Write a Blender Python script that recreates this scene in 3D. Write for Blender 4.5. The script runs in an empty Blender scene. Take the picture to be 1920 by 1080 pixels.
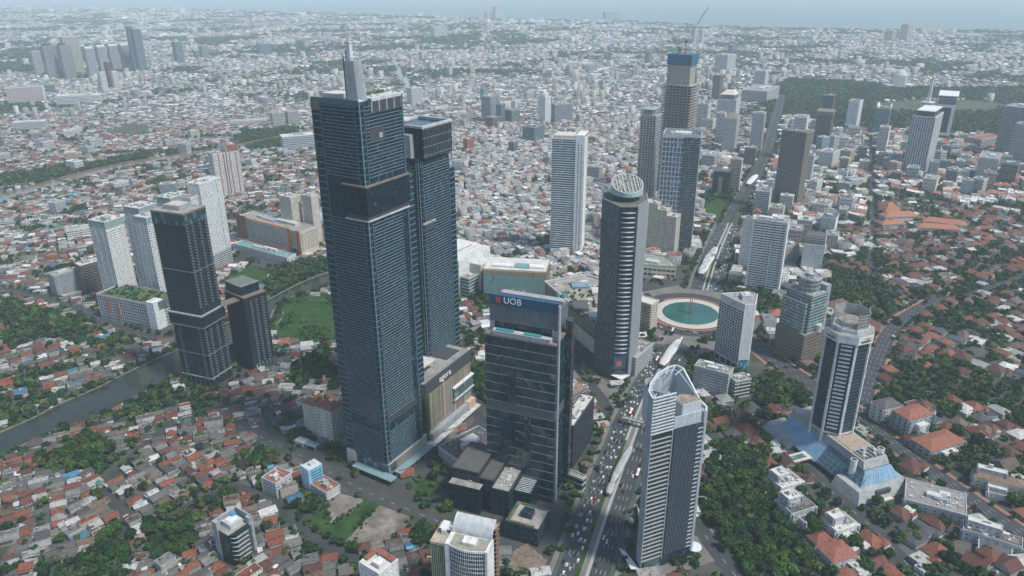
import bpy, bmesh, math, random
import numpy as np
from mathutils import Vector, Matrix
random.seed(7); rng = np.random.default_rng(11)
scene = bpy.context.scene
COL = scene.collection

# ------------------------------------------------------------------ camera
FPX, CAMZ = 1402.0, 432.0            # focal length in photo pixels, drone height in metres
YH, XV, YV = -45.0, 975.0, 3900.0    # horizon row and vanishing point of the verticals
PITCH = math.atan((540 - YH) / FPX); ROLL = math.atan((XV - 960) / (YV - 540))
cam_d = bpy.data.cameras.new('camera'); cam = bpy.data.objects.new('camera', cam_d); COL.objects.link(cam)
cam_d.sensor_width = 36.0; cam_d.lens = 36.0 * FPX / 1920; cam_d.clip_start = 1.0; cam_d.clip_end = 120000
cam.matrix_world = Matrix.Translation((0, 0, CAMZ)) @ Matrix.Rotation(math.pi / 2 - PITCH, 4, 'X') @ Matrix.Rotation(-ROLL, 4, 'Z')
scene.camera = cam
# ------------------------------------------------------------------ sky, sun, exposure
SUN_EL, SUN_AZ = math.radians(58), math.radians(118)     # azimuth clockwise from the view direction (+Y)
world = bpy.data.worlds.new('World'); scene.world = world; world.use_nodes = True
wn = world.node_tree
sky = wn.nodes.new('ShaderNodeTexSky'); sky.sky_type = 'NISHITA'; sky.sun_disc = False
sky.sun_elevation = SUN_EL; sky.sun_rotation = SUN_AZ; sky.air_density = 1.0; sky.dust_density = 0.7; sky.ozone_density = 1.0
wn.links.new(sky.outputs[0], wn.nodes['Background'].inputs[0]); wn.nodes['Background'].inputs[1].default_value = 0.125
sun_d = bpy.data.lights.new('sun', 'SUN'); sun_d.energy = 3.0; sun_d.angle = math.radians(8); sun_d.color = (1, 0.97, 0.88)
sun = bpy.data.objects.new('sun', sun_d); COL.objects.link(sun)
sdir = Vector((math.sin(SUN_AZ) * math.cos(SUN_EL), math.cos(SUN_AZ) * math.cos(SUN_EL), math.sin(SUN_EL)))
sun.rotation_euler = sdir.to_track_quat('Z', 'Y').to_euler(); sun.location = (0, 0, 900)
scene.view_settings.view_transform = 'Standard'; scene.view_settings.look = 'None'
scene.view_settings.exposure = 0.48; scene.view_settings.gamma = 1.0
scene.cycles.use_denoising = True
scene.cycles.max_bounces = 6; scene.cycles.diffuse_bounces = 2; scene.cycles.glossy_bounces = 2
scene.cycles.transparent_max_bounces = 6; scene.cycles.volume_bounces = 2
HAZE_DENSITY = 7.8e-5

# ------------------------------------------------------------------ survey helpers: photo pixel <-> place on the ground
sp, cp, sr, cr = math.sin(PITCH), math.cos(PITCH), math.sin(ROLL), math.cos(ROLL)
def G(px, py, z=0.0):
    u = (px - 960) / FPX; v = (py - 540) / FPX
    u, v = u * cr - v * sr, u * sr + v * cr
    t = (z - CAMZ) / -(sp + v * cp)
    return (u * t, (cp - v * sp) * t)
def proj(x, y, z):
    dz = z - CAMZ
    f = y * cp - dz * sp; v = -(y * sp + dz * cp) / f; u = x / f
    return 960 + FPX * (u * cr + v * sr), 540 + FPX * (-u * sr + v * cr)
def hgt(P, py):
    lo, hi = 0.0, 700.0
    for _ in range(45):
        m = (lo + hi) / 2
        if proj(P[0], P[1], m)[1] > py: lo = m
        else: hi = m
    return lo
def frame_lfr(L, F, R, Fb, top=None):
    """Footprint from three roof-corner sightings (left, front, right); Fb is the row where the front corner meets the ground."""
    xb = F[0] + (XV - F[0]) * (Fb - F[1]) / (YV - F[1])
    P = G(xb, Fb); h = hgt(P, F[1])
    l = G(L[0], L[1], h) if isinstance(L, tuple) else None
    r = G(R[0], R[1], h) if isinstance(R, tuple) else None
    if l and r:
        a = (l[0] - P[0], l[1] - P[1]); b = (r[0] - P[0], r[1] - P[1])
        la, lb = math.hypot(*a), math.hypot(*b); be = math.atan2(b[1], b[0])
        d = (math.atan2(a[1], a[0]) - math.pi / 2 - be + math.pi) % (2 * math.pi) - math.pi
        th = be + d * la / (la + lb); w, dp = lb, la
    elif l:
        a = (l[0] - P[0], l[1] - P[1]); th = math.atan2(a[1], a[0]) - math.pi / 2; w, dp = R, math.hypot(*a)
    else:
        b = (r[0] - P[0], r[1] - P[1]); th = math.atan2(b[1], b[0]); w, dp = math.hypot(*b), L
    if top is not None: h = hgt(P, top)
    return from_corner(P, w, dp, h, th)
def from_corner(P, w, d, h, th):
    c, s = math.cos(th), math.sin(th)
    return (P[0] + c * w / 2 - s * d / 2, P[1] + s * w / 2 + c * d / 2), w, d, h, th
def frame_ext(xl, xr, yt, yb, th=68, ratio=1.0):
    """Footprint from the left and right extent at roof level, roof and ground row of the nearest corner, orientation and depth/width."""
    th = math.radians(th); c, s = math.cos(th), math.sin(th)
    xm = (xl + xr) / 2; xb = xm + (XV - xm) * (yb - yt) / (YV - yt)
    C = list(G(xb, yb)); w = 20.0
    for _ in range(8):
        d = w * ratio
        cs = [(C[0] + a * c * w / 2 - b * s * d / 2, C[1] + a * s * w / 2 + b * c * d / 2) for a in (-1, 1) for b in (-1, 1)]
        pj = [proj(p[0], p[1], 0) for p in cs]
        near = max(q[1] for q in pj); h = hgt(min(cs, key=lambda p: p[1]), yt)
        pt = [proj(p[0], p[1], h) for p in cs]
        w *= (xr - xl) / (max(q[0] for q in pt) - min(q[0] for q in pt))
        k = G(960, yb)[1] - G(960, near)[1]; C[1] += k * 0.8
        C[0] += ((xl + xr) / 2 - (max(q[0] for q in pt) + min(q[0] for q in pt)) / 2) / FPX * C[1]
    return tuple(C), w, w * ratio, h, th

# ------------------------------------------------------------------ materials
MATS = {}
def _new(name):
    m = bpy.data.materials.new(name); m.use_nodes = True; nt = m.node_tree; MATS[name] = m
    return m, nt, nt.nodes['Principled BSDF'], nt.nodes.new, nt.links.new
def c4(c): return (c[0], c[1], c[2], 1)
def mix(nt, fac, a, b, mode='MIX'):
    n = nt.nodes.new('ShaderNodeMix'); n.data_type = 'RGBA'; n.blend_type = mode
    for i, v in ((0, fac), (6, a), (7, b)):
        if isinstance(v, (int, float)): n.inputs[i].default_value = v
        elif isinstance(v, tuple): n.inputs[i].default_value = c4(v)
        else: nt.links.new(v, n.inputs[i])
    return n.outputs[2]
def noise(nt, scale, coord='Object', detail=4, stretch=None, rough=0.6):
    tc = nt.nodes.new('ShaderNodeTexCoord'); n = nt.nodes.new('ShaderNodeTexNoise')
    n.inputs['Scale'].default_value = scale; n.inputs['Detail'].default_value = detail; n.inputs['Roughness'].default_value = rough
    if stretch:
        mp = nt.nodes.new('ShaderNodeMapping'); mp.inputs['Scale'].default_value = stretch
        nt.links.new(tc.outputs[coord], mp.inputs[0]); nt.links.new(mp.outputs[0], n.inputs[0])
    else: nt.links.new(tc.outputs[coord], n.inputs[0])
    return n.outputs[0]
def ramp(nt, fac, stops):
    r = nt.nodes.new('ShaderNodeValToRGB'); e = r.color_ramp.elements
    while len(e) < len(stops): e.new(0.5)
    for k, (p, c) in enumerate(stops): e[k].position = p; e[k].color = c4(c)
    nt.links.new(fac, r.inputs[0]); return r.outputs[0]
def wall(name, col, rough=0.75, var=0.3, scale=0.25):
    """Painted or bare facade with rain streaks and blotches."""
    if name in MATS: return MATS[name]
    m, nt, b, N, K = _new(name)
    dk = tuple(v * (1 - var) for v in col); lt = tuple(min(1, v * (1 + var * 0.4)) for v in col)
    a = ramp(nt, noise(nt, scale), [(0.3, dk), (0.55, col), (0.75, lt)])
    s = ramp(nt, noise(nt, 1.0, stretch=(0.9, 0.9, 0.06)), [(0.35, (0.72, 0.72, 0.70)), (0.55, (1, 1, 1))])
    K(mix(nt, 0.7, a, s, 'MULTIPLY'), b.inputs['Base Color']); b.inputs['Roughness'].default_value = rough
    return m
def glass(name, c1, c2, pane=(1.6, 1.6, 3.9), rough=0.12, light=0.12, ior=1.6):
    """Curtain-wall glass: panes differ a little in tint, a few have pale blinds behind them."""
    if name in MATS: return MATS[name]
    m, nt, b, N, K = _new(name)
    tc = N('ShaderNodeTexCoord'); mp = N('ShaderNodeVectorMath'); mp.operation = 'DIVIDE'; mp.inputs[1].default_value = pane
    K(tc.outputs['Object'], mp.inputs[0]); fl = N('ShaderNodeVectorMath'); fl.operation = 'FLOOR'; K(mp.outputs[0], fl.inputs[0])
    wnz = N('ShaderNodeTexWhiteNoise'); K(fl.outputs[0], wnz.inputs[0])
    br = tuple(min(1, v * 2.4 + 0.015) for v in c2)
    base = ramp(nt, wnz.outputs[0], [(0.0, c1), (1 - light - 0.02, c2), (1 - light + 0.02, br), (1.0, br)])
    K(base, b.inputs['Base Color'])
    K(ramp(nt, noise(nt, 0.05), [(0.35, (rough * 0.7,) * 3), (0.7, (rough * 1.9,) * 3)]), b.inputs['Roughness'])
    b.inputs['IOR'].default_value = ior
    bp = N('ShaderNodeBump'); bp.inputs['Strength'].default_value = 0.06; bp.inputs['Distance'].default_value = 1.0
    K(wnz.outputs[0], bp.inputs['Height']); b2 = N('ShaderNodeBump'); b2.inputs['Strength'].default_value = 0.5; b2.inputs['Distance'].default_value = 1.2
    K(noise(nt, .045, detail=2), b2.inputs['Height']); K(bp.outputs[0], b2.inputs['Normal']); K(b2.outputs[0], b.inputs['Normal'])
    return m
def plain(name, col, rough=0.6, metal=0.0):
    if name in MATS: return MATS[name]
    m, nt, b, N, K = _new(name)
    K(ramp(nt, noise(nt, 0.6), [(0.3, tuple(v * 0.8 for v in col)), (0.7, tuple(min(1, v * 1.1) for v in col))]), b.inputs['Base Color'])
    b.inputs['Roughness'].default_value = rough; b.inputs['Metallic'].default_value = metal
    return m
def roofm(name, col, ribs=2.2, axis='X', rough=0.85):
    """Tile or sheet roofing with courses and weathering."""
    if name in MATS: return MATS[name]
    m, nt, b, N, K = _new(name)
    dk = tuple(v * 0.55 for v in col); lt = tuple(min(1, v * 1.25) for v in col)
    a = ramp(nt, noise(nt, 0.5, detail=6), [(0.32, dk), (0.5, col), (0.72, lt)])
    tc = N('ShaderNodeTexCoord'); w = N('ShaderNodeTexWave'); w.bands_direction = axis; w.inputs['Scale'].default_value = ribs
    K(tc.outputs['Object'], w.inputs[0])
    K(mix(nt, 0.25, a, ramp(nt, w.outputs[0], [(0.2, (0.4, 0.4, 0.4)), (0.6, (1, 1, 1))]), 'MULTIPLY'), b.inputs['Base Color'])
    b.inputs['Roughness'].default_value = rough
    return m
def attr_mat(name, rough=0.85, windows=False, nscale=0.35, spec=0.5):
    """Colour from the mesh's own colour attribute with grime; walls (alpha 1) of far masses get window rows."""
    m, nt, b, N, K = _new(name)
    at = N('ShaderNodeAttribute'); at.attribute_name = 'Col'
    g = ramp(nt, noise(nt, nscale, detail=7), [(0.28, (0.42, 0.40, 0.38)), (0.5, (1, 1, 1)), (0.75, (1.25, 1.22, 1.18))])
    c = mix(nt, 0.95, at.outputs['Color'], g, 'MULTIPLY')
    if windows: c = mix(nt, ramp(nt, noise(nt, .22, detail=6), [(0.56, (0, 0, 0)), (0.68, (.6, .6, .6))]), c, mix(nt, 1.0, c, (.85, .55, .42), 'MULTIPLY'))
    if windows:
        tc = N('ShaderNodeTexCoord'); sx = N('ShaderNodeSeparateXYZ'); K(tc.outputs['Object'], sx.inputs[0])
        def stripe(v, per, lo):
            d = N('ShaderNodeMath'); d.operation = 'DIVIDE'; K(v, d.inputs[0]); d.inputs[1].default_value = per
            f = N('ShaderNodeMath'); f.operation = 'FRACT'; K(d.outputs[0], f.inputs[0])
            g_ = N('ShaderNodeMath'); g_.operation = 'GREATER_THAN'; K(f.outputs[0], g_.inputs[0]); g_.inputs[1].default_value = lo
            return g_.outputs[0]
        ad = N('ShaderNodeMath'); ad.operation = 'ADD'; K(sx.outputs[0], ad.inputs[0]); K(sx.outputs[1], ad.inputs[1])
        p = N('ShaderNodeMath'); p.operation = 'MULTIPLY'; K(stripe(sx.outputs[2], 3.4, 0.55), p.inputs[0]); K(stripe(ad.outputs[0], 3.1, 0.45), p.inputs[1])
        q = N('ShaderNodeMath'); q.operation = 'MULTIPLY'; K(p.outputs[0], q.inputs[0]); K(at.outputs['Alpha'], q.inputs[1])
        c = mix(nt, q.outputs[0], c, (0.05, 0.065, 0.075))
    K(c, b.inputs['Base Color']); b.inputs['Roughness'].default_value = rough; b.inputs['Specular IOR Level'].default_value = spec
    return m

# ------------------------------------------------------------------ mesh helpers
class MB:
    def __init__(s): s.v = []; s.f = []
    def quad(s, *p):
        n = len(s.v); s.v.extend(p); s.f.append(tuple(range(n, n + len(p)))); return s
    def box(s, x0, y0, z0, x1, y1, z1):
        n = len(s.v)
        s.v += [(x0, y0, z0), (x1, y0, z0), (x1, y1, z0), (x0, y1, z0), (x0, y0, z1), (x1, y0, z1), (x1, y1, z1), (x0, y1, z1)]
        s.f += [(n + a, n + b, n + c, n + d) for a, b, c, d in ((0, 3, 2, 1), (4, 5, 6, 7), (0, 1, 5, 4), (1, 2, 6, 5), (2, 3, 7, 6), (3, 0, 4, 7))]
        return s
    def prism(s, pts, z0, z1, top=None):
        n = len(s.v); k = len(pts); top = top or pts
        s.v += [(p[0], p[1], z0) for p in pts]
        s.v += [(p[0], p[1], p[2] if len(p) > 2 else z1) for p in top]
        s.f += [tuple(range(n + k - 1, n - 1, -1)), tuple(range(n + k, n + 2 * k))]
        s.f += [(n + i, n + (i + 1) % k, n + k + (i + 1) % k, n + k + i) for i in range(k)]
        return s
    def cyl(s, cx, cy, z0, z1, r, r2=None, k=16, sx=1.0):
        r2 = r if r2 is None else r2
        A = [2 * math.pi * i / k for i in range(k)]
        return s.prism([(cx + r * sx * math.cos(a), cy + r * math.sin(a)) for a in A], z0, z1, [(cx + r2 * sx * math.cos(a), cy + r2 * math.sin(a), z1) for a in A])
    def bar(s, a, b, t=0.3, t2=None):
        a = Vector(a); b = Vector(b); d = (b - a).normalized(); t2 = t if t2 is None else t2
        u = d.cross(Vector((0, 0, 1))) if abs(d.z) < 0.95 else d.cross(Vector((1, 0, 0)))
        u.normalize(); w = d.cross(u); n = len(s.v)
        for p, q in ((a, t), (b, t2)):
            for i, j in ((-1, -1), (1, -1), (1, 1), (-1, 1)): s.v.append(tuple(p + u * i * q / 2 + w * j * q / 2))
        s.f += [(n + 3, n + 2, n + 1, n), (n + 4, n + 5, n + 6, n + 7)] + [(n + i, n + (i + 1) % 4, n + 4 + (i + 1) % 4, n + 4 + i) for i in range(4)]
        return s
    def mesh(s, name, mat):
        me = bpy.data.meshes.new(name); me.from_pydata([tuple(p) for p in s.v], [], s.f); me.update()
        if mat: me.materials.append(mat)
        return me
    def obj(s, name, mat, parent=None, kind=None, label=None, loc=None):
        return link(name, s.mesh(name, mat), parent, kind, label, loc)
def link(name, me, parent=None, kind=None, label=None, loc=None):
    o = bpy.data.objects.new(name, me); COL.objects.link(o)
    if parent: o.parent = parent
    if kind: o['kind'] = kind
    if label: o['label'] = label
    if loc: o.location = loc
    return o
def tag(o, label, cat, group=None):
    o['label'] = label; o['category'] = cat
    if group: o['group'] = group
    return o
def empty(name, label, cat, loc, rz=0.0, group=None):
    o = bpy.data.objects.new(name, None); COL.objects.link(o); o.location = (loc[0], loc[1], loc[2] if len(loc) > 2 else 0)
    o.rotation_euler = (0, 0, rz); o.empty_display_size = 1
    return tag(o, label, cat, group)
def text(s, size, mat, parent, loc, rot, name='lettering', depth=0.15):
    cu = bpy.data.curves.new(name, 'FONT'); cu.body = s; cu.size = size; cu.extrude = depth; cu.align_x = 'CENTER'; cu.align_y = 'CENTER'
    tmp = bpy.data.objects.new('tmp', cu); COL.objects.link(tmp); me = bpy.data.meshes.new_from_object(tmp.evaluated_get(bpy.context.evaluated_depsgraph_get()))
    bpy.data.objects.remove(tmp); me.name = name; me.materials.clear(); me.materials.append(mat); o = link(name, me, parent); o.location = loc; o.rotation_euler = rot
    return o
def shapes_mesh(name, V, FL, colors, mat):
    """Fast mesh from numpy: V (n,3); FL list of (m,k) index arrays; colors list of (m,4) face colours."""
    me = bpy.data.meshes.new(name); V = np.ascontiguousarray(V, np.float32)
    me.vertices.add(len(V)); me.vertices.foreach_set('co', V.ravel())
    tot = np.concatenate([np.full(len(f), f.shape[1], np.int32) for f in FL]); idx = np.concatenate([f.ravel() for f in FL]).astype(np.int32)
    me.loops.add(len(idx)); me.loops.foreach_set('vertex_index', idx)
    me.polygons.add(len(tot)); st = np.zeros(len(tot), np.int32); st[1:] = np.cumsum(tot)[:-1]
    me.polygons.foreach_set('loop_start', st); me.polygons.foreach_set('loop_total', tot)
    if colors is not None:
        a = me.attributes.new('Col', 'FLOAT_COLOR', 'FACE'); a.data.foreach_set('color', np.concatenate(colors).astype(np.float32).ravel())
    me.update(calc_edges=True); me.validate()
    if mat: me.materials.append(mat)
    return me
# ------------------------------------------------------------------ setting: ground, water, roads
def struct(o): o['kind'] = 'structure'; return o
def wpoly(px, z=0.0): return [G(*p) for p in px]
def sheet(name, pts, z, mat, kind='structure'):
    m = MB(); m.quad(*[(p[0], p[1], z) for p in pts]); o = m.obj(name, mat); o['kind'] = kind
    n = o.data.polygons[0].normal.z
    if n < 0: o.data.flip_normals()
    return o
def ground_mat():
    m, nt, b, N, K = _new('city_ground')
    near = ramp(nt, noise(nt, 0.02, detail=8), [(0.30, (0.026, 0.045, 0.020)), (0.48, (0.045, 0.055, 0.038)), (0.60, (0.085, 0.08, 0.07)), (0.78, (0.14, 0.13, 0.115))])
    near = mix(nt, 0.5, near, ramp(nt, noise(nt, 0.3, detail=5), [(0.3, (0.5, 0.5, 0.5)), (0.7, (1.2, 1.2, 1.2))]), 'MULTIPLY')
    tc = N('ShaderNodeTexCoord'); vo = N('ShaderNodeTexVoronoi'); vo.inputs['Scale'].default_value = 0.045; K(tc.outputs['Object'], vo.inputs[0])
    sx = N('ShaderNodeSeparateColor'); K(vo.outputs['Color'], sx.inputs[0])
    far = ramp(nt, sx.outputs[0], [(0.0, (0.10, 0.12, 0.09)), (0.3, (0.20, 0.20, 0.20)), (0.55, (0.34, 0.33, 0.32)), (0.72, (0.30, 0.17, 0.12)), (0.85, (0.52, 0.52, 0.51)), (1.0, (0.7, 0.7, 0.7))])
    for n_ in nt.nodes:
        if n_.type == 'VALTORGB' and len(n_.color_ramp.elements) == 6: n_.color_ramp.interpolation = 'CONSTANT'
    sp_ = N('ShaderNodeSeparateXYZ'); K(tc.outputs['Object'], sp_.inputs[0])
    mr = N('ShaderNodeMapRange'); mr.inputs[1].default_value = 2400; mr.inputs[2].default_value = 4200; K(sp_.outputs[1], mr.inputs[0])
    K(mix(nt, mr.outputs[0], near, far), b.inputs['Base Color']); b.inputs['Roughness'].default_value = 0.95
    return m
def water_mat(name, col, rough=0.08, bump=0.15, bs=0.25):
    m, nt, b, N, K = _new(name)
    K(ramp(nt, noise(nt, 0.02), [(0.35, tuple(v * 0.8 for v in col)), (0.7, tuple(v * 1.25 for v in col))]), b.inputs['Base Color'])
    b.inputs['Roughness'].default_value = rough; b.inputs['IOR'].default_value = 1.33
    bp = N('ShaderNodeBump'); bp.inputs['Strength'].default_value = bump; bp.inputs['Distance'].default_value = 0.4
    K(noise(nt, bs, detail=3), bp.inputs['Height']); K(bp.outputs[0], b.inputs['Normal'])
    return m
def grass_mat(name, a, b_, c, s=0.06):
    m, nt, b, N, K = _new(name)
    x = ramp(nt, noise(nt, s, detail=8), [(0.3, a), (0.5, b_), (0.72, c)])
    K(mix(nt, 0.6, x, ramp(nt, noise(nt, 0.9, detail=4), [(0.3, (0.5, 0.5, 0.5)), (0.65, (1.15, 1.15, 1.15))]), 'MULTIPLY'), b.inputs['Base Color'])
    b.inputs['Roughness'].default_value = 0.95; b.inputs['Specular IOR Level'].default_value = 0.2
    return m
def asphalt_mat(name, col):
    m, nt, b, N, K = _new(name)
    x = ramp(nt, noise(nt, 0.05, detail=7), [(0.3, tuple(v * 0.7 for v in col)), (0.55, col), (0.75, tuple(v * 1.35 for v in col))])
    K(mix(nt, 0.5, x, ramp(nt, noise(nt, 1.2), [(0.3, (0.7, 0.7, 0.7)), (0.7, (1.1, 1.1, 1.1))]), 'MULTIPLY'), b.inputs['Base Color'])
    b.inputs['Roughness'].default_value = 0.85
    return m
M_GROUND = ground_mat(); M_ASPH = asphalt_mat('asphalt', (0.045, 0.047, 0.05)); M_ASPH2 = asphalt_mat('worn_asphalt', (0.058, 0.058, 0.057))
M_PAVE = asphalt_mat('paving', (0.17, 0.155, 0.14)); M_BRICKP = asphalt_mat('red_paving', (0.30, 0.16, 0.12)); M_CONC = wall('concrete', (0.36, 0.35, 0.33))
M_GRASS = grass_mat('grass', (0.012, 0.036, 0.010), (0.028, 0.070, 0.018), (0.06, 0.105, 0.03), .09); M_DGRASS = grass_mat('park_lawn', (0.04, 0.065, 0.03), (0.075, 0.09, 0.05), (0.13, 0.115, 0.08), 0.02)
M_DIRT = grass_mat('dirt', (0.085, 0.085, 0.055), (0.19, 0.17, 0.145), (0.32, 0.30, 0.27), 0.07)
M_RIVER = water_mat('river_water', (0.030, 0.038, 0.030), 0.03, 0.03); M_BROWN = water_mat('canal_water', (0.16, 0.125, 0.085), 0.12); M_SEA = water_mat('sea_water', (0.13, 0.17, 0.18), 0.45, 0.3, 0.01)
M_POOL = water_mat('fountain_water', (0.030, 0.105, 0.088), 0.06, 0.10); M_SWIM = water_mat('swimming_pool_water', (0.05, 0.24, 0.28), 0.1, 0.1)
M_BIKE = asphalt_mat('green_lane', (0.05, 0.088, 0.07)); M_PAINT = plain('road_paint', (0.55, 0.55, 0.52)); M_WHITE = plain('white_paint', (0.78, 0.78, 0.76), 0.5)
M_KERB = plain('kerb_stone', (0.34, 0.33, 0.31), 0.85); M_REDP = asphalt_mat('red_lane', (0.33, 0.12, 0.09))
g = MB(); S = 45000; ys = [-6000, 0, 1500, 4000, 9000, 20000, S]; xs = [-S, -9000, -2500, 0, 2500, 9000, S]
for i in range(6):
    for j in range(6): g.quad((xs[i], ys[j], 0), (xs[i + 1], ys[j], 0), (xs[i + 1], ys[j + 1], 0), (xs[i], ys[j + 1], 0))
struct(g.obj('ground', M_GROUND))
COAST_PX = [(-500, 3), (0, 12), (300, 16), (600, 24), (760, 30), (900, 35), (1060, 38), (1200, 41), (1340, 50), (1500, 55), (1720, 57), (1920, 59), (2400, 62)]
coast = [G(*p) for p in COAST_PX]
sheet('sea', coast + [(S, 9000), (S, S), (-S, S), (-S, 22000)], 0.3, M_SEA)
RIVER = [(-160, 905), (0, 812), (67, 783), (113, 757), (187, 727), (250, 693), (333, 657), (400, 622), (460, 585), (503, 563), (560, 532), (610, 512), (660, 500), (700, 497), (700, 520), (610, 538), (545, 556), (515, 572), (505, 605), (470, 628), (430, 655), (390, 674), (347, 694), (300, 722), (230, 757), (187, 780), (127, 800), (57, 827), (0, 857), (-160, 950)]
CANAL = [(-160, 412), (50, 350), (147, 322), (233, 303), (320, 290), (410, 277), (500, 258), (600, 238), (600, 246), (500, 267), (410, 288), (320, 302), (233, 317), (147, 338), (50, 367), (-160, 432)]
FAR_CANAL = [(734, 114), (746, 113), (775, 170), (792, 225), (781, 228), (762, 172)]
river = wpoly(RIVER); canal = wpoly(CANAL); fcanal = wpoly(FAR_CANAL)
sheet('river', river, 0.10, M_RIVER); sheet('canal', canal, 0.10, M_BROWN); sheet('far_canal', fcanal, 0.10, plain('pale_water', (0.16, 0.17, 0.15), 0.15))
# banks of the river: a raised stone edge and a grass strip
def dens(pts, step=12.0):
    out = []
    for a, b in zip(pts[:-1], pts[1:]):
        n = max(1, int(math.dist(a, b) / step))
        out += [(a[0] + (b[0] - a[0]) * i / n, a[1] + (b[1] - a[1]) * i / n) for i in range(n)]
    return out + [pts[-1]]
def smooth(pts, it=2):
    for _ in range(it):
        q = [pts[0]]
        for a, b in zip(pts[:-1], pts[1:]): q += [(a[0] * .75 + b[0] * .25, a[1] * .75 + b[1] * .25), (a[0] * .25 + b[0] * .75, a[1] * .25 + b[1] * .75)]
        pts = q + [pts[-1]]
    return pts
def offset(pts, off):
    out = []
    for i, p in enumerate(pts):
        a = pts[max(0, i - 1)]; b = pts[min(len(pts) - 1, i + 1)]; dx, dy = b[0] - a[0], b[1] - a[1]; L = math.hypot(dx, dy) or 1
        out.append((p[0] + dy / L * off, p[1] - dx / L * off))     # positive = right of travel
    return out
def ribbon(mb, pts, o0, o1, z, thick=0.0):
    A, B = offset(pts, o0), offset(pts, o1)
    for i in range(len(pts) - 1):
        mb.quad((A[i][0], A[i][1], z), (B[i][0], B[i][1], z), (B[i + 1][0], B[i + 1][1], z), (A[i + 1][0], A[i + 1][1], z))
        if thick:
            for P, r in ((A, 1), (B, 0)):
                q = [(P[i][0], P[i][1], z - thick), (P[i + 1][0], P[i + 1][1], z - thick), (P[i + 1][0], P[i + 1][1], z), (P[i][0], P[i][1], z)]
                mb.quad(*(q if r == 0 else q[::-1]))
    return mb
far_bank = smooth(river[1:14]); near_bank = smooth(river[14:29])
for nm, ln, s in (('river_embankment', far_bank, 1), ('river_embankment', near_bank, 1)):
    mb = MB(); ribbon(mb, ln, -1.3, 0.5, 0.9, .9); o = mb.obj(nm, wall('stained_bank', (.20, .18, .15), .9, .5, .2)); struct(o)
mb = MB(); ribbon(mb, far_bank, -16, -2.4, 0.25); struct(mb.obj('river_bank_grass', M_GRASS))
mb = MB(); ribbon(mb, near_bank, -14, -2.4, 0.25); struct(mb.obj('river_bank_grass', M_GRASS))
cb = smooth(canal[0:8]); mb = MB(); ribbon(mb, cb, -22, -0.5, 0.25); struct(mb.obj('canal_bank_grass', M_GRASS))
cb2 = smooth(canal[8:]); mb = MB(); ribbon(mb, cb2, -26, -0.5, 0.25); struct(mb.obj('canal_bank_grass', M_GRASS))
# green fields and bare plots
GREENS = {
    'grass_field': ([(527, 567), (570, 555), (613, 553), (640, 556), (640, 630), (623, 640), (560, 648), (516, 640), (512, 600)], M_GRASS),
    'overgrown_lot': ([(420, 524), (467, 497), (510, 512), (490, 533), (430, 545)], M_GRASS),
    'vacant_plot': ([(590, 962), (620, 945), (640, 925), (712, 945), (650, 1030), (575, 985)], M_GRASS),
    'dirt_lot': ([(712, 948), (772, 968), (755, 1002), (690, 1038), (645, 1018)], M_DIRT),
    'gravel_patch': ([(612, 943), (640, 926), (682, 937), (655, 965), (620, 982)], M_DIRT),
    'hotel_garden': ([(765, 912), (800, 893), (838, 912), (800, 935)], M_GRASS),
    'park_lawn': ([(1640, 194), (1720, 187), (1850, 190), (1900, 198), (1850, 212), (1720, 211), (1640, 210)], M_DGRASS),
    'embassy_lawn': ([(1312, 395), (1345, 372), (1385, 378), (1370, 405), (1330, 412)], M_GRASS),
    'sports_field': ([(190, 250), (240, 232), (290, 240), (262, 256)], M_DGRASS),
    'demolition_site': ([(962, 1034), (988, 1020), (1025, 1052), (1018, 1078), (955, 1075)], M_DIRT),
}
green_polys = []
for nm, (px, mt) in GREENS.items():
    pl = wpoly(px); green_polys.append(pl); sheet(nm, pl, 0.10 + .005 * len(green_polys), mt)
# plazas and forecourts
PLAZAS = {
    'tower_forecourt': ([(560, 838), (640, 838), (742, 905), (800, 858), (880, 800), (905, 775), (925, 800), (850, 905), (838, 945), (800, 958), (690, 912)], M_ASPH2),
    'bank_forecourt': ([(836, 950), (905, 905), (1040, 890), (1085, 905), (1060, 960), (1030, 1040), (960, 1035), (900, 985)], M_ASPH2),
    'roundabout_pavement': ([(1195, 660), (1215, 600), (1190, 560), (1215, 530), (1300, 520), (1350, 535), (1400, 560), (1420, 650), (1370, 665), (1300, 655), (1270, 640)], M_PAVE),
    'hotel_forecourt': ([(1195, 520), (1265, 515), (1290, 490), (1300, 500), (1270, 535), (1200, 540)], M_ASPH2),
    'mall_forecourt': ([(1060, 640), (1100, 690), (1160, 730), (1205, 690), (1190, 740), (1150, 775), (1105, 740), (1050, 690)], M_PAVE),
    'office_forecourt': ([(1310, 1000), (1345, 985), (1370, 1020), (1345, 1050), (1240, 1085), (1190, 1078)], M_PAVE),
    'parking_lot': ([(1440, 790), (1500, 760), (1560, 770), (1620, 830), (1700, 905), (1720, 930), (1640, 985), (1600, 965), (1510, 880)], M_ASPH2),
    'mall_carpark': ([(440, 490), (500, 478), (545, 495), (560, 520), (520, 522)], M_ASPH2),
    'apartment_forecourt': ([(340, 735), (405, 738), (480, 700), (525, 690), (520, 660), (430, 640), (360, 680)], M_ASPH2),
    'residence_street_yard': ([(185, 560), (290, 640), (350, 640), (330, 590), (200, 545)], M_ASPH2),
}
plaza_polys = []
for nm, (px, mt) in PLAZAS.items():
    pl = wpoly(px); plaza_polys.append(pl); sheet(nm, pl, 0.03 + .005 * len(plaza_polys), mt)
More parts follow.
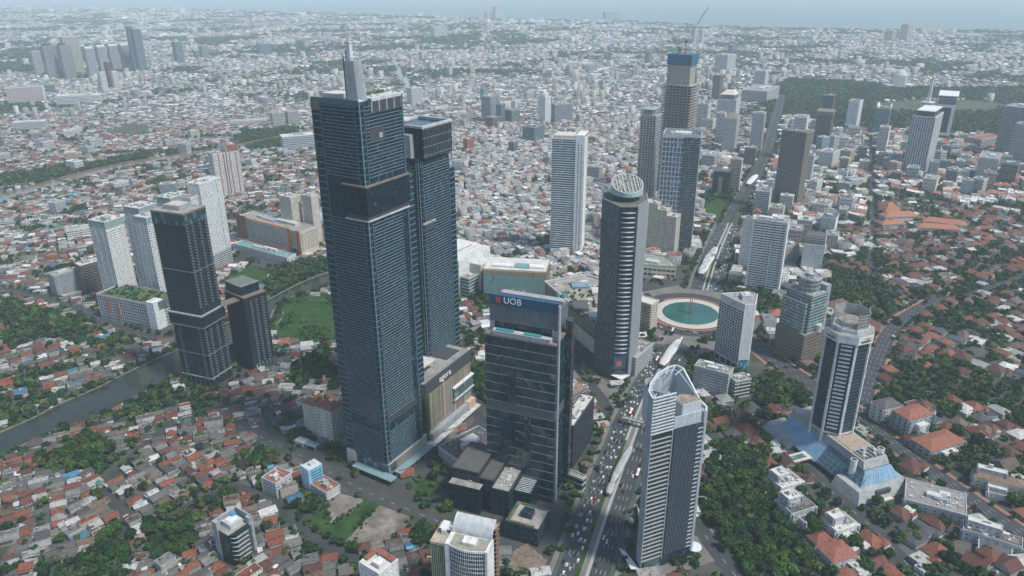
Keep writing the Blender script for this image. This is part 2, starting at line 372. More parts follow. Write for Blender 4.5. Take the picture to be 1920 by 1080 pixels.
# roads: name, centre line in the photo, half width, surface
HI = G(1294, 588); R_POOL, R_RING = 39.0, 51.0
AVE_S = smooth(dens([G(*p) for p in ((1052, 1190), (1098, 1064), (1118, 1000), (1140, 935), (1166, 865), (1190, 800), (1215, 742), (1243, 692), (1262, 650))], 25), 2)
AVE_N = smooth(dens([G(*p) for p in ((1322, 545), (1335, 500), (1348, 466), (1372, 412), (1393, 373), (1412, 338), (1432, 300), (1444, 265), (1451, 236), (1460, 205), (1466, 180))], 25), 2)
AVE_F = [p for p in AVE_N if p[1] > 1330]; AVE_N = [p for p in AVE_N if p[1] < 1350]
ROADS = [('boulevard', AVE_S, 23, M_ASPH), ('boulevard', AVE_N, 22.5, M_ASPH), ('far_boulevard', AVE_F, 16, M_ASPH)]
def road(name, px, hw, mt=M_ASPH): ROADS.append((name, smooth([G(*p) for p in px]), hw, mt))
road('side_avenue', ((1352, 622), (1390, 630), (1420, 648), (1470, 690), (1532, 730), (1600, 772), (1612, 780)), 13)
road('residential_avenue', ((1760, 560), (1700, 592), (1665, 625), (1642, 680), (1622, 730), (1612, 775), (1640, 806), (1700, 850), (1790, 916), (1935, 1014), (2100, 1110)), 9.5)
road('tree_lined_avenue', ((1628, 255), (1632, 300), (1634, 360), (1636, 420), (1632, 480), (1630, 540), (1655, 590), (1675, 610)), 5)
road('canal_road', ((450, 800), (520, 835), (560, 852), (610, 882), (690, 925), (770, 958), (840, 985), (900, 1010)), 7, M_ASPH2)
road('back_street', ((300, 985), (350, 950), (400, 925), (440, 905), (500, 935), (567, 998), (667, 1052), (740, 1095)), 3.6)
road('corner_street', ((1240, 1000), (1300, 975), (1345, 1035), (1390, 1095)), 7)
road('office_street', ((1340, 760), (1410, 775), (1460, 832), (1540, 905), (1610, 968), (1660, 1012), (1730, 1090)), 6)
road('kampung_lane', ((240, 1000), (215, 950), (195, 900), (260, 840), (330, 790), (420, 760), (470, 745), (505, 790), (515, 830)), 2.4)
road('left_street', ((-120, 520), (0, 541), (97, 565), (160, 580), (210, 615), (300, 640), (345, 628)), 7)
road('service_street', ((835, 940), (850, 900), (905, 800), (893, 765), (870, 700), (860, 640)), 6)
road('riverside_path', ((610, 540), (560, 556), (533, 566), (522, 578), (530, 590), (520, 604), (500, 618)), 3.5, M_PAVE)
road('mall_access_road', ((1045, 640), (1075, 680), (1120, 735), (1150, 780), (1160, 800)), 6)
road('bay_road', ((1195, 545), (1250, 535), (1290, 525), (1330, 505)), 7)
road('far_flyover', ((800, 250), (850, 240), (872, 225), (890, 205)), 12, M_PAVE)
road('mall_road', ((330, 520), (420, 500), (470, 480), (545, 492), (610, 515)), 6)
road('cross_street', ((1370, 330), (1440, 345), (1520, 350), (1634, 362), (1760, 380), (1930, 400)), 6)
road('west_road', ((-60, 300), (150, 345), (420, 420), (430, 470)), 6, M_ASPH2)
road('garden_street', ((1640, 540), (1720, 570), (1800, 560), (1920, 520)), 6)
zz = 0.16
for nm, pts, hw, mt in ROADS:
    mb = MB(); ribbon(mb, pts, -hw, hw, zz); struct(mb.obj(nm, mt))
    if hw >= 9 and nm not in ('far_flyover',):
        for s in (-1, 1):
            mb = MB(); ribbon(mb, pts, *(sorted((s * (hw + 0.2), s * (hw + 4.5)))), 0.16 + 0.14, 0.30); struct(mb.obj('pavement', M_BRICKP if nm in ('side_avenue', 'residential_avenue') else M_PAVE))
    zz += 0.006
# roundabout carriageway
def ring(mb, c, r0, r1, z, k=72, wall_h=0.0):
    for i in range(k):
        a, b = 2 * math.pi * i / k, 2 * math.pi * (i + 1) / k
        p = [(c[0] + r * math.cos(t), c[1] + r * math.sin(t)) for r, t in ((r0, a), (r1, a), (r1, b), (r0, b))]
        mb.quad(*[(x, y, z) for x, y in p])
        if wall_h:
            mb.quad((*p[1], z - wall_h), (*p[2], z - wall_h), (*p[2], z), (*p[1], z)); mb.quad((*p[3], z - wall_h), (*p[0], z - wall_h), (*p[0], z), (*p[3], z))
    return mb
struct(ring(MB(), HI, R_RING - 1, R_RING + 21, 0.32).obj('roundabout_road', M_ASPH))
for s0, s1 in ((0.55, 2.1), (3.0, 5.9)):      # red lane sectors round the circle
    mb = MB(); k = 40
    for i in range(k):
        a, b = s0 + (s1 - s0) * i / k, s0 + (s1 - s0) * (i + 1) / k
        mb.quad(*[(HI[0] + r * math.cos(t), HI[1] + r * math.sin(t), 0.33) for r, t in ((R_RING + 1, a), (R_RING + 5.0, a), (R_RING + 5.0, b), (R_RING + 1, b))])
    struct(mb.obj('red_lane', M_REDP))
# lanes, medians and cycle lanes of the boulevard
for pts in (AVE_S, AVE_N):
    mb = MB(); ribbon(mb, pts, -4.6, -1.8, 0.42, 0.24); ribbon(mb, pts, 1.8, 4.6, 0.42, 0.24); struct(mb.obj('busway_kerb', M_KERB))
    mb = MB(); ribbon(mb, pts, -1.5, 1.5, 0.20); struct(mb.obj('busway_lane', M_PAVE))
    for s in (-1, 1):
        mb = MB(); ribbon(mb, pts, *sorted((s * 19.8, s * 22.6)), 0.215); struct(mb.obj('cycle_lane', M_BIKE))
    mb = MB()
    for off in (-16.2, -12.6, -9.0, 9.0, 12.6, 16.2):
        ln = dens(offset(pts, off), 4.0)
        for i in range(0, len(ln) - 1, 3): ribbon(mb, ln[i:i + 2], -0.13, 0.13, 0.222)
    o = mb.obj('lane_markings', M_PAINT); struct(o)
for nm, pts, hw, mt in ROADS:
    if nm in ('side_avenue', 'residential_avenue', 'canal_road', 'office_street', 'corner_street', 'left_street', 'far_boulevard', 'cross_street'):
        mb = MB(); ln = dens(pts, 4.0)
        for off in ((-hw / 2, 0, hw / 2) if hw > 8 else (0,)):
            l2 = offset(ln, off)
            for i in range(0, len(l2) - 1, 3): ribbon(mb, l2[i:i + 2], -.14, .14, .36)
        struct(mb.obj('lane_markings', M_PAINT))
    if nm == 'far_boulevard': mb = MB(); ribbon(mb, pts, -1.6, 1.6, .55, .3); struct(mb.obj('planted_median', M_GRASS))
mb = MB(); ribbon(mb, [p for p in AVE_S if 380 < p[1] < 640], -5.4, -2.2, 0.62, 0.3); struct(mb.obj('planted_median', M_GRASS))
mb = MB(); ribbon(mb, [p for p in AVE_N if 1030 < p[1] < 1230], -1.4, 1.4, 0.62, 0.3); struct(mb.obj('planted_median', M_GRASS))
# ------------------------------------------------------------------ building kit
FOOT, LAND, HOOK = [], [], []
G_TEAL = glass('dark_teal_glass', (0.006, 0.022, 0.032), (0.012, 0.038, 0.054), (1.7, 1.7, 2.9), 0.10, 0.06, 1.45)
G_BLUE = glass('blue_glass', (0.018, 0.045, 0.075), (0.045, 0.095, 0.14), (2, 2, 3.6), 0.14, 0.08)
G_DARK = glass('dark_window_glass', (0.012, 0.015, 0.018), (0.035, 0.042, 0.05), (1.5, 1.5, 3.3), 0.2, 0.10)
G_GREEN = glass('green_glass', (0.06, 0.10, 0.098), (0.095, 0.15, 0.142), (1.8, 1.8, 3.8), 0.14, 0.05)
G_GREY = glass('grey_window_glass', (0.06, 0.075, 0.085), (0.13, 0.15, 0.16), (1.5, 1.5, 3.3), 0.25, 0.15)
G_BLACK = glass('black_glass', (0.005, 0.014, 0.021), (0.011, 0.029, 0.041), (1.6, 1.6, 3.2), 0.13, 0.02, 1.42)
W_WHITE = wall('white_render', (0.70, 0.70, 0.68)); W_CREAM = wall('cream_stone', (0.60, 0.55, 0.46)); W_GREY = wall('grey_cladding', (0.33, 0.345, 0.36))
W_LGREY = wall('light_grey_cladding', (0.50, 0.51, 0.51)); W_BROWN = wall('brown_granite', (0.20, 0.155, 0.125)); W_TAN = wall('tan_stone', (0.55, 0.40, 0.27))
W_DARK = wall('dark_cladding', (0.055, 0.06, 0.068)); W_MID = wall('mid_grey_concrete', (0.24, 0.245, 0.25)); W_ORANGE = wall('orange_panel', (0.55, 0.17, 0.07))
W_RED = wall('red_brown_panel', (0.26, 0.10, 0.075)); W_TEALW = wall('teal_panel', (0.10, 0.30, 0.33)); W_SILVER = plain('brushed_metal', (0.52, 0.55, 0.57), 0.35, 0.6)
R_GREY = wall('roof_screed', (0.30, 0.29, 0.27), 0.9, 0.45, 0.12); R_DARK = wall('dark_roof', (0.10, 0.095, 0.095), 0.9, 0.3, 0.1); R_PALE = wall('pale_roof', (0.58, 0.56, 0.52), 0.85, 0.25, 0.1)
R_TERRA = roofm('terracotta_roof', (0.27, 0.10, 0.063)); R_GREEN = grass_mat('roof_garden', (0.04, 0.08, 0.03), (0.08, 0.12, 0.05), (0.2, 0.19, 0.14), 0.15)
W_STEEL = plain('rust_steel', (0.24, 0.12, 0.08), 0.7); W_BLUENET = wall('blue_safety_net', (0.03, 0.13, 0.20), 0.8, 0.35, 0.4); M_RED = plain('red_paint', (0.50, 0.05, 0.04), 0.5)
M_BLUESIGN = plain('blue_sign', (0.012, 0.075, 0.15), 0.35); M_TEALROOF = plain('teal_roof', (0.16, 0.29, 0.30), 0.5)
def off_poly(pts, o):
    n = len(pts); out = []
    for i in range(n):
        a, p, b = pts[i - 1], pts[i], pts[(i + 1) % n]
        e1 = Vector((p[0] - a[0], p[1] - a[1])).normalized(); e2 = Vector((b[0] - p[0], b[1] - p[1])).normalized()
        n1 = Vector((e1.y, -e1.x)); n2 = Vector((e2.y, -e2.x)); m = n1 + n2; m = m / max(0.3, m.dot(n1))
        out.append((p[0] + m.x * o, p[1] + m.y * o))
    return out
def rect(x0, y0, x1, y1): return [(x0, y0), (x1, y0), (x1, y1), (x0, y1)]
ST = dict(wall=W_WHITE, glass=G_DARK, roof=R_GREY, fh=3.8, bh=1.3, ps=0, pw=0.6, pr=0.35, par=1.3, plant=2, edges=None, sep=True, top=0, pmat=None)
def style(**k): d = dict(ST); d.update(k); return d
def pier_mesh(mb, pts, z0, z1, ps, pw, pr, edges=None):
    n = len(pts)
    for i in range(n):
        if edges is not None and i not in edges: continue
        a = Vector(pts[i]); b = Vector(pts[(i + 1) % n]); L = (b - a).length
        if L < ps * 0.6: continue
        e = (b - a) / L; nn = Vector((e.y, -e.x)); k = max(1, round(L / ps))
        for j in range(k + 1):
            c = a + e * (L * j / k)
            p = [c - e * pw / 2 + nn * pr, c + e * pw / 2 + nn * pr, c + e * pw / 2 - nn * 0.1, c - e * pw / 2 - nn * 0.1]
            mb.prism([(q.x, q.y) for q in reversed(p)], z0, z1)
def vol(e, pts, z0, z1, st, roof=True):
    """One storeyed volume: glazing set back behind proud floor bands and piers, roof slab with parapet, plant on top."""
    MB().prism(pts, z0, z1 - 0.3).obj('glazing', st['glass'], e)
    nf = max(1, round((z1 - z0) / st['fh'])); fh = (z1 - z0) / nf
    if st['bh'] > 0:
        ring_p = off_poly(pts, st['pr'])
        if st['sep'] and nf <= 80:
            me = MB().prism(ring_p, 0, min(st['bh'], fh * 0.9)).mesh('floor_band', st['wall'])
            for k in range(nf): link('floor_band', me, e, loc=(0, 0, z0 + k * fh))
        else:
            mb = MB()
            for k in range(nf): mb.prism(ring_p, z0 + k * fh, z0 + k * fh + min(st['bh'], fh * 0.9))
            mb.obj('floor_bands', st['wall'], e, 'stuff')
    if st['ps'] > 0:
        mb = MB(); pier_mesh(mb, pts, z0 + 0.05, z1 - 0.35, st['ps'], st['pw'], st['pr'] + 0.05, st['edges']); mb.obj('piers', st['pmat'] or st['wall'], e, 'stuff')
    if roof: roof_top(e, pts, z1, st)
def roof_top(e, pts, z1, st):
    rp = off_poly(pts, st['pr'] + 0.12); t = st['top'] or 0.9
    MB().prism(rp, z1 - t, z1).obj('roof', st['roof'], e)
    ip = off_poly(pts, st['pr'] - 0.35); mb = MB(); n = len(pts); op = off_poly(pts, st['pr'] + 0.2)
    for i in range(n):
        j = (i + 1) % n
        mb.prism([op[i], op[j], ip[j], ip[i]], z1 - t - 0.02, z1 + st['par'])
    mb.obj('parapet', st['wall'], e)
    cx = sum(p[0] for p in pts) / n; cy = sum(p[1] for p in pts) / n
    wx = max(p[0] for p in pts) - min(p[0] for p in pts); wy = max(p[1] for p in pts) - min(p[1] for p in pts)
    for i in range(st['plant']):
        a, b = wx * random.uniform(.08, .17), wy * random.uniform(.08, .17); x = cx + wx * random.uniform(-.2, .2); y = cy + wy * random.uniform(-.2, .2); hh = random.uniform(2, 4.5)
        MB().box(x - a, y - b, z1, x + a, y + b, z1 + hh).obj(random.choice(('plant_room', 'lift_house', 'chiller')), random.choice((W_LGREY, W_GREY, R_PALE)), e)
    if st['plant'] > 0 and min(wx, wy) > 10:
        mb = MB()
        for k in range(min(26, int(wx * wy / 38))):
            x, y = cx + wx * random.uniform(-.42, .42), cy + wy * random.uniform(-.42, .42); a, b = random.uniform(.4, 1.6), random.uniform(.4, 1.2); mb.box(x - a, y - b, z1, x + a, y + b, z1 + random.uniform(.5, 1.7))
        for k in range(3): x, y = cx + wx * random.uniform(-.3, .3), cy + wy * random.uniform(-.4, 0); mb.box(x, y, z1 + .3, x + .5, y + wy * .35, z1 + .8)
        mb.obj('roof_clutter', random.choice((W_LGREY, R_PALE, W_MID)), e, 'stuff')
    if st['plant'] > 1 and min(wx, wy) > 14:
        x, y = cx + wx * random.uniform(-.3, .3), cy + wy * random.uniform(-.3, .3)
        MB().cyl(x, y, z1, z1 + 2.6, 1.5, k=12).obj('water_tank', W_SILVER, e)
def base(name, label, cat, fr, land=None, group=None):
    C, w, d, h, th = fr; FOOT.append((C[0], C[1], w + 3, d + 3, th)); e = empty(name, label, cat, C, th, group)
    if land: LAND.append((land, C[0], C[1]))
    return e, w, d, h
def std(name, label, cat, fr, st=None, land=None, group=None):
    st = st or ST; e, w, d, h = base(name, label, cat, fr, land, group); vol(e, rect(-w / 2, -d / 2, w / 2, d / 2), 0, h, st); return e, w, d, h
RW = (math.pi / 2, 0, -math.pi / 2); RS = (math.pi / 2, 0, 0)       # text on the -X and on the -Y face

# ------------------------------------------------------------------ tallest glass tower with spire
fr = frame_lfr((648, 844), (728, 871), (796, 822), 899, top=192)
e, w, d, h = base('supertall_tower', 'tallest dark teal glass skyscraper, with pale lattice spire on its roof', 'skyscraper', fr, 'tallest glass tower with spire')
X0, Y0, X1, Y1 = -w / 2, -d / 2, w / 2, d / 2
T1P = G(*(728 + (XV - 728) * 28 / 3029, 899)); zt = lambda y: hgt(T1P, y)
zb = zt(871)
MB().box(X0, Y0, zb, X1, Y1, h).obj('glazing', G_TEAL, e)
FIN = plain('pale_fin', (0.19, 0.25, 0.29), 0.5); FRM = plain('blue_grey_frame', (0.055, 0.105, 0.14), 0.4)
gap0, gap1 = zt(812), zt(795)          # dark plant storey low on the tower
sb0, sb1 = zt(404), zt(352)            # glass sky-lobby box
mb = MB(); z = zb + 1.5
while z < h - 3:
    if not gap0 < z < gap1:
        if not (sb0 - 4 < z < sb1 + 4):
            mb.box(X0 - 0.35, Y0 + 5.2, z, X0 + 0.05, Y1 - d * 0.20, z + 0.36)
            mb.box(X0 + 5.2, Y0 - 0.35, z, X1 - 2.0 if z > zt(353) else X1 - w * 0.16, Y0 + 0.05, z + 0.36)
        mb.box(X0 + 3, Y1 - 0.05, z, X1 - 3, Y1 + 0.35, z + 0.36); mb.box(X1 - 0.05, Y0 + 3, z, X1 + 0.35, Y1 - 3, z + 0.36)
    z += 2.75
mb.obj('sunshade_fins', FIN, e, 'stuff')
mb = MB(); z = zb + 2
while z < h - 6:                        # wide-set bands of the end bay and of the corner notch
    mb.box(X0 - 0.3, Y1 - d * 0.175, z, X0 + 0.05, Y1 - 0.4, z + 0.5); mb.box(X0 - 0.15, Y0 + 0.7, z, X0 + 0.02, Y0 + 4.0, z + 0.4); mb.box(X0 + 0.7, Y0 - 0.15, z, X0 + 4.0, Y0 + 0.02, z + 0.4)
    z += 5.5
mb.obj('bay_bands', FIN, e, 'stuff')
for y0, y1 in ((Y0 + 4.1, Y0 + 5.1), (Y1 - d * 0.20 + 0.1, Y1 - d * 0.178), (Y1 - 0.4, Y1 + 0.3)): MB().box(X0 - 0.5, y0, zb, X0 + 0.1, y1, h).obj('corner_frame', FRM, e)
for x0, x1 in ((X0 + 4.1, X0 + 5.1), (X1 - 1.6, X1 + 0.3)): MB().box(x0, Y0 - 0.5, zb, x1, Y0 + 0.1, h).obj('corner_frame', FRM, e)
MB().box(X0 - 0.45, Y0 - 0.45, zb, X0 + 0.25, Y0 + 0.25, h).obj('corner_post', FIN, e)
MB().box(X0 - 0.55, Y0 + 0.4, h - 3.5, X0 + 0.05, Y1 - 0.5, h + 1.0).obj('roof_rim', FRM, e); MB().box(X0 - 0.6, Y1 - d * .175, h - 9, X0 - 0.02, Y1 - 1.0, h - 0.4).obj('plant_louvre', W_BROWN, e)
# lower bay behind the right face
bz = zt(353); MB().box(X1, Y0 + 3.5, zb - 4, X1 + 13, Y1 - 3, bz).obj('lower_wing', G_TEAL, e)
mb = MB(); z = zb
while z < bz - 3: mb.box(X1 + 0.6, Y0 + 3.2, z, X1 + 13.3, Y0 + 3.6, z + 0.5); mb.box(X1 + 12.9, Y0 + 3.2, z, X1 + 13.3, Y1 - 3, z + 0.5); z += 5.5
mb.obj('wing_bands', FIN, e, 'stuff')
MB().box(X0 + 5, Y0 - 0.4, zt(800), X1 - w * .1, Y0 + .1, zt(788)).obj('louvre_band', W_DARK, e)
for yy_ in (585, 486, 300): z = zt(yy_); MB().box(X0 - .48, Y1 - d * .172, z, X0 + .05, Y1 - .5, z + 3.2).obj('louvre_band', W_DARK, e); MB().box(X0 + 9, Y0 - .45, z, X1 - w * .2, Y0 + .05, z + 1.6).obj('louvre_band', FRM, e)
# sky lobby
bx = [X0 - 2.2, Y0 - 2.2, X1 + 1.0, Y0 + d * 0.47]
MB().box(bx[0], bx[1], sb0, bx[2], bx[3], sb1).obj('sky_lobby', G_BLACK, e); MB().box(bx[0] - .5, bx[1] - .5, sb1, bx[2] + .5, bx[3] + .5, sb1 + 1.2).obj('sky_lobby_rim', W_BROWN, e)
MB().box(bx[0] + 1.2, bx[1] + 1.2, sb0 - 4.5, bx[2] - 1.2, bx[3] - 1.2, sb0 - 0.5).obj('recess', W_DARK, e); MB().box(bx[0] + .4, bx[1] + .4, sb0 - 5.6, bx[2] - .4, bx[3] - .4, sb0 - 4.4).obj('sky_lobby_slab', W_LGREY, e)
# roof: open terrace, beams, hedge, plant
MB().box(X0 + .6, Y0 + .6, h - 1, X1 - .6, Y1 - .6, h - 0.2).obj('roof', R_PALE, e)
MB().box(X0 + 14, Y0 - 0.4, h - 1.2, X1 + .4, Y0 + 12, h + 1.2).obj('terrace_slab', W_LGREY, e)
for k in range(5): MB().box(X0 + 13 + k * (w - 15) / 4, Y0 - 0.5, h - 9.5, X0 + 14.2 + k * (w - 15) / 4, Y0 + .02, h - 1.25).obj('terrace_column', W_GREY, e)
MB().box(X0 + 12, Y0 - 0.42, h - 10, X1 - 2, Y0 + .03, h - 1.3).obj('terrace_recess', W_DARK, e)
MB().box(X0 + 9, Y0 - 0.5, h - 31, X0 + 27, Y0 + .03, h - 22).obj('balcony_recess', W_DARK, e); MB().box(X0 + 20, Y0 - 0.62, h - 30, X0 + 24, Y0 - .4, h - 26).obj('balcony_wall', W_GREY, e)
MB().box(X0 + 20, Y0 + 13, h - .2, X1 - 6, Y0 + 15, h + 3.4).obj('roof_hedge', R_GREEN, e); MB().box(X0 + 6, Y0 + 24, h - .2, X0 + 22, Y1 - 6, h + 3.5).obj('plant_room', R_PALE, e)
for k in range(6): x, y = X0 + random.uniform(18, w - 5), Y0 + random.uniform(3, 11); MB().box(x, y, h + 1.2, x + random.uniform(1, 2.5), y + random.uniform(1, 2.5), h + random.uniform(1.8, 3.5)).obj('roof_unit', W_CREAM, e)
# spire
LAT = wall('spire_lattice', (0.60, 0.61, 0.62), 0.5, 0.15); s0 = (X0 + 1.0, Y0 + 1.0); h1 = hgt((T1P[0] + 5, T1P[1] + 8), 113); h2 = hgt((T1P[0] + 6, T1P[1] + 9), 80); h3 = hgt((T1P[0] + 6, T1P[1] + 9), 62)
MB().prism(rect(s0[0], s0[1], s0[0] + 10, s0[1] + 11.5), h, h1, [(s0[0] + .2, s0[1] + 2.2, h1), (s0[0] + 8.4, s0[1] + 2.2, h1), (s0[0] + 8.4, s0[1] + 11.2, h1), (s0[0] + .2, s0[1] + 11.2, h1)]).obj('spire_base', LAT, e)
mb = MB(); nl = 22
for k in range(nl):                     # diagonal cladding ribs
    t = k / nl; z0_ = h + (h1 - h) * t
    mb.bar((s0[0] - .1 + t * .2, s0[1] + 11.2, z0_), (s0[0] - .1 + t * .2, s0[1] + 0.5 + 2.0 * t, z0_ + 3.4), 0.35); mb.bar((s0[0] + .3, s0[1] - .1 + t * 2.2, z0_ + 3), (s0[0] + 9.6 - 1.5 * t, s0[1] - .1 + t * 2.2, z0_ + .2), 0.3)
mb.obj('lattice_ribs', plain('shadow_gap', (0.16, 0.17, 0.18)), e, 'stuff')
MB().box(s0[0] + 6.2, s0[1] + 3.5, h1 - 12, s0[0] + 10, s0[1] + 10, h1 + .6).obj('spire_glass_box', G_GREEN, e)
mb = MB()
for k in range(6): z0_ = h + 18 + k * 7; mb.bar((s0[0] + 1.5, s0[1] + 13.3, z0_), (s0[0] + 6.5, s0[1] + 13.3, z0_), 0.5)
mb.bar((s0[0] + 1.5, s0[1] + 13.3, h), (s0[0] + 1.5, s0[1] + 13.3, h1 + 3), .6); mb.bar((s0[0] + 6.5, s0[1] + 13.3, h), (s0[0] + 6.5, s0[1] + 13.3, h1 - 3), .6); mb.obj('spire_scaffold', W_DARK, e)
MB().box(s0[0] + 1.2, s0[1] + 6, h1 - 1, s0[0] + 4.6, s0[1] + 10.2, h2).obj('spire_top', LAT, e)
MB().box(s0[0] + .9, s0[1] + 5.7, h2, s0[0] + 4.9, s0[1] + 10.5, h2 + .8).obj('spire_cap', W_LGREY, e); MB().bar((s0[0] + 2.9, s0[1] + 8, h2), (s0[0] + 2.9, s0[1] + 8, h3), .9, 0.3).obj('mast', W_GREY, e); MB().box(s0[0] + .8, s0[1] + 9, h1 - 2, s0[0] + 2.2, s0[1] + 10.5, h1 + 7).obj('spire_antenna', W_GREY, e)
# foot of the tower
MB().box(X0 + 1.2, Y0 + 1.2, 0, X1 + 12, Y1 - 1, zb).obj('lobby_glass', glass('lobby_glass', (0.03, 0.045, 0.05), (0.07, 0.09, 0.10), (3, 3, 6)), e)
MB().box(X0 - 1, Y1 - d * .2, 3, X0 + 8, Y1 + .8, zb + 1).obj('corner_block', W_CREAM, e)
mb = MB()
for k in range(40): x = X0 + 12 + k * (w + 0.0 - 2) / 40; mb.box(x, Y0 - .2, 4, x + .35, Y0 + 1.25, zb - 2)
mb.obj('lobby_fins', W_CREAM, e, 'stuff'); MB().box(X0 - .6, Y0 - .6, zb - 1.4, X1 + 13, Y0 + 1.4, zb + .2).obj('lobby_cornice', W_LGREY, e)
CAN = plain('canopy_glass', (0.20, 0.30, 0.33), 0.3)
MB().box(X0 + 6, Y0 - 9, 5.2, X1 + 14, Y0 - .7, 5.9).obj('entrance_canopy', CAN, e); MB().box(X0 - 8, Y0 - 9, 5.2, X0 + .9, Y1 - d * .22, 5.9).obj('entrance_canopy', CAN, e)
for k in range(7): MB().box(X0 + 10 + k * w / 6, Y0 - 8.2, 0, X0 + 10.6 + k * w / 6, Y0 - 7.6, 5.2).obj('canopy_post', W_GREY, e)
T1 = (e, w, d, h)

# ------------------------------------------------------------------ twin glass tower
P2 = G(812, 782); th2 = fr[4]; h2b = hgt(P2, 305)
fr = from_corner(P2, 46, 30, h2b, th2)
e, w, d, h = base('hotel_tower', 'second teal glass skyscraper carrying a dark cantilevered box at its top', 'skyscraper', fr, 'second glass tower with dark top box')
X0, Y0, X1, Y1 = -w / 2, -d / 2, w / 2, d / 2; zt2 = lambda y: hgt(P2, y)
MB().box(X0, Y0, 0, X1, Y1, h).obj('glazing', G_TEAL, e); MB().box(X0 - 2, Y0 + 3, 0, X1 - 6, Y1 + 14, h + 3).obj('rear_wing', G_TEAL, e)
MB().box(X1, Y0 + 4, 0, X1 + 14, Y1 - 2, zt2(338)).obj('side_wing', G_TEAL, e)
mb = MB(); z = 60
while z < h - 2:
    mb.box(X0 + 3.4, Y0 - .35, z, X1 - 2, Y0 + .05, z + .36); mb.box(X0 - 2.3, Y0 + 3.4, z, X0 - 1.95, Y1 + 13.5, z + .36); z += 2.75
mb.obj('sunshade_fins', FIN, e, 'stuff'); mb = MB(); z = 60
while z < h - 3: mb.box(X0 + .4, Y0 - .2, z, X0 + 2.6, Y0 + .03, z + .45); mb.box(X0 - .2, Y0 + .3, z, X0 + .05, Y0 + 2.8, z + .45); mb.box(X1 + .3, Y0 + 3.7, z, X1 + 14.3, Y0 + 4.1, z + .5); z += 5.5
mb.obj('bay_bands', FIN, e, 'stuff')
for x in (X0 + 2.6, X1 - 1.8): MB().box(x, Y0 - .5, 40, x + .9, Y0 + .1, h).obj('corner_frame', FRM, e)
for y in (Y0 - .3, Y0 + 2.6): MB().box(X0 - 2.5, y, 40, X0 - 1.9, y + .7, h).obj('corner_frame', FIN, e)
tb, tt = h + 1.5, zt2(243); MB().box(X0 - 1, Y0 + 5, h - 1, X1 + 2, Y1 + 12, tb).obj('terrace', W_BROWN, e)
MB().box(X0 + 4, Y0 - 1.5, tb, X1 + 4, Y1 + 9, tt).obj('top_box', G_BLACK, e)
mb = MB()
for k in range(17): x = X0 + 6 + k * (w - 0) / 17; mb.box(x, Y0 - 1.75, tb + .5, x + .3, Y0 - 1.48, tt - .4)
for k in range(4): mb.box(X0 + 3.8, Y0 - 1.72, tb + 3 + k * (tt - tb - 4) / 3, X1 + 4.2, Y0 - 1.49, tb + 3.4 + k * (tt - tb - 4) / 3)
mb.obj('box_mullions', W_MID, e, 'stuff')
rim = MB(); rp = [X0 + 3.4, Y0 - 2.1, X1 + 4.6, Y1 + 9.6]
for a in ((rp[0], rp[1], rp[2], rp[1] + 2.4), (rp[0], rp[3] - 2.4, rp[2], rp[3]), (rp[0], rp[1] + 2.4, rp[0] + 2.4, rp[3] - 2.4), (rp[2] - 2.4, rp[1] + 2.4, rp[2], rp[3] - 2.4)): rim.box(a[0], a[1], tt, a[2], a[3], tt + 2.2)
rim.obj('roof_rim', W_LGREY, e); MB().box(X0 - 1.5, Y0 + 9, tb, X0 + 3.9, Y1 + 13, tt - 6).obj('lift_core', W_GREY, e)
MB().cyl(X0 + 8, Y1 - 2, tt, tt + 5, 6.5, k=20).obj('helipad_drum', W_CREAM, e); MB().cyl(X0 + 8, Y1 - 2, tt + 5, tt + 6.2, 10.5, k=28).obj('helipad', R_PALE, e)
sz0, sz1 = zt2(432), zt2(410); MB().box(X0 + 2, Y0 - .9, sz0 - 2, X0 + 17, Y0 - .36, sz1 + 2).obj('sign_board', W_DARK, e)
text('PARKROYAL', 3.6, M_WHITE, e, (X0 + 9.5, Y0 - 1.0, (sz0 + sz1) / 2), RS)

# ------------------------------------------------------------------ mall podium with striped fins
fr = frame_lfr(55.0, (795, 722), (881, 656), 840)
e, w, d, h = base('striped_mall', 'mall with vertical multicoloured fins between the two glass towers and the street', 'mall', fr, 'mall with vertical striped fins')
X0, Y0, X1, Y1 = -w / 2, -d / 2, w / 2, d / 2
MB().box(X0, Y0, 0, X1, Y1, h).obj('wall', W_MID, e); MB().box(X0 - .1, Y0 - .6, h - 13, X1 + .1, Y0 + .1, h + .4).obj('fascia', W_DARK, e)
fc = [plain('fin_' + n, c) for n, c in (('cream', (.55, .48, .36)), ('rose', (.42, .25, .22)), ('sage', (.30, .34, .22)), ('white', (.65, .62, .56)), ('tan', (.45, .34, .22)))]
fme = [MB().box(0, -1.0, 0, .55, 0, h - 33).mesh('facade_fin', m) for m in fc]
nfin = 58; vx = X0 + w * .56
for k in range(nfin):
    x = X0 + 6 + k * (w - 8) / nfin
    if x > vx: continue
    link('facade_fin', fme[random.choice((0, 0, 3, 1, 2, 4))], e, loc=(x, Y0, 19))
fme3 = [MB().box(0, -1.0, 0, .55, 0, 13).mesh('facade_fin', m) for m in fc]
for k in range(nfin):
    x = X0 + 6 + k * (w - 8) / nfin
    if x > vx: link('facade_fin', fme3[random.choice((0, 3, 1, 2))], e, loc=(x, Y0, h - 27)); link('facade_fin', fme3[random.choice((0, 3, 1, 2, 4))], e, loc=(x, Y0, 16))
MB().box(vx, Y0 - 2.6, 31, X1 + .2, Y0 - .1, h - 28).obj('glass_balcony', G_GREEN, e); MB().box(vx - .4, Y0 - 4, 29.6, X1 + .6, Y0 - .1, 31).obj('balcony_slab', W_LGREY, e); MB().box(vx - .4, Y0 - 4, h - 28, X1 + .6, Y0 - .1, h - 26.6).obj('balcony_slab', W_WHITE, e)
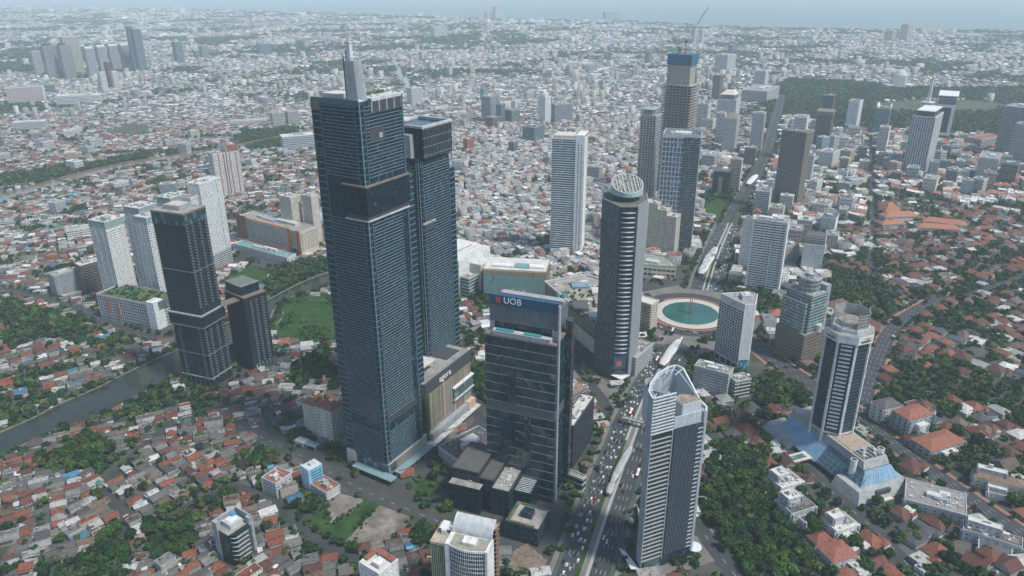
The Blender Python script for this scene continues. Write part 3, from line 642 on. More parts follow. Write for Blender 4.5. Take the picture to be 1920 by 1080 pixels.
MB().box(X0 + 3, Y0 - 5.5, 9.5, X1 + 1, Y0 - .1, 15.4).obj('storefront_band', W_GREY, e); MB().box(X0 - 2, Y0 - 10, 5.5, X1 + 3, Y0 - .2, 6.8).obj('canopy', W_LGREY, e); MB().box(X0 + 1, Y0 - 3, 0, X1, Y0 - .15, 5.4).obj('shopfront', G_GREY, e)
MB().box(X1 - 14, Y0 - 5.8, 6.9, X1 - 1, Y0 - .3, 16.5).obj('beige_portal', W_TAN, e)
MB().box(X0 - .2, Y0 - .8, 3, X0 + 4.8, Y0 - .02, h - 14).obj('green_wall', M_GRASS, e); MB().box(X0 - .7, Y0 + .1, 3, X0 - .02, Y0 + 14, h - 14).obj('green_wall', M_GRASS, e)
text('agora', 9.5, M_WHITE, e, (X0 + w * .42, Y0 - .9, h - 6.2), RS)
MB().box(X0 + .5, Y0 + .5, h, X1 - .5, Y1 - .5, h + .5).obj('roof', R_GREY, e); MB().box(X0 + 2, Y0 + 9, h + 9, X0 + w * .40, Y0 + 32, h + 10).obj('roof_canopy', R_PALE, e)
for x, y in ((X0 + 3, Y0 + 10), (X0 + w * .4 - 1, Y0 + 10), (X0 + 3, Y0 + 31), (X0 + w * .4 - 1, Y0 + 31)): MB().box(x - .3, y - .3, h, x + .3, y + .3, h + 9).obj('canopy_post', W_LGREY, e)
MB().box(X0 + w * .62, Y0 + 8, h + .5, X0 + w * .9, Y0 + 26, h + 1.6).obj('roof_tray', W_DARK, e)
for k in range(8): x, y = X0 + w * (.44 + .05 * (k % 4)) + 14, Y0 + 30 + 5 * (k // 4); MB().cyl(x, y, h + .5, h + 2.6, 1.7, k=8).obj('blue_water_tank', plain('blue_tank', (.06, .25, .45)), e)
mb = MB()
for k in range(30): mb.box(X0 + 4 + k * (w - 6) / 30, Y0 + .4, h + .5, X0 + 4.2 + k * (w - 6) / 30, Y0 + .7, h + 3)
mb.obj('roof_railing', W_LGREY, e, 'stuff')

# ------------------------------------------------------------------ bank tower with blue sign
fr = frame_lfr((908, 626), (1043, 650), 34.0, 945); PU = G(1043 + (XV - 1043) * (945 - 650) / (YV - 650), 945)
e, w, d, hb = base('sign_tower', 'dark glass office tower with a blue lettered sign board along its roof', 'office tower', fr, 'dark glass tower with blue roof sign')
X0, Y0, X1, Y1 = -w / 2, -d / 2, w / 2, d / 2; hc = hgt(PU, 577)
MB().box(X0 + .6, Y0 + .6, 0, X1, Y1 - .2, hb).obj('core', W_DARK, e)
PG = [glass('bank_glass_%d' % k, (0.004 + .002 * k, 0.018 + .009 * k, 0.026 + .011 * k), (0.007 + .004 * k, 0.034 + .018 * k, 0.046 + .020 * k), (2, 2, 4.2), 0.04, 0.03, 1.75) for k in range(3)]
cols, rows = 9, 17; pw_, ph_ = d / cols, (hb - 6) / rows
pm = [MB().box(-.12, -pw_ / 2 + .12, 0, .12, pw_ / 2 - .12, ph_ - .22).mesh('pane', m) for m in PG]
colS = 5; pwS = (w - .5) / colS; pmS = [MB().box(-pwS / 2 + .12, -.12, 0, pwS / 2 - .12, .12, ph_ - .22).mesh('pane', m) for m in PG]
for r in range(rows):
    if r == 9: continue
    for c in range(cols):
        o = link('pane', pm[random.choice((0, 0, 1, 1, 2))], e, loc=(X0 + .35 - (.9 if (c in (3, 6) and 2 < r < 9) or (c == 5 and 5 < r < 14) else 0), Y0 + (c + .5) * pw_, 6 + r * ph_)); o.rotation_euler = (random.gauss(0, .008), random.gauss(0, .03), random.gauss(0, .02))
    for c in range(colS):
        o = link('pane', pmS[random.choice((0, 1, 1, 2))], e, loc=(X0 + .5 + (c + .5) * pwS, Y0 + .35, 6 + r * ph_)); o.rotation_euler = (random.gauss(0, .01), 0, random.gauss(0, .01))
MB().box(X0 + .1, Y0 + .1, 6 + 9 * ph_, X1, Y1, 6 + 10 * ph_ - .3).obj('grey_band', wall('bank_band', (.09, .10, .11)), e)
mb = MB()
for r in range(rows + 1): mb.box(X0 - .1, Y0 + .1, 6 + r * ph_ - .3, X0 + .45, Y1 - .1, 6 + r * ph_ - .04)
mb.obj('transoms', W_MID, e, 'stuff')
MB().box(X0 + 4, Y0 - .9, 0, X0 + 7.5, Y0 + .3, hc - 1).obj('corner_fin', W_GREY, e); MB().box(X1 - 9, Y0 - 5, 14, X1 - 1, Y0 + .2, hc - 22).obj('rear_bay', G_DARK, e)
MB().box(X0, Y0, hb, X1, Y1, hb + 1).obj('terrace', W_BROWN, e); MB().box(X0 + .3, Y0 + 6, hb + 1, X0 + 2, Y1 - 7, hb + 4.5).obj('terrace_wall', W_GREY, e)
for a, b in ((.60, .85), (.22, .46)): MB().box(X0 + 1.6, Y0 + d * a, hb + 4.6, X0 + 5.6, Y0 + d * b, hb + 5.4).obj('roof_pool', M_SWIM, e, label='turquoise pool on the tower terrace')
MB().box(X0 + 2.2, Y0 + 5, hb + 1, X0 + 6.5, Y1 - 6.5, hb + 4.5).obj('pool_deck', W_LGREY, e)
MB().box(X0 + 9, Y0 + 4, hb + 1, X1 - 2, Y1 - 4, hb + 11).obj('lounge_glass', G_DARK, e)
cx = X0 + 7.0; cy0, cy1 = Y0 + 1.2, Y1 - 2.2
MB().box(cx, cy0, hb + 10.5, X1 - 1, cy1, hc - 8.5).obj('crown', wall('crown_metal', (.12, .135, .15), .4), e); MB().box(cx, cy0, hb + 1, cx + 8, cy0 + 5, hb + 10.4).obj('crown_leg', W_GREY, e); MB().box(cx, cy1 - 4, hb + 1, cx + 8, cy1, hb + 10.4).obj('crown_leg', W_GREY, e)
MB().box(cx - .5, cy0, hc - 8.4, cx + 3, cy1, hc).obj('sign_board', M_BLUESIGN, e); MB().box(X1 - 8, cy0 + 2, hc - 8.4, X1 - 1, cy1 - 2, hc - 6).obj('plant_screen', W_GREY, e)
text('UOB', 7.6, M_WHITE, e, (cx - .75, cy1 - d * .325, hc - 4.1), RW)
mb = MB(); ly, lz = cy1 - d * .125, hc - 4.2          # red five-bar emblem
for k in range(4): mb.box(cx - .75, ly - 1.9 + k * 1.05, lz - 2.6, cx - .55, ly - 1.25 + k * 1.05, lz + 2.6)
for k in range(2): mb.box(cx - .85, ly - 2.3, lz - 1.4 + k * 1.9, cx - .76, ly + 2.3, lz - .7 + k * 1.9)
mb.obj('emblem', plain('logo_red', (.55, .10, .05), .5), e)
# its podium: stepped dark glass blocks
fr = frame_lfr((848, 876), (897, 887), (919, 855), 953)
e, w, d, h = base('bank_podium', 'low black glass annex with flat grey roofs in front of the dark sign tower', 'annex', fr, 'low black glass annex')
pst = style(wall=W_DARK, glass=G_BLACK, roof=R_DARK, fh=5.2, bh=.35, ps=5, pw=.25, pr=.15, plant=0, par=.5)
vol(e, rect(-w / 2, -d / 2, w / 2 + 14, d / 2), 0, h, pst)
vol(e, rect(-w / 2 + 2, -d / 2 - 13, w / 2 + 8, -d / 2 - .5), 0, h - 6, pst); vol(e, rect(-w / 2 - 3, -d / 2 - 29, w / 2 + 6, -d / 2 - 13.5), 0, h - 10, style(wall=W_DARK, glass=G_BLACK, roof=R_GREY, fh=5.2, bh=.35, ps=5, pw=.25, pr=.15, plant=1, par=.6))
MB().box(-w / 2 - 1.6, -d / 2 + 6, 3, -w / 2 - .3, d / 2 - 16, h - 9).obj('blank_panel', W_GREY, e); MB().box(-w / 2 - 8, -d / 2 - 4, 0, -w / 2 - .4, d / 2, h - 11).obj('front_step', G_BLACK, e); MB().box(-w / 2 - 8.2, -d / 2 - 4.2, h - 11, -w / 2 - .4, d / 2 + .2, h - 10.4).obj('step_roof', R_GREY, e)
for k in range(10): MB().box(-w / 2 + 9 + 2.4 * k, -d / 2 - 44, h - 16, -w / 2 + 10 + 2.4 * k, -d / 2 - 30, h - 15.6).obj('atrium_louvre', W_LGREY, e)
MB().box(-w / 2 + 7, -d / 2 - 45, 0, -w / 2 + 34, -d / 2 - 29.6, h - 16.4).obj('atrium', G_BLACK, e)
std('white_car_park', 'grey-white car park block with chillers on its roof behind the black annex', 'car park', frame_lfr((839, 832), (858, 862), (918, 815), 888), style(wall=W_LGREY, glass=G_DARK, fh=3.4, bh=1.9, plant=6, roof=R_DARK))
# ------------------------------------------------------------------ rounded silver tower on the boulevard
def lpts(C, th, pts):
    c, s = math.cos(-th), math.sin(-th); return [((x - C[0]) * c - (y - C[1]) * s, (x - C[0]) * s + (y - C[1]) * c) for x, y in pts]
PA, PB = G(1199, 1075), G(1299, 1040); th = math.atan2(PB[1] - PA[1], PB[0] - PA[0]); L_ = math.dist(PA, PB); hc = hgt(PA, 748); h1 = hgt(PB, 789)
fr = from_corner(PA, L_, 42, h1, th)
e, w, d, h = base('crowned_tower', 'silver office tower with open white-framed crown, nearest the boulevard', 'office tower', fr, 'silver tower with open framed crown')
X0, Y0, X1, Y1 = -w / 2, -d / 2, w / 2, d / 2
pl = [(X0, Y0), (X1 - 3, Y0), (X1 - .8, Y0 + .8), (X1, Y0 + 3), (X1 - 2, Y0 + 8)] + lpts(fr[0], th, [(129, 498), (124.5, 502.5), (118.5, 500), (108, 488.5), (101, 476), (97.5, 464)])
MB().prism(pl, 0, h).obj('glazing', glass('silver_tower_glass', (.010, .018, .024), (.026, .045, .058), (1.5, 1.5, 3.9), .08, .03, 1.45), e)
split = X0 + w * .39; nf = 30; fh = (h - 12) / nf
me = MB().box(X0 + .2, -0, 0, split - 1.2, .0 + .9, .75).mesh('sunshade', plain('sunshade_grey', (.34, .345, .34), .5))
for k in range(nf): link('sunshade', me, e, loc=(0, Y0 - .85, 11 + k * fh))
me = MB().box(-.13, -.55, 11, .13, .05, h - .5).mesh('vertical_fin', plain('fin_metal', (.20, .235, .27), .4))
for k in range(18): link('vertical_fin', me, e, loc=(split + 2 + k * (X1 - 5.5 - split - 2) / 17, Y0, 0))
me = MB().box(X1 - 8.6, -.7, 0, X1 - 4.2, .02, .5).mesh('balcony_rail', plain('rail_white', (.6, .6, .6)))
for k in range(nf): link('balcony_rail', me, e, loc=(0, Y0, 11.4 + k * fh))
for x in (X0 - .2, split - 1.2, X1 - 4.2): MB().box(x, Y0 - .95, 8, x + .7, Y0 + .1, h).obj('edge_mullion', W_GREY, e)
MB().prism(off_poly([(X1 - 4, Y0 + .1)] + pl[1:5] + [(X1 - 6, Y0 + 6)], .3), 6, h + 9).obj('rounded_edge', wall('silver_panel', (.34, .37, .41), .4, .12), e); MB().prism([(X0 - .3, Y0 - .3), (X0 + 1.2, Y0 + .1), (pl[10][0] + 1.2, pl[10][1]), (pl[9][0] + 1.2, pl[9][1]), (pl[8][0] + 1, pl[8][1] - 1), (pl[8][0] - .5, pl[8][1] + .4), (pl[9][0] - .5, pl[9][1]), (pl[10][0] - .5, pl[10][1])], 6, hc).obj('rounded_edge', wall('silver_panel', (.34, .37, .41), .4, .12), e)
# crown: louvred screen on the left, curved frame behind, inner drum and plant block
WF = plain('crown_white', (.54, .58, .60), .45)
MB().box(X0 + .1, Y0 + .3, h, split - .6, Y0 + .7, hc - .5).obj('crown_glass', G_GREY, e)
me = MB().box(X0, -.9, 0, split - .5, 0, .8).mesh('crown_louvre', WF)
n = 12
for k in range(n): link('crown_louvre', me, e, loc=(0, Y0, h + 1 + k * (hc - h - 1) / (n - 1)))
back = [(X0, Y0, hc)] + [(p[0], p[1], hc) for p in pl[:4:-1]] + [(X1 - 2, Y0 + 9, h + 13), (X1, Y0 + 3, h + 10), (X1 - 3, Y0, h + 9)]
inner = [(x * .62 + (X0 + 18) * .38, y * .62 + (Y0 + 16) * .38) for x, y, z in back[:9]]
mb = MB()
for a, b in zip(back[:-1], back[1:]): mb.bar(a, b, 1.3)
mb.bar((split - .6, Y0, hc), back[0], 1.2); mb.obj('crown_rim', WF, e)
mb = MB()
for a, b in zip(back[:-1], back[1:]):
    mb.quad((a[0], a[1], h - .2), (b[0], b[1], h - .2), (b[0], b[1], b[2] - .5), (a[0], a[1], a[2] - .5))
mb.obj('crown_back_glass', wall('crown_frit_glass', (.40, .46, .50), .3, .15), e)
for i in range(8):
    MB().bar(back[i], (inner[i][0], inner[i][1], hc - 1), .55).obj('crown_rafter', WF, e)
    MB().bar(tuple((Vector(back[i]) + Vector((*inner[i], hc - 1))) / 2), tuple((Vector(back[i + 1]) + Vector((*inner[i + 1], hc - 1))) / 2), .4).obj('crown_rafter', WF, e)
dm = [(X0 + 16 + 9 * math.cos(t), Y0 + 18 + 12 * math.sin(t)) for t in [math.pi * (.35 + 1.25 * i / 13) for i in range(14)]]
mb = MB()
for a, b in zip(dm[:-1], dm[1:]): mb.quad((*a, h), (*b, h), (*b, hc - 2), (*a, hc - 2)); mb.quad((a[0] * .97, a[1] * .97, hc - 2), (b[0] * .97, b[1] * .97, hc - 2), (b[0] * .97, b[1] * .97, h), (a[0] * .97, a[1] * .97, h))
mb.obj('inner_drum', wall('drum_panel', (.50, .54, .57), .5, .15), e)
MB().prism(off_poly(pl, -.8), h - .4, h + .6).obj('roof', R_PALE, e)
MB().box(split + 1, Y0 + .8, h, X1 - 6, Y0 + 1.6, h + 10).obj('screen_wall', wall('screen_panel', (.47, .52, .56), .35, .2), e)
MB().prism([(split + 8, Y0 + 2), (X1 - 6, Y0 + 2), (X1 - 5, Y0 + 9), (split + 16, Y0 + 16), (split + 8, Y0 + 12)], h, h + 18).obj('plant_block', wall('plant_panel', (.52, .56, .58), .5, .12), e); MB().prism([(split + 8.6, Y0 + 2.6), (X1 - 6.6, Y0 + 2.6), (X1 - 5.6, Y0 + 8.6), (split + 16, Y0 + 15), (split + 8.6, Y0 + 11.6)], h + 18, h + 18.4).obj('plant_roof', wall('stained_roof', (.30, .25, .19), .95, .6, .3), e)
MB().box(X0 + 3, Y0 - .4, 0, split - 2.5, Y0 + .1, 10.4).obj('lobby_glass', G_GREEN, e)
MB().prism([(X0 - 7, Y0 + 2), (X0 - 1, Y0 - 1), (X0 - .6, Y0 + 20), (X0 - 3, Y0 + 26)], 4.6, 5.4).obj('entrance_canopy', plain('white_canopy', (.62, .66, .64), .4), e); MB().cyl(X1 + 3, Y0 + 3, 4.2, 5, 6, k=20).obj('side_canopy', plain('white_canopy', (.62, .66, .64), .4), e)

# ------------------------------------------------------------------ octagonal bank tower on its sloping podium
th = math.radians(20.5); C = ((G(1609, 950)[0] + G(1709, 915)[0]) / 2, 0); PF = G(1609, 950)
fr = from_corner(PF, 66, 134, 24, th)
e, w, d, h = base('bank_podium_building', 'low concrete bank hall with sloping blue glass roof under the octagonal tower', 'bank hall', fr, 'sloping blue glass bank hall')
X0, Y0, X1, Y1 = -w / 2, -d / 2, w / 2, d / 2; BL = wall('blue_sloped_glass', (.20, .34, .46), .18, .25, .10); M_BC = wall('board_concrete', (.36, .36, .345), .9, .3, .15); G_BT = glass('teal_sloped_glass', (.03, .09, .135), (.045, .125, .18), (2.5, 2.5, 2.5), .1, .0)
def batter(mbn, x0, y0, x1, y1, z0, z1, i, mat, ii=None):
    ii = ii or (i, i, i, i); return MB().prism(rect(x0, y0, x1, y1), z0, z1, [(x0 + ii[0], y0 + ii[1], z1), (x1 - ii[2], y0 + ii[1], z1), (x1 - ii[2], y1 - ii[3], z1), (x0 + ii[0], y1 - ii[3], z1)]).obj(mbn, mat, e)
batter('near_plinth', X0, Y0, X1, Y0 + 34, 0, 9, 0, M_BC, (5, 6, 6, 0)); batter('far_plinth', X0, Y1 - 42, X0 + 26, Y1, 0, 8, 0, M_BC, (7, 0, 0, 3)); MB().box(X0 + 6, Y0 + 34.1, 0, X1 - 4, Y1 - 10, 4).obj('undercroft', G_BLACK, e)
batter('sloped_glass', X0 + 7, Y0 + 7.7, X1 - 8, Y0 + 62, 4.2, 20, 0, G_BT, (14, 10.4, 9, 0)); batter('sloped_glass', X0 + 5, Y0 + 62.1, X1 - 8, Y1 - 14, 4.2, 20, 0, BL, (15, 0, 9, 4))
MB().prism([(X0 + 7, Y0 + 7.4), (X1 - 8, Y0 + 7.4), (X1 - 8, Y0 + 7.6), (X0 + 7, Y0 + 7.6)], 4.2, 20, [(X0 + 20, Y0 + 17, 20), (X1 - 16, Y0 + 17, 20), (X1 - 16, Y0 + 18, 20), (X0 + 20, Y0 + 18, 20)]).obj('sloped_glass', BL, e)
for k in range(9):                      # glazing bars on the sloped roof
    yy = Y0 + 12 + k * 6; MB().bar((X0 + 6.9, yy, 4.3), (X0 + 20.9, yy, 20.1), .3).obj('glazing_bar', W_MID, e)
for k in range(5): MB().bar((X0 + 8 + 2.8 * k, Y0 + 8, 5.6 + 3.1 * k), (X0 + 8 + 2.8 * k, Y0 + 61, 5.6 + 3.1 * k), .25).obj('glazing_bar', W_MID, e)
for k in range(7): MB().bar((X0 + 10 + 7 * k, Y0 + 7.2, 4.6), (X0 + 21 + 4.6 * k, Y0 + 17, 20.1), .3).obj('glazing_bar', W_LGREY, e)
batter('upper_block', X0 + 20, Y0 + 19, X1 - 16, Y1 - 16, 19.9, 27, 0, M_BC, (1.5, 3, 1.5, 3)); MB().box(X0 + 24, Y0 + 40, 27, X1 - 20, Y0 + 64, 27.5).obj('terrace', wall('brown_terrace', (.36, .28, .21)), e)
MB().box(X0 + 24, Y0 + 24, 27, X1 - 20, Y0 + 38, 27.4).obj('plant_pit', W_DARK, e)
for k in range(5): MB().box(X0 + 24 + k * 4.6, Y0 + 24, 27.4, X0 + 25 + k * 4.6, Y0 + 38, 28.2).obj('pit_beam', M_CONC, e)
for k in range(5): MB().box(X0 + 26 + k * 4, Y0 + 26 + (k % 3) * 4, 27.5, X0 + 28 + k * 4, Y0 + 29 + (k % 3) * 4, 28.9).obj('chiller', W_LGREY, e)
for x, y in ((X0 + 16.5, Y0 + 28), (X1 - 13, Y0 + 33)):
    o = MB().cyl(0, 0, 0, 17, 3.1, k=20).obj('vent_cylinder', W_WHITE, e, loc=(x, y, 10)); MB().cyl(0, 0, 17, 17.1, 2.4, k=20).obj('vent_grille', W_DARK, o)
MB().box(X0 + 22, Y0 + 2.2, 0, X0 + 38, Y0 + 7, 7.6).obj('entrance_recess', W_DARK, e); MB().box(X0 + 22, Y0 - 3, 0, X0 + 38, Y0 + 2, .6).obj('entrance_step', R_PALE, e)
MB().box(X0 - 16, Y0 + 66, 5, X0 + 8, Y0 + 78, 6).obj('porte_cochere', W_CREAM, e); MB().box(X0 - 13, Y0 + 69, 6, X0 + 2, Y0 + 75, 6.3).obj('skylight', G_GREEN, e)
for y in (67, 77): MB().box(X0 - 15.5, Y0 + y - .4, 0, X0 - 14.5, Y0 + y + .4, 5).obj('canopy_post', W_CREAM, e)
CT = (310.6, 620.8); a0 = math.radians(-114); h = 132.5; zb = 30.0
e = empty('octagonal_tower', 'octagonal blue glass bank tower with white columns and a caged rooftop crown', 'office tower', CT, a0 + math.pi / 2); LAND.append(('octagonal tower with white columns', *CT)); FOOT.append((CT[0], CT[1], 44, 44, 0))
ap = 18.6; cir = ap / math.cos(math.pi / 8); octp = [(cir * math.sin(t), -cir * math.cos(t)) for t in [-math.pi / 8 + i * math.pi / 4 for i in range(8)]]
MB().prism(octp, zb, h - 6).obj('glazing', glass('octagon_glass', (.010, .022, .036), (.02, .042, .062), (1.4, 1.4, 3.7), .1, .03, 1.45), e)
mb = MB()
for k in range(26): mb.prism(off_poly(octp, .12), zb + 2 + k * 3.6, zb + 2.3 + k * 3.6)
mb.obj('floor_lines', wall('slate_line', (.12, .15, .18)), e, 'stuff')
sd = cir * 2 * math.sin(math.pi / 8)
me = MB().box(-sd / 2 + 2.9, -.5, 0, sd / 2 - 2.9, .1, 1.7).mesh('white_spandrel', W_WHITE)
for f in range(0, 8, 2):
    for k in range(22):
        a = f * math.pi / 4; o = link('white_spandrel', me, e, loc=(ap * math.sin(a), -ap * math.cos(a), zb + 4 + k * (h - zb - 16) / 21)); o.rotation_euler = (0, 0, a)
for i in range(8):
    x, y = octp[i]; a = math.atan2(y, x)
    MB().prism([(x + 1.5 * math.cos(a + t), y + 1.5 * math.sin(a + t)) for t in (-.785, .785, 2.356, 3.927)], 17, h - 5).obj('column', W_WHITE, e)
MB().prism(off_poly(octp, 2.2), h - 8, h).obj('sign_band', W_WHITE, e); MB().prism(off_poly(octp, 1.9), h, h + .3).obj('roof', R_GREY, e); MB().prism(off_poly(octp, 1.0), zb - 1.5, zb).obj('soffit', W_LGREY, e)
o8 = off_poly(octp, 2.45)
for f in (7, 1):
    i, j = (f, (f + 1) % 8); mx, my = (o8[i][0] + o8[j][0]) / 2, (o8[i][1] + o8[j][1]) / 2; rz = math.atan2(o8[j][1] - o8[i][1], o8[j][0] - o8[i][0])
    text('mandiri', 3.6, plain('navy', (.015, .02, .05)), e, (mx, my, h - 5.0), (math.pi / 2, 0, rz))
    mb = MB(); Y_ = [(-1 + .0, 0), (0.4, .9), (2, .2), (3.6, 1.1), (5.2, .3)]
    for p, q in zip(Y_[:-1], Y_[1:]): mb.bar((p[0], -.1, p[1]), (q[0], -.1, q[1]), .55)
    o = mb.obj('emblem', plain('gold', (.6, .32, .04), .4), e, loc=(mx, my, h - 2.6)); o.rotation_euler = (0, 0, rz)
MB().prism(off_poly(octp, -2.5), h, h + 4).obj('crown_base', W_LGREY, e); cg = off_poly(octp, -4); MB().prism(off_poly(octp, -8), h + 4, h + 8).obj('plant', wall('stained_plant', (.34, .3, .25), .9, .4), e)
mb = MB(); scr = wall('crown_mesh', (.42, .42, .40), .6, .2)
for i in range(8):
    p, q = cg[i], cg[(i + 1) % 8]
    for k in range(5): mb.bar((*p, h + 5 + k * 3.1), (*q, h + 5 + k * 3.1), .4)
    for k in range(1, 9): t = k / 9; x, y = p[0] + (q[0] - p[0]) * t, p[1] + (q[1] - p[1]) * t; mb.bar((x, y, h + 4), (x, y, h + 17.5), .28)
mb.obj('crown_cage', scr, e, 'stuff')
for i in range(8): MB().bar((*cg[i], h + 3), (*cg[i], h + 19.5), .9).obj('crown_post', W_LGREY, e)
for i in (1, 2, 3, 4, 5, 6):
    p, q = off_poly(octp, -4.3)[i], off_poly(octp, -4.3)[(i + 1) % 8]; MB().quad((*p, h + 5), (*q, h + 5), (*q, h + 17), (*p, h + 17)).obj('crown_panel', wall('crown_sheet', (.38, .38, .36), .5, .25), e)
for k in range(5): a = k * 1.3; MB().box(15 * math.cos(a) - 1.2, 15 * math.sin(a) - 1.2, h + .3, 15 * math.cos(a) + 1.2, 15 * math.sin(a) + 1.2, h + 2.4).obj('roof_unit', W_RED if k % 2 else W_LGREY, e)

# ------------------------------------------------------------------ tower with elliptical crown by the roundabout
C = (124.0, 792.0); e = empty('ellipse_topped_tower', 'dark tower with tilted elliptical roof drum and white crescent fins', 'office tower', C); LAND.append(('tower with tilted elliptical roof drum', *C)); FOOT.append((C[0], C[1], 62, 80, 0))
pts = lpts(C, 0, [(114.5, 760.5), (133.0, 760.5), (147, 783), (151, 812), (130, 832), (106, 824), (99.5, 794)]); hP = 206.0
stp = style(wall=wall('plaza_line', (.10, .115, .13)), glass=glass('plaza_glass', (.02, .03, .038), (.07, .09, .10), (1.8, 1.8, 4), .15, .18), fh=4.1, bh=.5, ps=1.9, pw=.28, pr=.22, pmat=W_MID, edges=[5, 6], sep=False)
vol(e, pts, 0, hP, stp, roof=False)
MB().prism([pts[0], pts[1], (pts[1][0], pts[1][1] + 1), (pts[0][0], pts[0][1] + 1)], 2, hP, ).obj('dark_slot', G_BLUE, e)
MB().box(pts[0][0] + .3, pts[0][1] - 1.0, 4, pts[1][0] - .3, pts[1][1] - .24, hP - 1).obj('front_glass', glass('plaza_front', (.010, .022, .034), (.022, .045, .065), (2, 2, 4), .1, .02), e)
cm = MB(); k = 10
for i in range(k):
    a, b = [(-7.2 + 14.4 * t / k, -1.0 - 2.0 * math.sin(math.pi * t / k)) for t in (i, i + 1)]
    cm.prism([a, b, (b[0], -.6), (a[0], -.6)], 0, .85)
cme = cm.mesh('crescent_fin', W_LGREY)
for k in range(32): link('crescent_fin', cme, e, loc=((pts[0][0] + pts[1][0]) / 2, pts[0][1] - .2, 34 + k * (hP - 40) / 31))
MB().box(pts[0][0] + 2, pts[0][1] - 1.4, 14, pts[1][0] - 3, pts[0][1] - 1.05, 31).obj('screen', plain('billboard', (.03, .10, .2)), e, label='billboard screen low on the tower front'); MB().box(pts[0][0] + 5, pts[0][1] - 1.5, 17, pts[0][0] + 11, pts[0][1] - 1.42, 24).obj('screen_picture', plain('poster_red', (.5, .14, .08)), e)
me = MB().prism([pts[1], (pts[1][0] + .8, pts[1][1] - .4), (pts[2][0] + .8, pts[2][1] - .4), pts[2]], 3, hP).obj('side_panel', wall('ribbed_grey', (.27, .29, .31), .5, .15), e)
mb = MB()
for k in range(50): mb.prism(off_poly([pts[1], pts[2], pts[3], (pts[3][0] - 1, pts[3][1])], 1.0), 3 + k * 4.06, 3.7 + k * 4.06)
mb.obj('side_ribs', W_GREY, e, 'stuff')
MB().prism(pts, hP - .3, hP + .7).obj('roof_terrace', wall('mossy_terrace', (.13, .13, .10), .9, .4), e); mb = MB()
for i in range(7): p, q = pts[i], pts[(i + 1) % 7]; mb.bar((*p, hP + 1), (*q, hP + 1), 1.4)
mb.obj('parapet', W_MID, e)
A = [2 * math.pi * i / 40 for i in range(40)]; ctr = (2, 2); zd = hP + 8
tilt = lambda y: zd + 9.5 + (y - ctr[1]) * .30
def ell(r, rz=0): return [(ctr[0] + r * 17.5 * math.cos(a), ctr[1] + r * 20 * math.sin(a)) for a in A]
MB().prism(ell(.8), hP + .7, zd - 2).obj('drum_neck', W_DARK, e); MB().prism(ell(.86), zd - 2, zd - 1, ).obj('drum_soffit', W_LGREY, e)
mb = MB(); o_, i_ = ell(1), ell(.93)
for k in range(40):
    j = (k + 1) % 40; f = lambda p: (p[0], p[1], max(zd + .5, tilt(p[1])))
    mb.quad((*o_[k], zd - 1), (*o_[j], zd - 1), f(o_[j]), f(o_[k])); mb.quad(f(o_[k]), f(o_[j]), f(i_[j]), f(i_[k])); mb.quad((*i_[j], zd - 1), (*i_[k], zd - 1), f(i_[k]), f(i_[j]))
mb.obj('elliptical_drum', wall('pale_green_drum', (.36, .46, .44), .4, .12), e)
MB().prism(ell(.93), zd - 1, zd, [(p[0], p[1], tilt(p[1]) - 1.6) for p in ell(.93)]).obj('drum_floor', wall('drum_deck', (.24, .24, .22), .9, .5, .2), e)
fr_ = [(ctr[0] + 16.3 * math.cos(a), ctr[1] + 18.6 * math.sin(a)) for a in [2 * math.pi * i / 24 for i in range(24)]]
for k in range(0, 12):
    p, q = fr_[k], fr_[(24 - k) % 24]
    if k: MB().bar((*p, tilt(p[1])), (*q, tilt(q[1])), .5).obj('roof_beam', R_PALE, e)
for k in range(6): p, q = fr_[k * 2], fr_[(k * 2 + 9) % 24]; MB().bar((*p, tilt(p[1]) + .3), (*q, tilt(q[1]) + .3), .4).obj('roof_beam', R_PALE, e)
MB().bar((ctr[0], ctr[1] + 4, zd), (ctr[0], ctr[1] + 4, zd + 42), 1.0, .4).obj('mast', W_MID, e)
MB().prism([(pts[0][0] - 1, pts[0][1] - 1.3), (pts[0][0] + 10, pts[0][1] - 13), (pts[1][0] + 3, pts[1][1] - 1.3)], 5, 6).obj('entrance_canopy', W_WHITE, e)

# ------------------------------------------------------------------ hotel with window grid by the fountain
PQ = G(1385, 697); wp = [(264.7, 775.7), (276.6, 776.2), (288.4, 806.0), (281.0, 814.0), (246.0, 809.0)]
C = (268.0, 795.0); e = empty('corner_hotel', 'pale grey hotel slab with grid of dark windows beside the fountain', 'hotel', C); LAND.append(('pale grey hotel with window grid', *C)); FOOT.append((C[0], C[1], 54, 50, 0))
pq = lpts(C, 0, wp); hq = hgt(PQ, 573)
MB().prism(pq, 0, hq).obj('wall', wall('hotel_panel', (.62, .62, .60), .7, .12), e)
a, b = Vector(pq[4]), Vector(pq[0]); L_ = (b - a).length; ev = (b - a) / L_; rz = math.atan2(ev.y, ev.x)
wme = MB().box(-1.45, -.12, 0, 1.45, .3, 1.9).mesh('window', G_BLACK); sme = MB().box(-1.6, -.55, 0, 1.6, .1, .35).mesh('sill', W_WHITE)
for r in range(20):
    for c in range(10):
        p = a + ev * (L_ * (c + .5) / 10); o = link('window', wme, e, loc=(p.x, p.y, 12 + r * 3.3)); o.rotation_euler = (0, 0, rz)
mb = MB()
for r in range(21): p0, p1 = a - Vector((0, 0)), b; n_ = Vector((ev.y, -ev.x)) * .5; mb.prism([tuple(p0 + n_), tuple(p1 + n_), tuple(p1), tuple(p0)], 11 + r * 3.3, 11.9 + r * 3.3)
for c in range(11): p = a + ev * (L_ * c / 10); n_ = Vector((ev.y, -ev.x)) * .45; mb.prism([tuple(p - ev * .35 + n_), tuple(p + ev * .35 + n_), tuple(p + ev * .35), tuple(p - ev * .35)], 11, hq - 6)
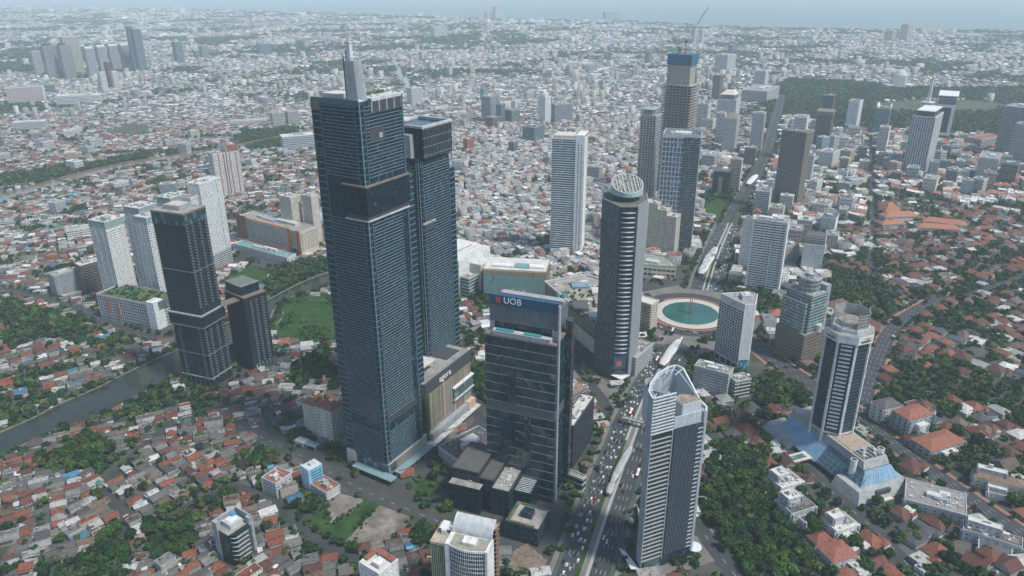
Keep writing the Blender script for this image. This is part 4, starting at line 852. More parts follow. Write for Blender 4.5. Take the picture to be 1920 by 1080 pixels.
mb.obj('facade_grid', W_WHITE, e, 'stuff')
for c in range(4): p = a + ev * (L_ * (c + .5) / 4); o = MB().box(-3.6, -.3, 2.5, 3.6, .3, 8.5).obj('base_window', G_BLACK, e, loc=(p.x, p.y, 0)); o.rotation_euler = (0, 0, rz)
MB().prism(off_poly(pq, -.8), hq, hq + .2).obj('roof', R_GREY, e); mb = MB(); ip = off_poly(pq, -.8)
for i in range(5): j = (i + 1) % 5; mb.prism([pq[i], pq[j], ip[j], ip[i]], hq + .0, hq + 1.4)
mb.obj('parapet', W_WHITE, e); MB().box(-2, -4, hq + .2, 8, 6, hq + 5.5).obj('lift_house', W_LGREY, e); MB().box(1, -2, hq + 5.5, 7, 4, hq + 6.5).obj('lift_roof', R_PALE, e)
for k in range(7): x, y = random.uniform(-9, 12), random.uniform(-10, 14); MB().box(x, y, hq + .2, x + 2.2, y + 1.6, hq + 1.9).obj('air_handler', W_LGREY, e)
MB().box(pq[0][0] + 1, pq[0][1] - .4, 0, pq[1][0], pq[1][1] - .02, 16).obj('corner_glass', glass('blue_corner', (.05, .16, .24), (.08, .22, .32), (2, 2, 3), .1, .1), e)
text('O', 5, W_MID, e, (pq[4][0] * .45 + pq[0][0] * .55 - .5, pq[4][1] * .45 + pq[0][1] * .55 - .4, hq - 4), (math.pi / 2, 0, rz))
std('hotel_annex', 'low white annex with rows of strip windows in front of the pale hotel', 'annex', frame_lfr((1304, 685), (1366, 703), (1371, 690), 748), style(wall=W_LGREY, glass=G_GREY, fh=3.4, bh=1.7, ps=2.2, pw=.5, plant=3), 'low white hotel annex')
std('hotel_link', 'two storey pale block joining hotel and annex', 'annex', frame_ext(1366, 1408, 716, 748, 18, .7), style(wall=W_LGREY, glass=G_DARK, fh=4.5, bh=1.6, plant=2))

# ------------------------------------------------------------------ green glass tower
fr = frame_lfr((1466, 606), (1508, 630), (1540, 612), 684)
e, w, d, h = base('green_glass_tower', 'stepped green glass office tower with rounded top and brown stone base', 'office tower', fr, 'stepped green glass tower')
gs = style(wall=wall('pale_green_line', (.33, .40, .38)), glass=G_GREEN, fh=4.0, bh=1.15, pr=.2, sep=True, plant=1)
X0, Y0, X1, Y1 = -w / 2, -d / 2, w / 2, d / 2; P_ = G(1508 + (XV - 1508) * 54 / 3270, 684); hh = hgt(P_, 566)
vol(e, rect(X0 - 1, Y0 - 1, X1 + 1, Y1 + 1), 0, h, style(wall=W_BROWN, glass=G_DARK, fh=4.4, bh=2.3, ps=4, pw=1.2, plant=0, roof=R_GREY))
vol(e, rect(X0 + 1, Y0 + 5, X1 - 12, Y1), h, hh - 6, gs); vol(e, rect(X0 + 6, Y0 + 2, X1 - 4, Y1 - 4), h, hh + 4, gs)
cc = [(2 + (w * .33) * math.cos(t), (d * .30) * math.sin(t)) for t in [2 * math.pi * i / 24 for i in range(24)]]; vol(e, cc, hh + 4, hh + 20, style(wall=W_LGREY, glass=G_GREEN, fh=5, bh=.7, ps=2, pw=.25, plant=3, roof=R_GREY, par=2))
MB().box(X1 - 7, Y0 + 3, h, X1 + 1, Y1 - 6, hh + 12).obj('lift_shaft', W_GREY, e); MB().cyl(X0 + w * .62, Y0 + 1, h, h + 9, 4.5, k=16).obj('entrance_drum', W_LGREY, e)

# ------------------------------------------------------------------ white slab with black strip windows, tall white residence, others near the circle
fr = frame_lfr((1413, 411), (1477, 419), 22.0, 553); e, w, d, h = std('striped_white_slab', 'white slab tower with black horizontal window strips beside the boulevard', 'office tower', fr, style(wall=W_WHITE, fh=3.75, bh=2.2, pr=.5, plant=5, glass=G_BLACK), 'white slab tower with black window strips')
MB().box(-w / 2 - .9, -d / 2 - .9, 0, -w / 2 + 1, -d / 2 + 1.5, h + 1).obj('corner_pier', W_WHITE, e); MB().box(-w / 2 - .9, d / 2 - 1.5, 0, -w / 2 + 1, d / 2 + .9, h + 1).obj('corner_pier', W_WHITE, e); MB().box(-w / 2 - .95, -d * .12, 0, -w / 2 + .5, -d * .09, h * .72).obj('facade_pier', W_WHITE, e)
MB().bar((0, 4, h), (0, 4, h + 16), .7, .3).obj('antenna', M_RED, e); MB().box(-4, -8, h + 1, 2, -2, h + 4).obj('blue_tank', plain('blue_tank', (.06, .25, .45)), e)
std('rear_white_block', 'narrow white block attached behind the black striped white slab', 'office block', frame_ext(1395, 1414, 411, 500, 66, 1.2), style(wall=W_WHITE, glass=G_GREY, fh=3.6, bh=2.3, ps=3, pw=1.4))
Pk = G(1088, 482); fr = from_corner(Pk, 34, 51, hgt(Pk, 262), math.radians(76))
e, w, d, h = base('white_residence_tower', 'tall white residential tower with turquoise glass balconies on its left face', 'apartment tower', fr, 'tall white balcony tower')
X0, Y0, X1, Y1 = -w / 2, -d / 2, w / 2, d / 2
vol(e, rect(X0, Y0, X1, Y1), 0, h, style(wall=W_WHITE, glass=glass('turquoise_glass', (.035, .09, .12), (.075, .17, .21), (2.6, 2.6, 3.7), .12, .06), fh=3.75, bh=.85, pr=1.0, plant=3, par=1.5))
MB().box(X0 - 1.3, Y0 - 1.3, 0, X0 + 6, Y0 + 13, h + 6).obj('white_pier', W_WHITE, e); wm = MB().box(-.12, -1, 0, .12, 1, 1.6).mesh('window', G_BLACK)
for k in range(48):
    for y in (Y0 + 3.2, Y0 + 8.2): link('window', wm, e, loc=(X0 - 1.3, y, 8 + k * (h - 14) / 48))
MB().box(X1 - 2, Y0 - 1.25, 0, X1 + 1.2, Y0 + 1, h + 4).obj('white_pier', W_WHITE, e); MB().box(X0 + 1, Y1 - 34, h, X1 - 1, Y1 - 3, h + 5).obj('penthouse', W_CREAM, e); MB().box(X0 - 1.2, Y0 - 1.2, h + 6, X1 + 1, Y0 + 12, h + 7).obj('crown_slab', W_WHITE, e)
fr = frame_lfr((1213, 436), (1264, 446), (1277, 436), 482); Pg = G(1262, 482); fr = from_corner(Pg, 22, 50, hgt(Pg, 408), math.radians(60))
e, w, d, h = base('stepped_hotel', 'cream hotel with stepped roofline and square window grid on the circle', 'hotel', fr, 'cream hotel with stepped roofline')
cs_ = style(wall=W_CREAM, glass=glass('hotel_window', (.04, .06, .065), (.13, .16, .15), (3, 3, 3.3), .2, .15), fh=3.5, bh=1.5, ps=3.2, pw=1.3, pr=.4, plant=1, roof=R_PALE)
vol(e, rect(-w / 2, -d / 2, w / 2, -d / 6), 0, h, cs_); vol(e, rect(-w / 2, -d / 6 + .1, w / 2, d / 6), 0, h + 9, cs_); vol(e, rect(-w / 2, d / 6 + .1, w / 2, d / 2), 0, h + 18, cs_); vol(e, rect(-w / 2 - 26, d / 2 - 2, w / 2, d / 2 + 16), 0, h + 20, cs_)
C2 = G(1232, 512); e = empty('hotel_podium', 'curved cream hotel podium with roof tennis court facing the circle', 'podium', C2, math.radians(60)); FOOT.append((C2[0], C2[1], 70, 70, 0))
pp = [(-16, -34), (6, -26), (30, 0), (30, 34), (-10, 40), (-30, 20)]; vol(e, pp, 0, 17, style(wall=W_CREAM, glass=G_DARK, fh=8.5, bh=4.2, pr=.8, ps=7, pw=1.6, roof=R_GREY, plant=1, par=2.2)); MB().box(-8, -8, 17, 16, 22, 17.3).obj('tennis_court', plain('court_green', (.22, .30, .24)), e); MB().prism([(-16, -33), (-4, -29), (-20, 16), (-28, 18)], 17, 18).obj('roof_hedge', R_GREEN, e); MB().box(-34, -20, 5, -20, -4, 6).obj('porch_canopy', W_CREAM, e)
Pb = G(1293, 475); fr = from_corner(Pb, 46, 58, hgt(Pb, 260), math.radians(74))
e, w, d, h = base('grid_tower', 'tall tower with white window grid and dark glass strip behind the cream hotel', 'office tower', fr, 'tall white-gridded tower')
vol(e, rect(-w / 2, -d / 2, w / 2, d / 2), 0, h, style(wall=W_LGREY, glass=glass('soft_blue_glass', (.05, .09, .12), (.10, .16, .20), (2, 2, 3.9), .14, .1), fh=8.2, bh=1.1, ps=5.6, pw=1.0, pr=.5, plant=4, par=6, roof=R_DARK)); MB().box(-w / 2 - 1.2, -d / 2 - .8, 12, -w / 2 - .2, -d / 2 + 24, h + 1).obj('dark_glass_strip', glass('strip_glass', (.02, .035, .045), (.05, .075, .09), (2, 2, 4), .12, .1), e)
mb = MB()
for k in range(46): mb.box(-w / 2 - 1.5, -d / 2 - .6, 14 + k * (h - 16) / 46, -w / 2 - 1.15, -d / 2 + 23.6, 14.6 + k * (h - 16) / 46)
mb.obj('strip_blinds', W_MID, e, 'stuff'); MB().box(-8, -14, h + 1, 10, 12, h + 5).obj('roof_deck', R_PALE, e)
Pt = G(1214, 452); fr = from_corner(Pt, 26, 26, hgt(Pt, 218), math.radians(60))
e, w, d, h = std('tan_striped_tower', 'tower with tan vertical stripes beside the white-gridded tower', 'apartment tower', fr, style(wall=W_LGREY, glass=G_BLUE, fh=4, bh=1.1, ps=5.2, pw=1.7, pmat=W_TAN, pr=.4, plant=1, edges=[3]), 'tower with tan vertical stripes'); MB().box(-6, -4, h, 11, 12, h + 9).obj('penthouse', W_GREY, e); MB().box(-13, -9, h + 9, 13, 13, h + 10).obj('roof_canopy', W_GREY, e)
# unfinished tower and its cranes
Pc = G(1279, 372); fr = from_corner(Pc, 50, 62, hgt(Pc, 163), math.radians(58))
e, w, d, h = base('unfinished_tower', 'unfinished concrete tower with bare floor slabs and a blue netted top', 'construction tower', fr, 'unfinished concrete tower')
sl = MB().prism(rect(-w / 2, -d / 2, w / 2, d / 2), 0, .9).mesh('floor_slab', wall('raw_slab', (.38, .33, .29)))
n = 40
for k in range(n + 1): link('floor_slab', sl, e, loc=(0, 0, k * h / n))
mb = MB(); pier_mesh(mb, rect(-w / 2 + 1, -d / 2 + 1, w / 2 - 1, d / 2 - 1), 0, h, 7.5, 1.0, .5); mb.obj('columns', wall('raw_column', (.42, .38, .34)), e, 'stuff')
MB().box(-w / 2 + 10, -d / 2 + 10, 0, w / 2 - 10, d / 2 - 10, h).obj('core', wall('dark_core', (.13, .13, .13)), e); hk = hgt(Pc, 124); ht = hgt(Pc, 104)
MB().box(-w / 2 + 6.5, -d / 2 + 8, h, w / 2 - 12, d / 2 - 6.5, hk).obj('upper_core', wall('raw_core', (.33, .31, .27), .9, .35), e); MB().box(-w / 2 + 5, -d / 2 + 6, hk, w / 2 - 5, d / 2 - 5, ht).obj('safety_net', W_BLUENET, e)
mb = MB()
for k in range(9): z = h + 3 + k * (hk - h) / 9; mb.box(w / 2 - 12, -d / 2 + 8, z, w / 2 - 1, d / 2 - 6, z + .7)
for x in (w / 2 - 2, w / 2 - 7):
    for y in (-d / 2 + 9, 0, d / 2 - 8): mb.box(x - .4, y - .4, h, x + .4, y + .4, hk - 4)
mb.obj('upper_frame', wall('rusty_frame', (.27, .19, .15)), e)
def crane(name, label, C0, z0, mast, tip, th_):
    c = empty(name, label, 'crane', (*C0, z0), th_); mb = MB()
    for s in ((-1, -1), (1, -1), (1, 1), (-1, 1)): mb.bar((s[0], s[1], 0), (s[0], s[1], mast), .45)
    for k in range(int(mast / 4)): mb.bar((-1, -1, k * 4), (1, -1, k * 4 + 4), .25); mb.bar((-1, 1, k * 4), (-1, -1, k * 4 + 4), .25)
    mb.obj('mast', M_RED, c); MB().box(-2.4, -2, mast, 2.4, 6, mast + 3).obj('cab', W_DARK, c); MB().box(-1.5, 6, mast - 1, 1.5, 9.5, mast + 3).obj('counterweight', M_CONC, c)
    mb = MB(); t = Vector(tip); a = Vector((0, 0, mast + 1))
    for s in (-.8, .8): mb.bar(tuple(a + Vector((s, 0, 0))), tuple(t + Vector((s * .3, 0, 0))), .4)
    mb.bar(tuple(a + Vector((0, 0, 1.6))), tuple(t), .4); n_ = 14
    for k in range(n_): p = a.lerp(t, k / n_); q = a.lerp(t, (k + 1) / n_); mb.bar(tuple(p + Vector((-.8 * (1 - k / n_), 0, 0))), tuple(q + Vector((.8 * (1 - k / n_), 0, 0))), .22)
    mb.obj('jib', W_STEEL, c); MB().bar((0, 5, mast + 3), (0, 2, mast + 13), .5).obj('a_frame', W_DARK, c); MB().bar((0, 2, mast + 13), tuple(t), .15).obj('hoist_cable', W_DARK, c); return c
wc = lambda x, y: (fr[0][0] + x * math.cos(fr[4]) - y * math.sin(fr[4]), fr[0][1] + x * math.sin(fr[4]) + y * math.cos(fr[4]))
c0 = wc(-2, -4); pz = hgt(c0, 80) - ht; crane('tower_crane', 'taller luffing crane with long raised jib on the unfinished tower', c0, ht, pz, (hgt(c0, 22) * 0 + 38, 0, hgt(c0, 17) - ht + 4), 0)
c1 = wc(-6, 6); crane('tower_crane', 'shorter crane with jib leaning left on the unfinished tower', c1, ht, 6, (-22, 0, 42), 0)
# brown gridded tower
fr = frame_lfr((1467, 244), (1513, 250), 26.0, 398); std('brown_grid_tower', 'brown stone office tower with a fine window grid beside the boulevard', 'office tower', fr, style(wall=wall('brown_grey_stone', (.27, .225, .19)), glass=G_DARK, fh=4.0, bh=1.5, ps=3.4, pw=.8, pr=.45, plant=2, roof=R_DARK), 'brown gridded office tower')
# ------------------------------------------------------------------ black apartment pair on the river
fr = frame_lfr((291, 394), (343, 404), (376, 388), 727)
e, w, d, h = base('black_apartment_tower', 'tall black glass apartment tower with a ledge at mid height by the river', 'apartment tower', fr, 'tall black apartment tower')
X0, Y0, X1, Y1 = -w / 2, -d / 2, w / 2, d / 2; PB1 = G(401, 727)
zl = hgt(PB1, 600); bst = style(wall=wall('night_band', (.03, .042, .052)), glass=G_BLACK, fh=3.35, bh=.4, ps=3.1, pw=.35, pr=.25, pmat=wall('charcoal_fin', (.026, .036, .044)), plant=0, sep=False)
vol(e, rect(X0, Y0, X1, Y1), 0, h, bst, roof=False)
MB().box(X0 - 2.5, Y0 - 2.5, zl - 9, X1 + 2, Y1 + 2, zl + 4).obj('mid_ledge', G_BLACK, e); MB().box(X0 - 3, Y0 - 3, zl - 10, X1 + 2.4, Y1 + 2.4, zl - 8.6).obj('ledge_rim', W_BROWN, e); MB().box(X0 - 2.8, Y0 - 2.8, zl + 4, X1 + 2.2, Y1 + 2.2, zl + 5.2).obj('ledge_rail', W_GREY, e)
for y in (668, 512): z = hgt(PB1, y); MB().box(X0 - .7, Y0 - .7, z, X1 + .7, Y1 + .7, z + 1).obj('string_course', wall('dim_balcony', (.15, .155, .16)), e)
bal = MB().box(-.9, -1.6, 0, .1, 1.6, 1.1).mesh('balcony', wall('dim_balcony', (.15, .155, .16))); bal2 = MB().box(-1.4, -.9, 0, 1.4, .1, 1.2).mesh('balcony', wall('dim_balcony', (.15, .155, .16)))
for k in range(int(h / 3.35) - 5):
    z = 9 + k * 3.35
    if abs(z - zl) < 12: continue
    if z < zl:
        for y in (Y0 + 6, Y1 - 8): link('balcony', bal, e, loc=(X0, y, z))
    for x in (X0 + 1.8, X0 + 9.5, X0 + 20, X1 - 2.5): link('balcony', bal2, e, loc=(x, Y0, z))
MB().box(X0 - .6, Y0 - .6, h - 12, X1 + .6, Y1 + .6, h).obj('top_glass', glass('top_teal', (.015, .04, .05), (.03, .07, .085), (2, 2, 6)), e); MB().box(X0 - .9, Y0 - .9, h, X1 + .9, Y1 + .9, h + 1.6).obj('roof_rim', W_BROWN, e); MB().box(X0 - .2, Y0 - .2, h + 1.6, X1 + .2, Y1 + .2, h + 1.9).obj('roof', R_GREY, e)
MB().box(-9, -10, h + 1.9, 9, 12, h + 6.5).obj('plant_room', W_GREY, e); MB().box(-7, -8, h + 6.5, 7, 9, h + 6.9).obj('plant_roof', wall('beige_roof', (.55, .47, .36)), e)
for k in range(6): MB().box(X0 - .5, Y0 + 3 + k * (d - 8) / 5, 0, X0 - .1, Y0 + 5 + k * (d - 8) / 5, 11).obj('lobby_glass', G_GREEN, e)
MB().box(X0 - 1, Y0 - 1, 11, X1 + 1, Y1 + 1, 12).obj('lobby_cornice', W_GREY, e)
fr = frame_lfr((424, 545), (457, 561), (495, 546), 697)
e, w, d, h = base('black_apartment_block', 'shorter black apartment block with a green roof garden behind the tall one', 'apartment block', fr, 'shorter black apartment block')
X0, Y0, X1, Y1 = -w / 2, -d / 2, w / 2, d / 2; vol(e, rect(X0, Y0, X1, Y1), 0, h, bst, roof=False)
for k in range(int(h / 3.35) - 4):
    for x in (X0 + 8, X0 + 15, X0 + 22, X1 - 5): link('balcony', bal2, e, loc=(x, Y0, 11 + k * 3.35))
MB().box(X0 - .6, Y0 - .6, h, X1 + .6, Y1 + .6, h + 1.5).obj('roof_rim', W_BROWN, e); MB().box(X0 + 2, Y0 + 6, h + 1.5, X1 - 3, Y1 - .5, h + 12).obj('penthouse', G_BLACK, e); MB().box(X0 + 1.6, Y0 + 5.6, h + 12, X1 - 2.6, Y1 - .1, h + 12.6).obj('roof_garden', wall('green_deck', (.16, .175, .15)), e)
mb = MB()
for k in range(22): mb.box(X0 + 2 + k * (w - 5) / 22, Y0 + 5.7, h + 12.6, X0 + 2.3 + k * (w - 5) / 22, Y0 + 6, h + 15)
mb.obj('roof_railing', W_LGREY, e, 'stuff'); MB().box(X0 - 22, Y0 + 8, h - 4, X0, Y0 + 20, h - 2.5).obj('sky_bridge', W_BROWN, e)
for k in range(6): MB().box(X0 + 2 + k * (w - 5) / 5, Y0 - .5, 0, X0 + 5 + k * (w - 5) / 5, Y0 - .1, 9).obj('lobby_glass', G_GREEN, e)
# ------------------------------------------------------------------ white residence towers on a podium, the long mall
rst = style(wall=W_WHITE, glass=G_GREY, fh=3.3, bh=1.5, ps=3.3, pw=1.2, pr=.4, plant=3, sep=False, roof=R_PALE)
def residence(label, fr, land, st=rst, crown=9):
    e, w, d, h = base('residence_tower', label, 'apartment tower', fr, land, 'white residence towers')
    vol(e, rect(-w / 2, -d / 2, w / 2, d / 2), 0, h - crown, st, roof=not crown)
    bm = MB().box(-w / 2 - 1.1, -d / 2 - 1.3, 0, w / 2 + .5, -d / 2 + .1, .9).mesh('balcony', W_WHITE)
    for k in range(int((h - crown - 30) / 3.3)): link('balcony', bm, e, loc=(0, 0, 30 + k * 3.3))
    for x in (-w * .3, 0, w * .3): MB().box(x - .5, -d / 2 - 1.35, 24, x + .5, -d / 2, h - crown).obj('balcony_divider', W_WHITE, e)
    for y in (-d * .18, d * .2): MB().box(-w / 2 - .9, y - 1.3, 24, -w / 2 + .1, y + 1.3, h - crown).obj('recess_panel', W_LGREY, e)
    if crown: vol(e, rect(-w / 2 - .2, -d / 2 - .2, w / 2 + .2, d / 2 + .2), h - crown, h, style(wall=W_LGREY, glass=wall('green_crown_glass', (.22, .36, .32), .3, .25, .5), fh=3, bh=.3, ps=3.3, pw=.4, plant=3, roof=R_PALE, sep=False, par=.4))
    return e
residence('white residence tower with green glass crown, leftmost of the three on the podium', frame_ext(165, 229, 417, 582, 66, 1.1), 'leftmost white residence tower')
residence('white residence tower with green glass crown, nearest the tall black tower', frame_ext(251, 296, 409, 574, 64, 1.2), 'white residence tower nearest the black tower')
residence('white residence tower rising behind the other two on the podium', frame_ext(231, 292, 391, 545, 66, 1.0), 'rear white residence tower')
residence('pale tower with green crown just behind the black tower top', frame_ext(293, 345, 372, 520, 66, 1.0), 'pale tower behind the black tower')
e, w, d, h = base('tall_white_apartment', 'tall gleaming white apartment slab with tiny windows right of the black tower', 'apartment tower', frame_lfr((355, 343), (373, 346), (409, 332), 508), 'tall white apartment slab'); vol(e, rect(-w / 2, -d / 2, w / 2, d / 2), 26, h, style(wall=W_WHITE, glass=G_DARK, fh=3.3, bh=1.7, ps=3.2, pw=1.5, pr=.4, sep=False, plant=4, roof=R_PALE)); vol(e, rect(-w / 2, -d / 2, w / 2, d / 2), 0, 26, style(wall=W_LGREY, glass=G_DARK, fh=3.4, bh=1.5, plant=0)); MB().box(w * .25, -d / 2 - .6, 26, w * .25 + 1.5, -d / 2 - .1, h).obj('green_stripe', W_TEALW, e); vol(e, rect(-w / 2 - 16, -d / 2 + 6, -w / 2 - .6, d / 2 + 6), 0, h - 18, style(wall=W_WHITE, glass=G_DARK, fh=3.3, bh=1.7, ps=3.2, pw=1.5, sep=False))
brst = style(wall=wall('off_white_render', (.62, .60, .57)), glass=G_DARK, fh=3.2, bh=1.6, ps=3.0, pw=1.5, pr=.4, sep=False, plant=2)
e, w, d, h = base('brown_striped_apartment', 'off-white apartment pair with brown vertical stripes and brown cap', 'apartment tower', frame_ext(389, 446, 290, 371, 40, .55), 'apartment pair with brown stripes'); vol(e, rect(-w / 2, -d / 2, w * .02, d / 2), 0, h, brst); vol(e, rect(w * .02 + .2, -d / 2 - 3, w / 2, d / 2), 0, h + 13, brst); MB().box(w * .02, -d / 2 - 3.6, h + 2, w / 2 + .6, d / 2 + .6, h + 14.5).obj('brown_cap', W_RED, e)
for x in (-w * .3, -w * .1, w * .12, w * .36): MB().box(x - 1, -d / 2 - 4 if x > 0 else -d / 2 - .8, 0, x + 1, -d / 2, h).obj('brown_stripe', W_RED, e)
for lb, a, ln in (('cream apartment tower on the long mall roof, left of the pair', (523, 562, 371, 462), 'left cream tower on the long mall'), ('cream apartment tower on the long mall roof, right of the pair', (566, 596, 369, 462), 'right cream tower on the long mall')):
    std('cream_apartment', lb, 'apartment tower', frame_ext(*a, 60, 1.2), style(wall=W_CREAM, glass=G_GREY, fh=3.2, bh=1.5, ps=2.8, pw=1.3, sep=False, plant=3, roof=R_PALE), ln)
e, w, d, h = base('residence_podium', 'white podium with balconies, roof garden and green glass corner under the residences', 'podium', frame_lfr((190, 549), (288, 574), (324, 552), 619), 'white podium under the residences'); vol(e, rect(-w / 2, -d / 2, w / 2, d / 2), 0, h, style(wall=W_LGREY, glass=G_DARK, fh=4.6, bh=1.7, ps=4, pw=1.2, plant=0, roof=R_GREEN, par=1.8)); MB().box(-w / 2 - 1.4, -d / 2 - 1.4, 0, -w / 2 + 14, -d / 2 + 12, h + 5).obj('corner_block', W_WHITE, e); MB().box(-w / 2 + 6, -d / 2 - 2, h - 8, w / 2 - 4, -d / 2 - .5, h + 3).obj('green_glass_corner', G_GREEN, e); MB().box(-w / 2 + 3, -d / 2 + 4, h + 5, -w / 2 + 11, -d / 2 + 10, h + 6).obj('helipad', R_PALE, e); MB().box(-4, 8, h, 6, 22, h + .4).obj('podium_pool', M_SWIM, e); HOOK.append((e, -w / 2 + 5, -d / 2 + 14, w / 2 - 3, d / 2 - 4, h, 60, 1.6, 3.4))
for y in (d * .12, d * .30): MB().box(-w / 2 - 1.2, y, 8, -w / 2 - .4, y + 3, h - 3).obj('orange_panel', W_ORANGE, e)
e, w, d, h = base('long_mall', 'long cream mall with orange roof edge and orange arched corner', 'mall', frame_lfr((427, 411), (562, 436), (604, 430), 482), 'long cream mall with orange arches'); X0, Y0, X1, Y1 = -w / 2, -d / 2, w / 2, d / 2; vol(e, rect(X0, Y0, X1, Y1), 9, h, style(wall=W_CREAM, glass=G_DARK, fh=3.5, bh=1.9, ps=6, pw=.9, plant=4, roof=R_GREY)); MB().box(X0, Y0, 0, X1, Y1, 9).obj('base', W_CREAM, e); MB().box(X0 - .9, Y0 + 30, h + 1, X0 + 3, Y1, h + 2).obj('roof_edge', W_ORANGE, e); MB().box(X0 - 1.2, Y1 - 24, 0, X0 + 4, Y1 + .8, h + 2).obj('brown_end_block', W_RED, e)
for y in (Y0 + 1, Y0 + 22): MB().box(X0 - 1.5, y, 0, X0 - .3, y + 8, h + 2).obj('orange_pier', W_ORANGE, e)
for k in range(3): MB().box(X0 - 1.8, Y0 + 10 + k * 4, 2, X0 - .6, Y0 + 13 + k * 4, 14).obj('arch_window', G_DARK, e); MB().cyl(0, 0, 0, 1, 1.6, k=12).obj('arch_head', W_CREAM, e, loc=(X0 - 1.9, Y0 + 11.5 + k * 4, 14)).rotation_euler = (0, math.pi / 2, 0)
MB().box(X0 - 16, Y0 + 20, 7, X0 - 9, Y1 - 10, 8.2).obj('access_ramp', R_DARK, e); MB().box(X0 - 3, Y0 + 34, .2, X0 - .7, Y1 - 26, 6).obj('orange_shopfront', W_ORANGE, e)
std('shop_row', 'low white shop row with teal roofs in front of the long mall', 'shop row', frame_lfr((438, 457), (538, 484), 18.0, 496), style(wall=W_WHITE, glass=G_DARK, roof=M_TEALROOF, fh=3.6, bh=1.7, ps=4, pw=1.4, plant=3), 'low white shop row')
# ------------------------------------------------------------------ small near buildings, lower left
e, w, d, h = base('cream_mansion_block', 'cream classical apartment block with red hipped roofs left of the tallest tower', 'apartment block', frame_lfr((589, 762), (620, 773), (640, 762), 834), 'cream block with red hipped roofs'); X0, Y0, X1, Y1 = -w / 2, -d / 2, w / 2, d / 2
cst = style(wall=wall('ivory', (.58, .54, .45)), glass=G_DARK, fh=3.7, bh=1.9, ps=3.2, pw=1.7, plant=0, par=.4, roof=R_PALE); vol(e, rect(X0, Y0, X1, Y1), 0, h, cst); vol(e, rect(X0 + 2, Y1 + .4, X1 - 1, Y1 + 20), 0, h - 4, cst); vol(e, rect(X1 + .5, Y0 + 3, X1 + 10, Y1 - 2), 0, h - 6, cst)
for a in ((X0 - 1, Y0 - 1, X1 + 1, Y1 + 1, h), (X0 + 1, Y1 + .6, X1, Y1 + 21, h - 4), (X1 + 1.2, Y0 + 2.4, X1 + 10.8, Y1 - 1.4, h - 6)):
    i = min(a[2] - a[0], a[3] - a[1]) * .48; MB().prism(rect(*a[:4]), a[4] + .8, a[4] + 5, [(a[0] + i, a[1] + i, a[4] + 5), (a[2] - i, a[1] + i, a[4] + 5), (a[2] - i, a[3] - i, a[4] + 5), (a[0] + i, a[3] - i, a[4] + 5)]).obj('hipped_roof', R_TERRA, e)
bb = MB().box(-.9, -2, 0, .2, 2, 1.1).mesh('balcony', W_WHITE)
for k in range(8): link('balcony', bb, e, loc=(X0 - .3, 0, 7 + k * 3.7))
MB().box(X0 - 9, -4, 4, X0 - .5, 5, 4.6).obj('entrance_canopy', G_GREEN, e)
for y in (-3.5, 4.5): MB().box(X0 - 8.6, y - .3, 0, X0 - 8, y + .3, 4).obj('canopy_post', W_CREAM, e)
C3 = G(575, 835); e = empty('gate_house', 'white flat-roofed gatehouse with glazed canopy by the turning circle', 'gatehouse', C3, math.radians(-28)); MB().box(-12, -4, 0, 0, 4, 4.2).obj('wall', W_WHITE, e); MB().box(-12.3, -4.3, 4.2, .3, 4.3, 4.7).obj('roof', R_PALE, e); MB().box(.4, -4, 3.8, 15, 4, 4.4).obj('canopy', CAN, e)
for x in (3, 14): MB().box(x, -3.6, 0, x + .5, -3.1, 3.8).obj('canopy_post', W_WHITE, e); MB().box(x, 3.1, 0, x + .5, 3.6, 3.8).obj('canopy_post', W_WHITE, e)
FOOT.append((C3[0], C3[1], 30, 12, math.radians(-28)))
e, w, d, h = base('blue_slab', 'narrow slab building painted sky blue in the lower left kampung', 'apartment block', frame_lfr((560, 876), (578, 884), (606, 872), 922), 'sky blue slab'); MB().box(-w / 2, -d / 2, 0, w / 2, d / 2, h).obj('wall', wall('sky_blue_paint', (.17, .46, .66)), e); MB().box(-w / 2 - .5, -d / 2 - .3, 0, -w / 2 + 1.2, d / 2 + .3, h + 1.5).obj('end_wall', wall('pale_blue_paint', (.42, .55, .66)), e); MB().box(-w / 2 + 1.2, -d / 2, h, w / 2, d / 2, h + .4).obj('roof', R_PALE, e); MB().box(-2, -2, h + .4, 3, 2, h + 3).obj('stair_house', wall('pale_blue_paint', (.42, .55, .66)), e)
wm2 = MB().box(-.5, -.1, 0, .5, .1, 1).mesh('window', G_DARK)
for r in range(6):
    for c in range(7): link('window', wm2, e, loc=(-w / 2 + 4 + c * (w - 6) / 6, -d / 2, 3 + r * 3))
std('grey_white_house', 'four storey grey and white house with red roof deck in the kampung', 'house', frame_lfr((489, 898), (517, 908), (547, 889), 934), style(wall=W_LGREY, glass=G_DARK, roof=R_TERRA, fh=4, bh=2.2, ps=5, pw=2, plant=1), 'grey and white four storey house')
std('white_warehouse', 'low white block with red tiled roof right of the blue slab', 'warehouse', frame_lfr((579, 908), (612, 926), (638, 912), 940), style(wall=W_LGREY, glass=W_LGREY, roof=R_TERRA, fh=5, bh=2, plant=2), 'low white block beside the blue slab')
e, w, d, h = base('grey_framed_office', 'grey framed office block with curved black glass front at the lower left', 'office block', frame_lfr((397, 980), (428, 1000), (473, 970), 1066), 'grey framed office block'); X0, Y0, X1, Y1 = -w / 2, -d / 2, w / 2, d / 2; MB().prism([(X0 + 3, Y0 + 1), (X0 + 5, Y0 - 1), (X1 - 3, Y0 - 1), (X1 - 3, Y1 - 1), (X0 + 1, Y1 - 1), (X0 + 1, Y0 + 4)], 0, h - 5).obj('glazing', G_BLACK, e)
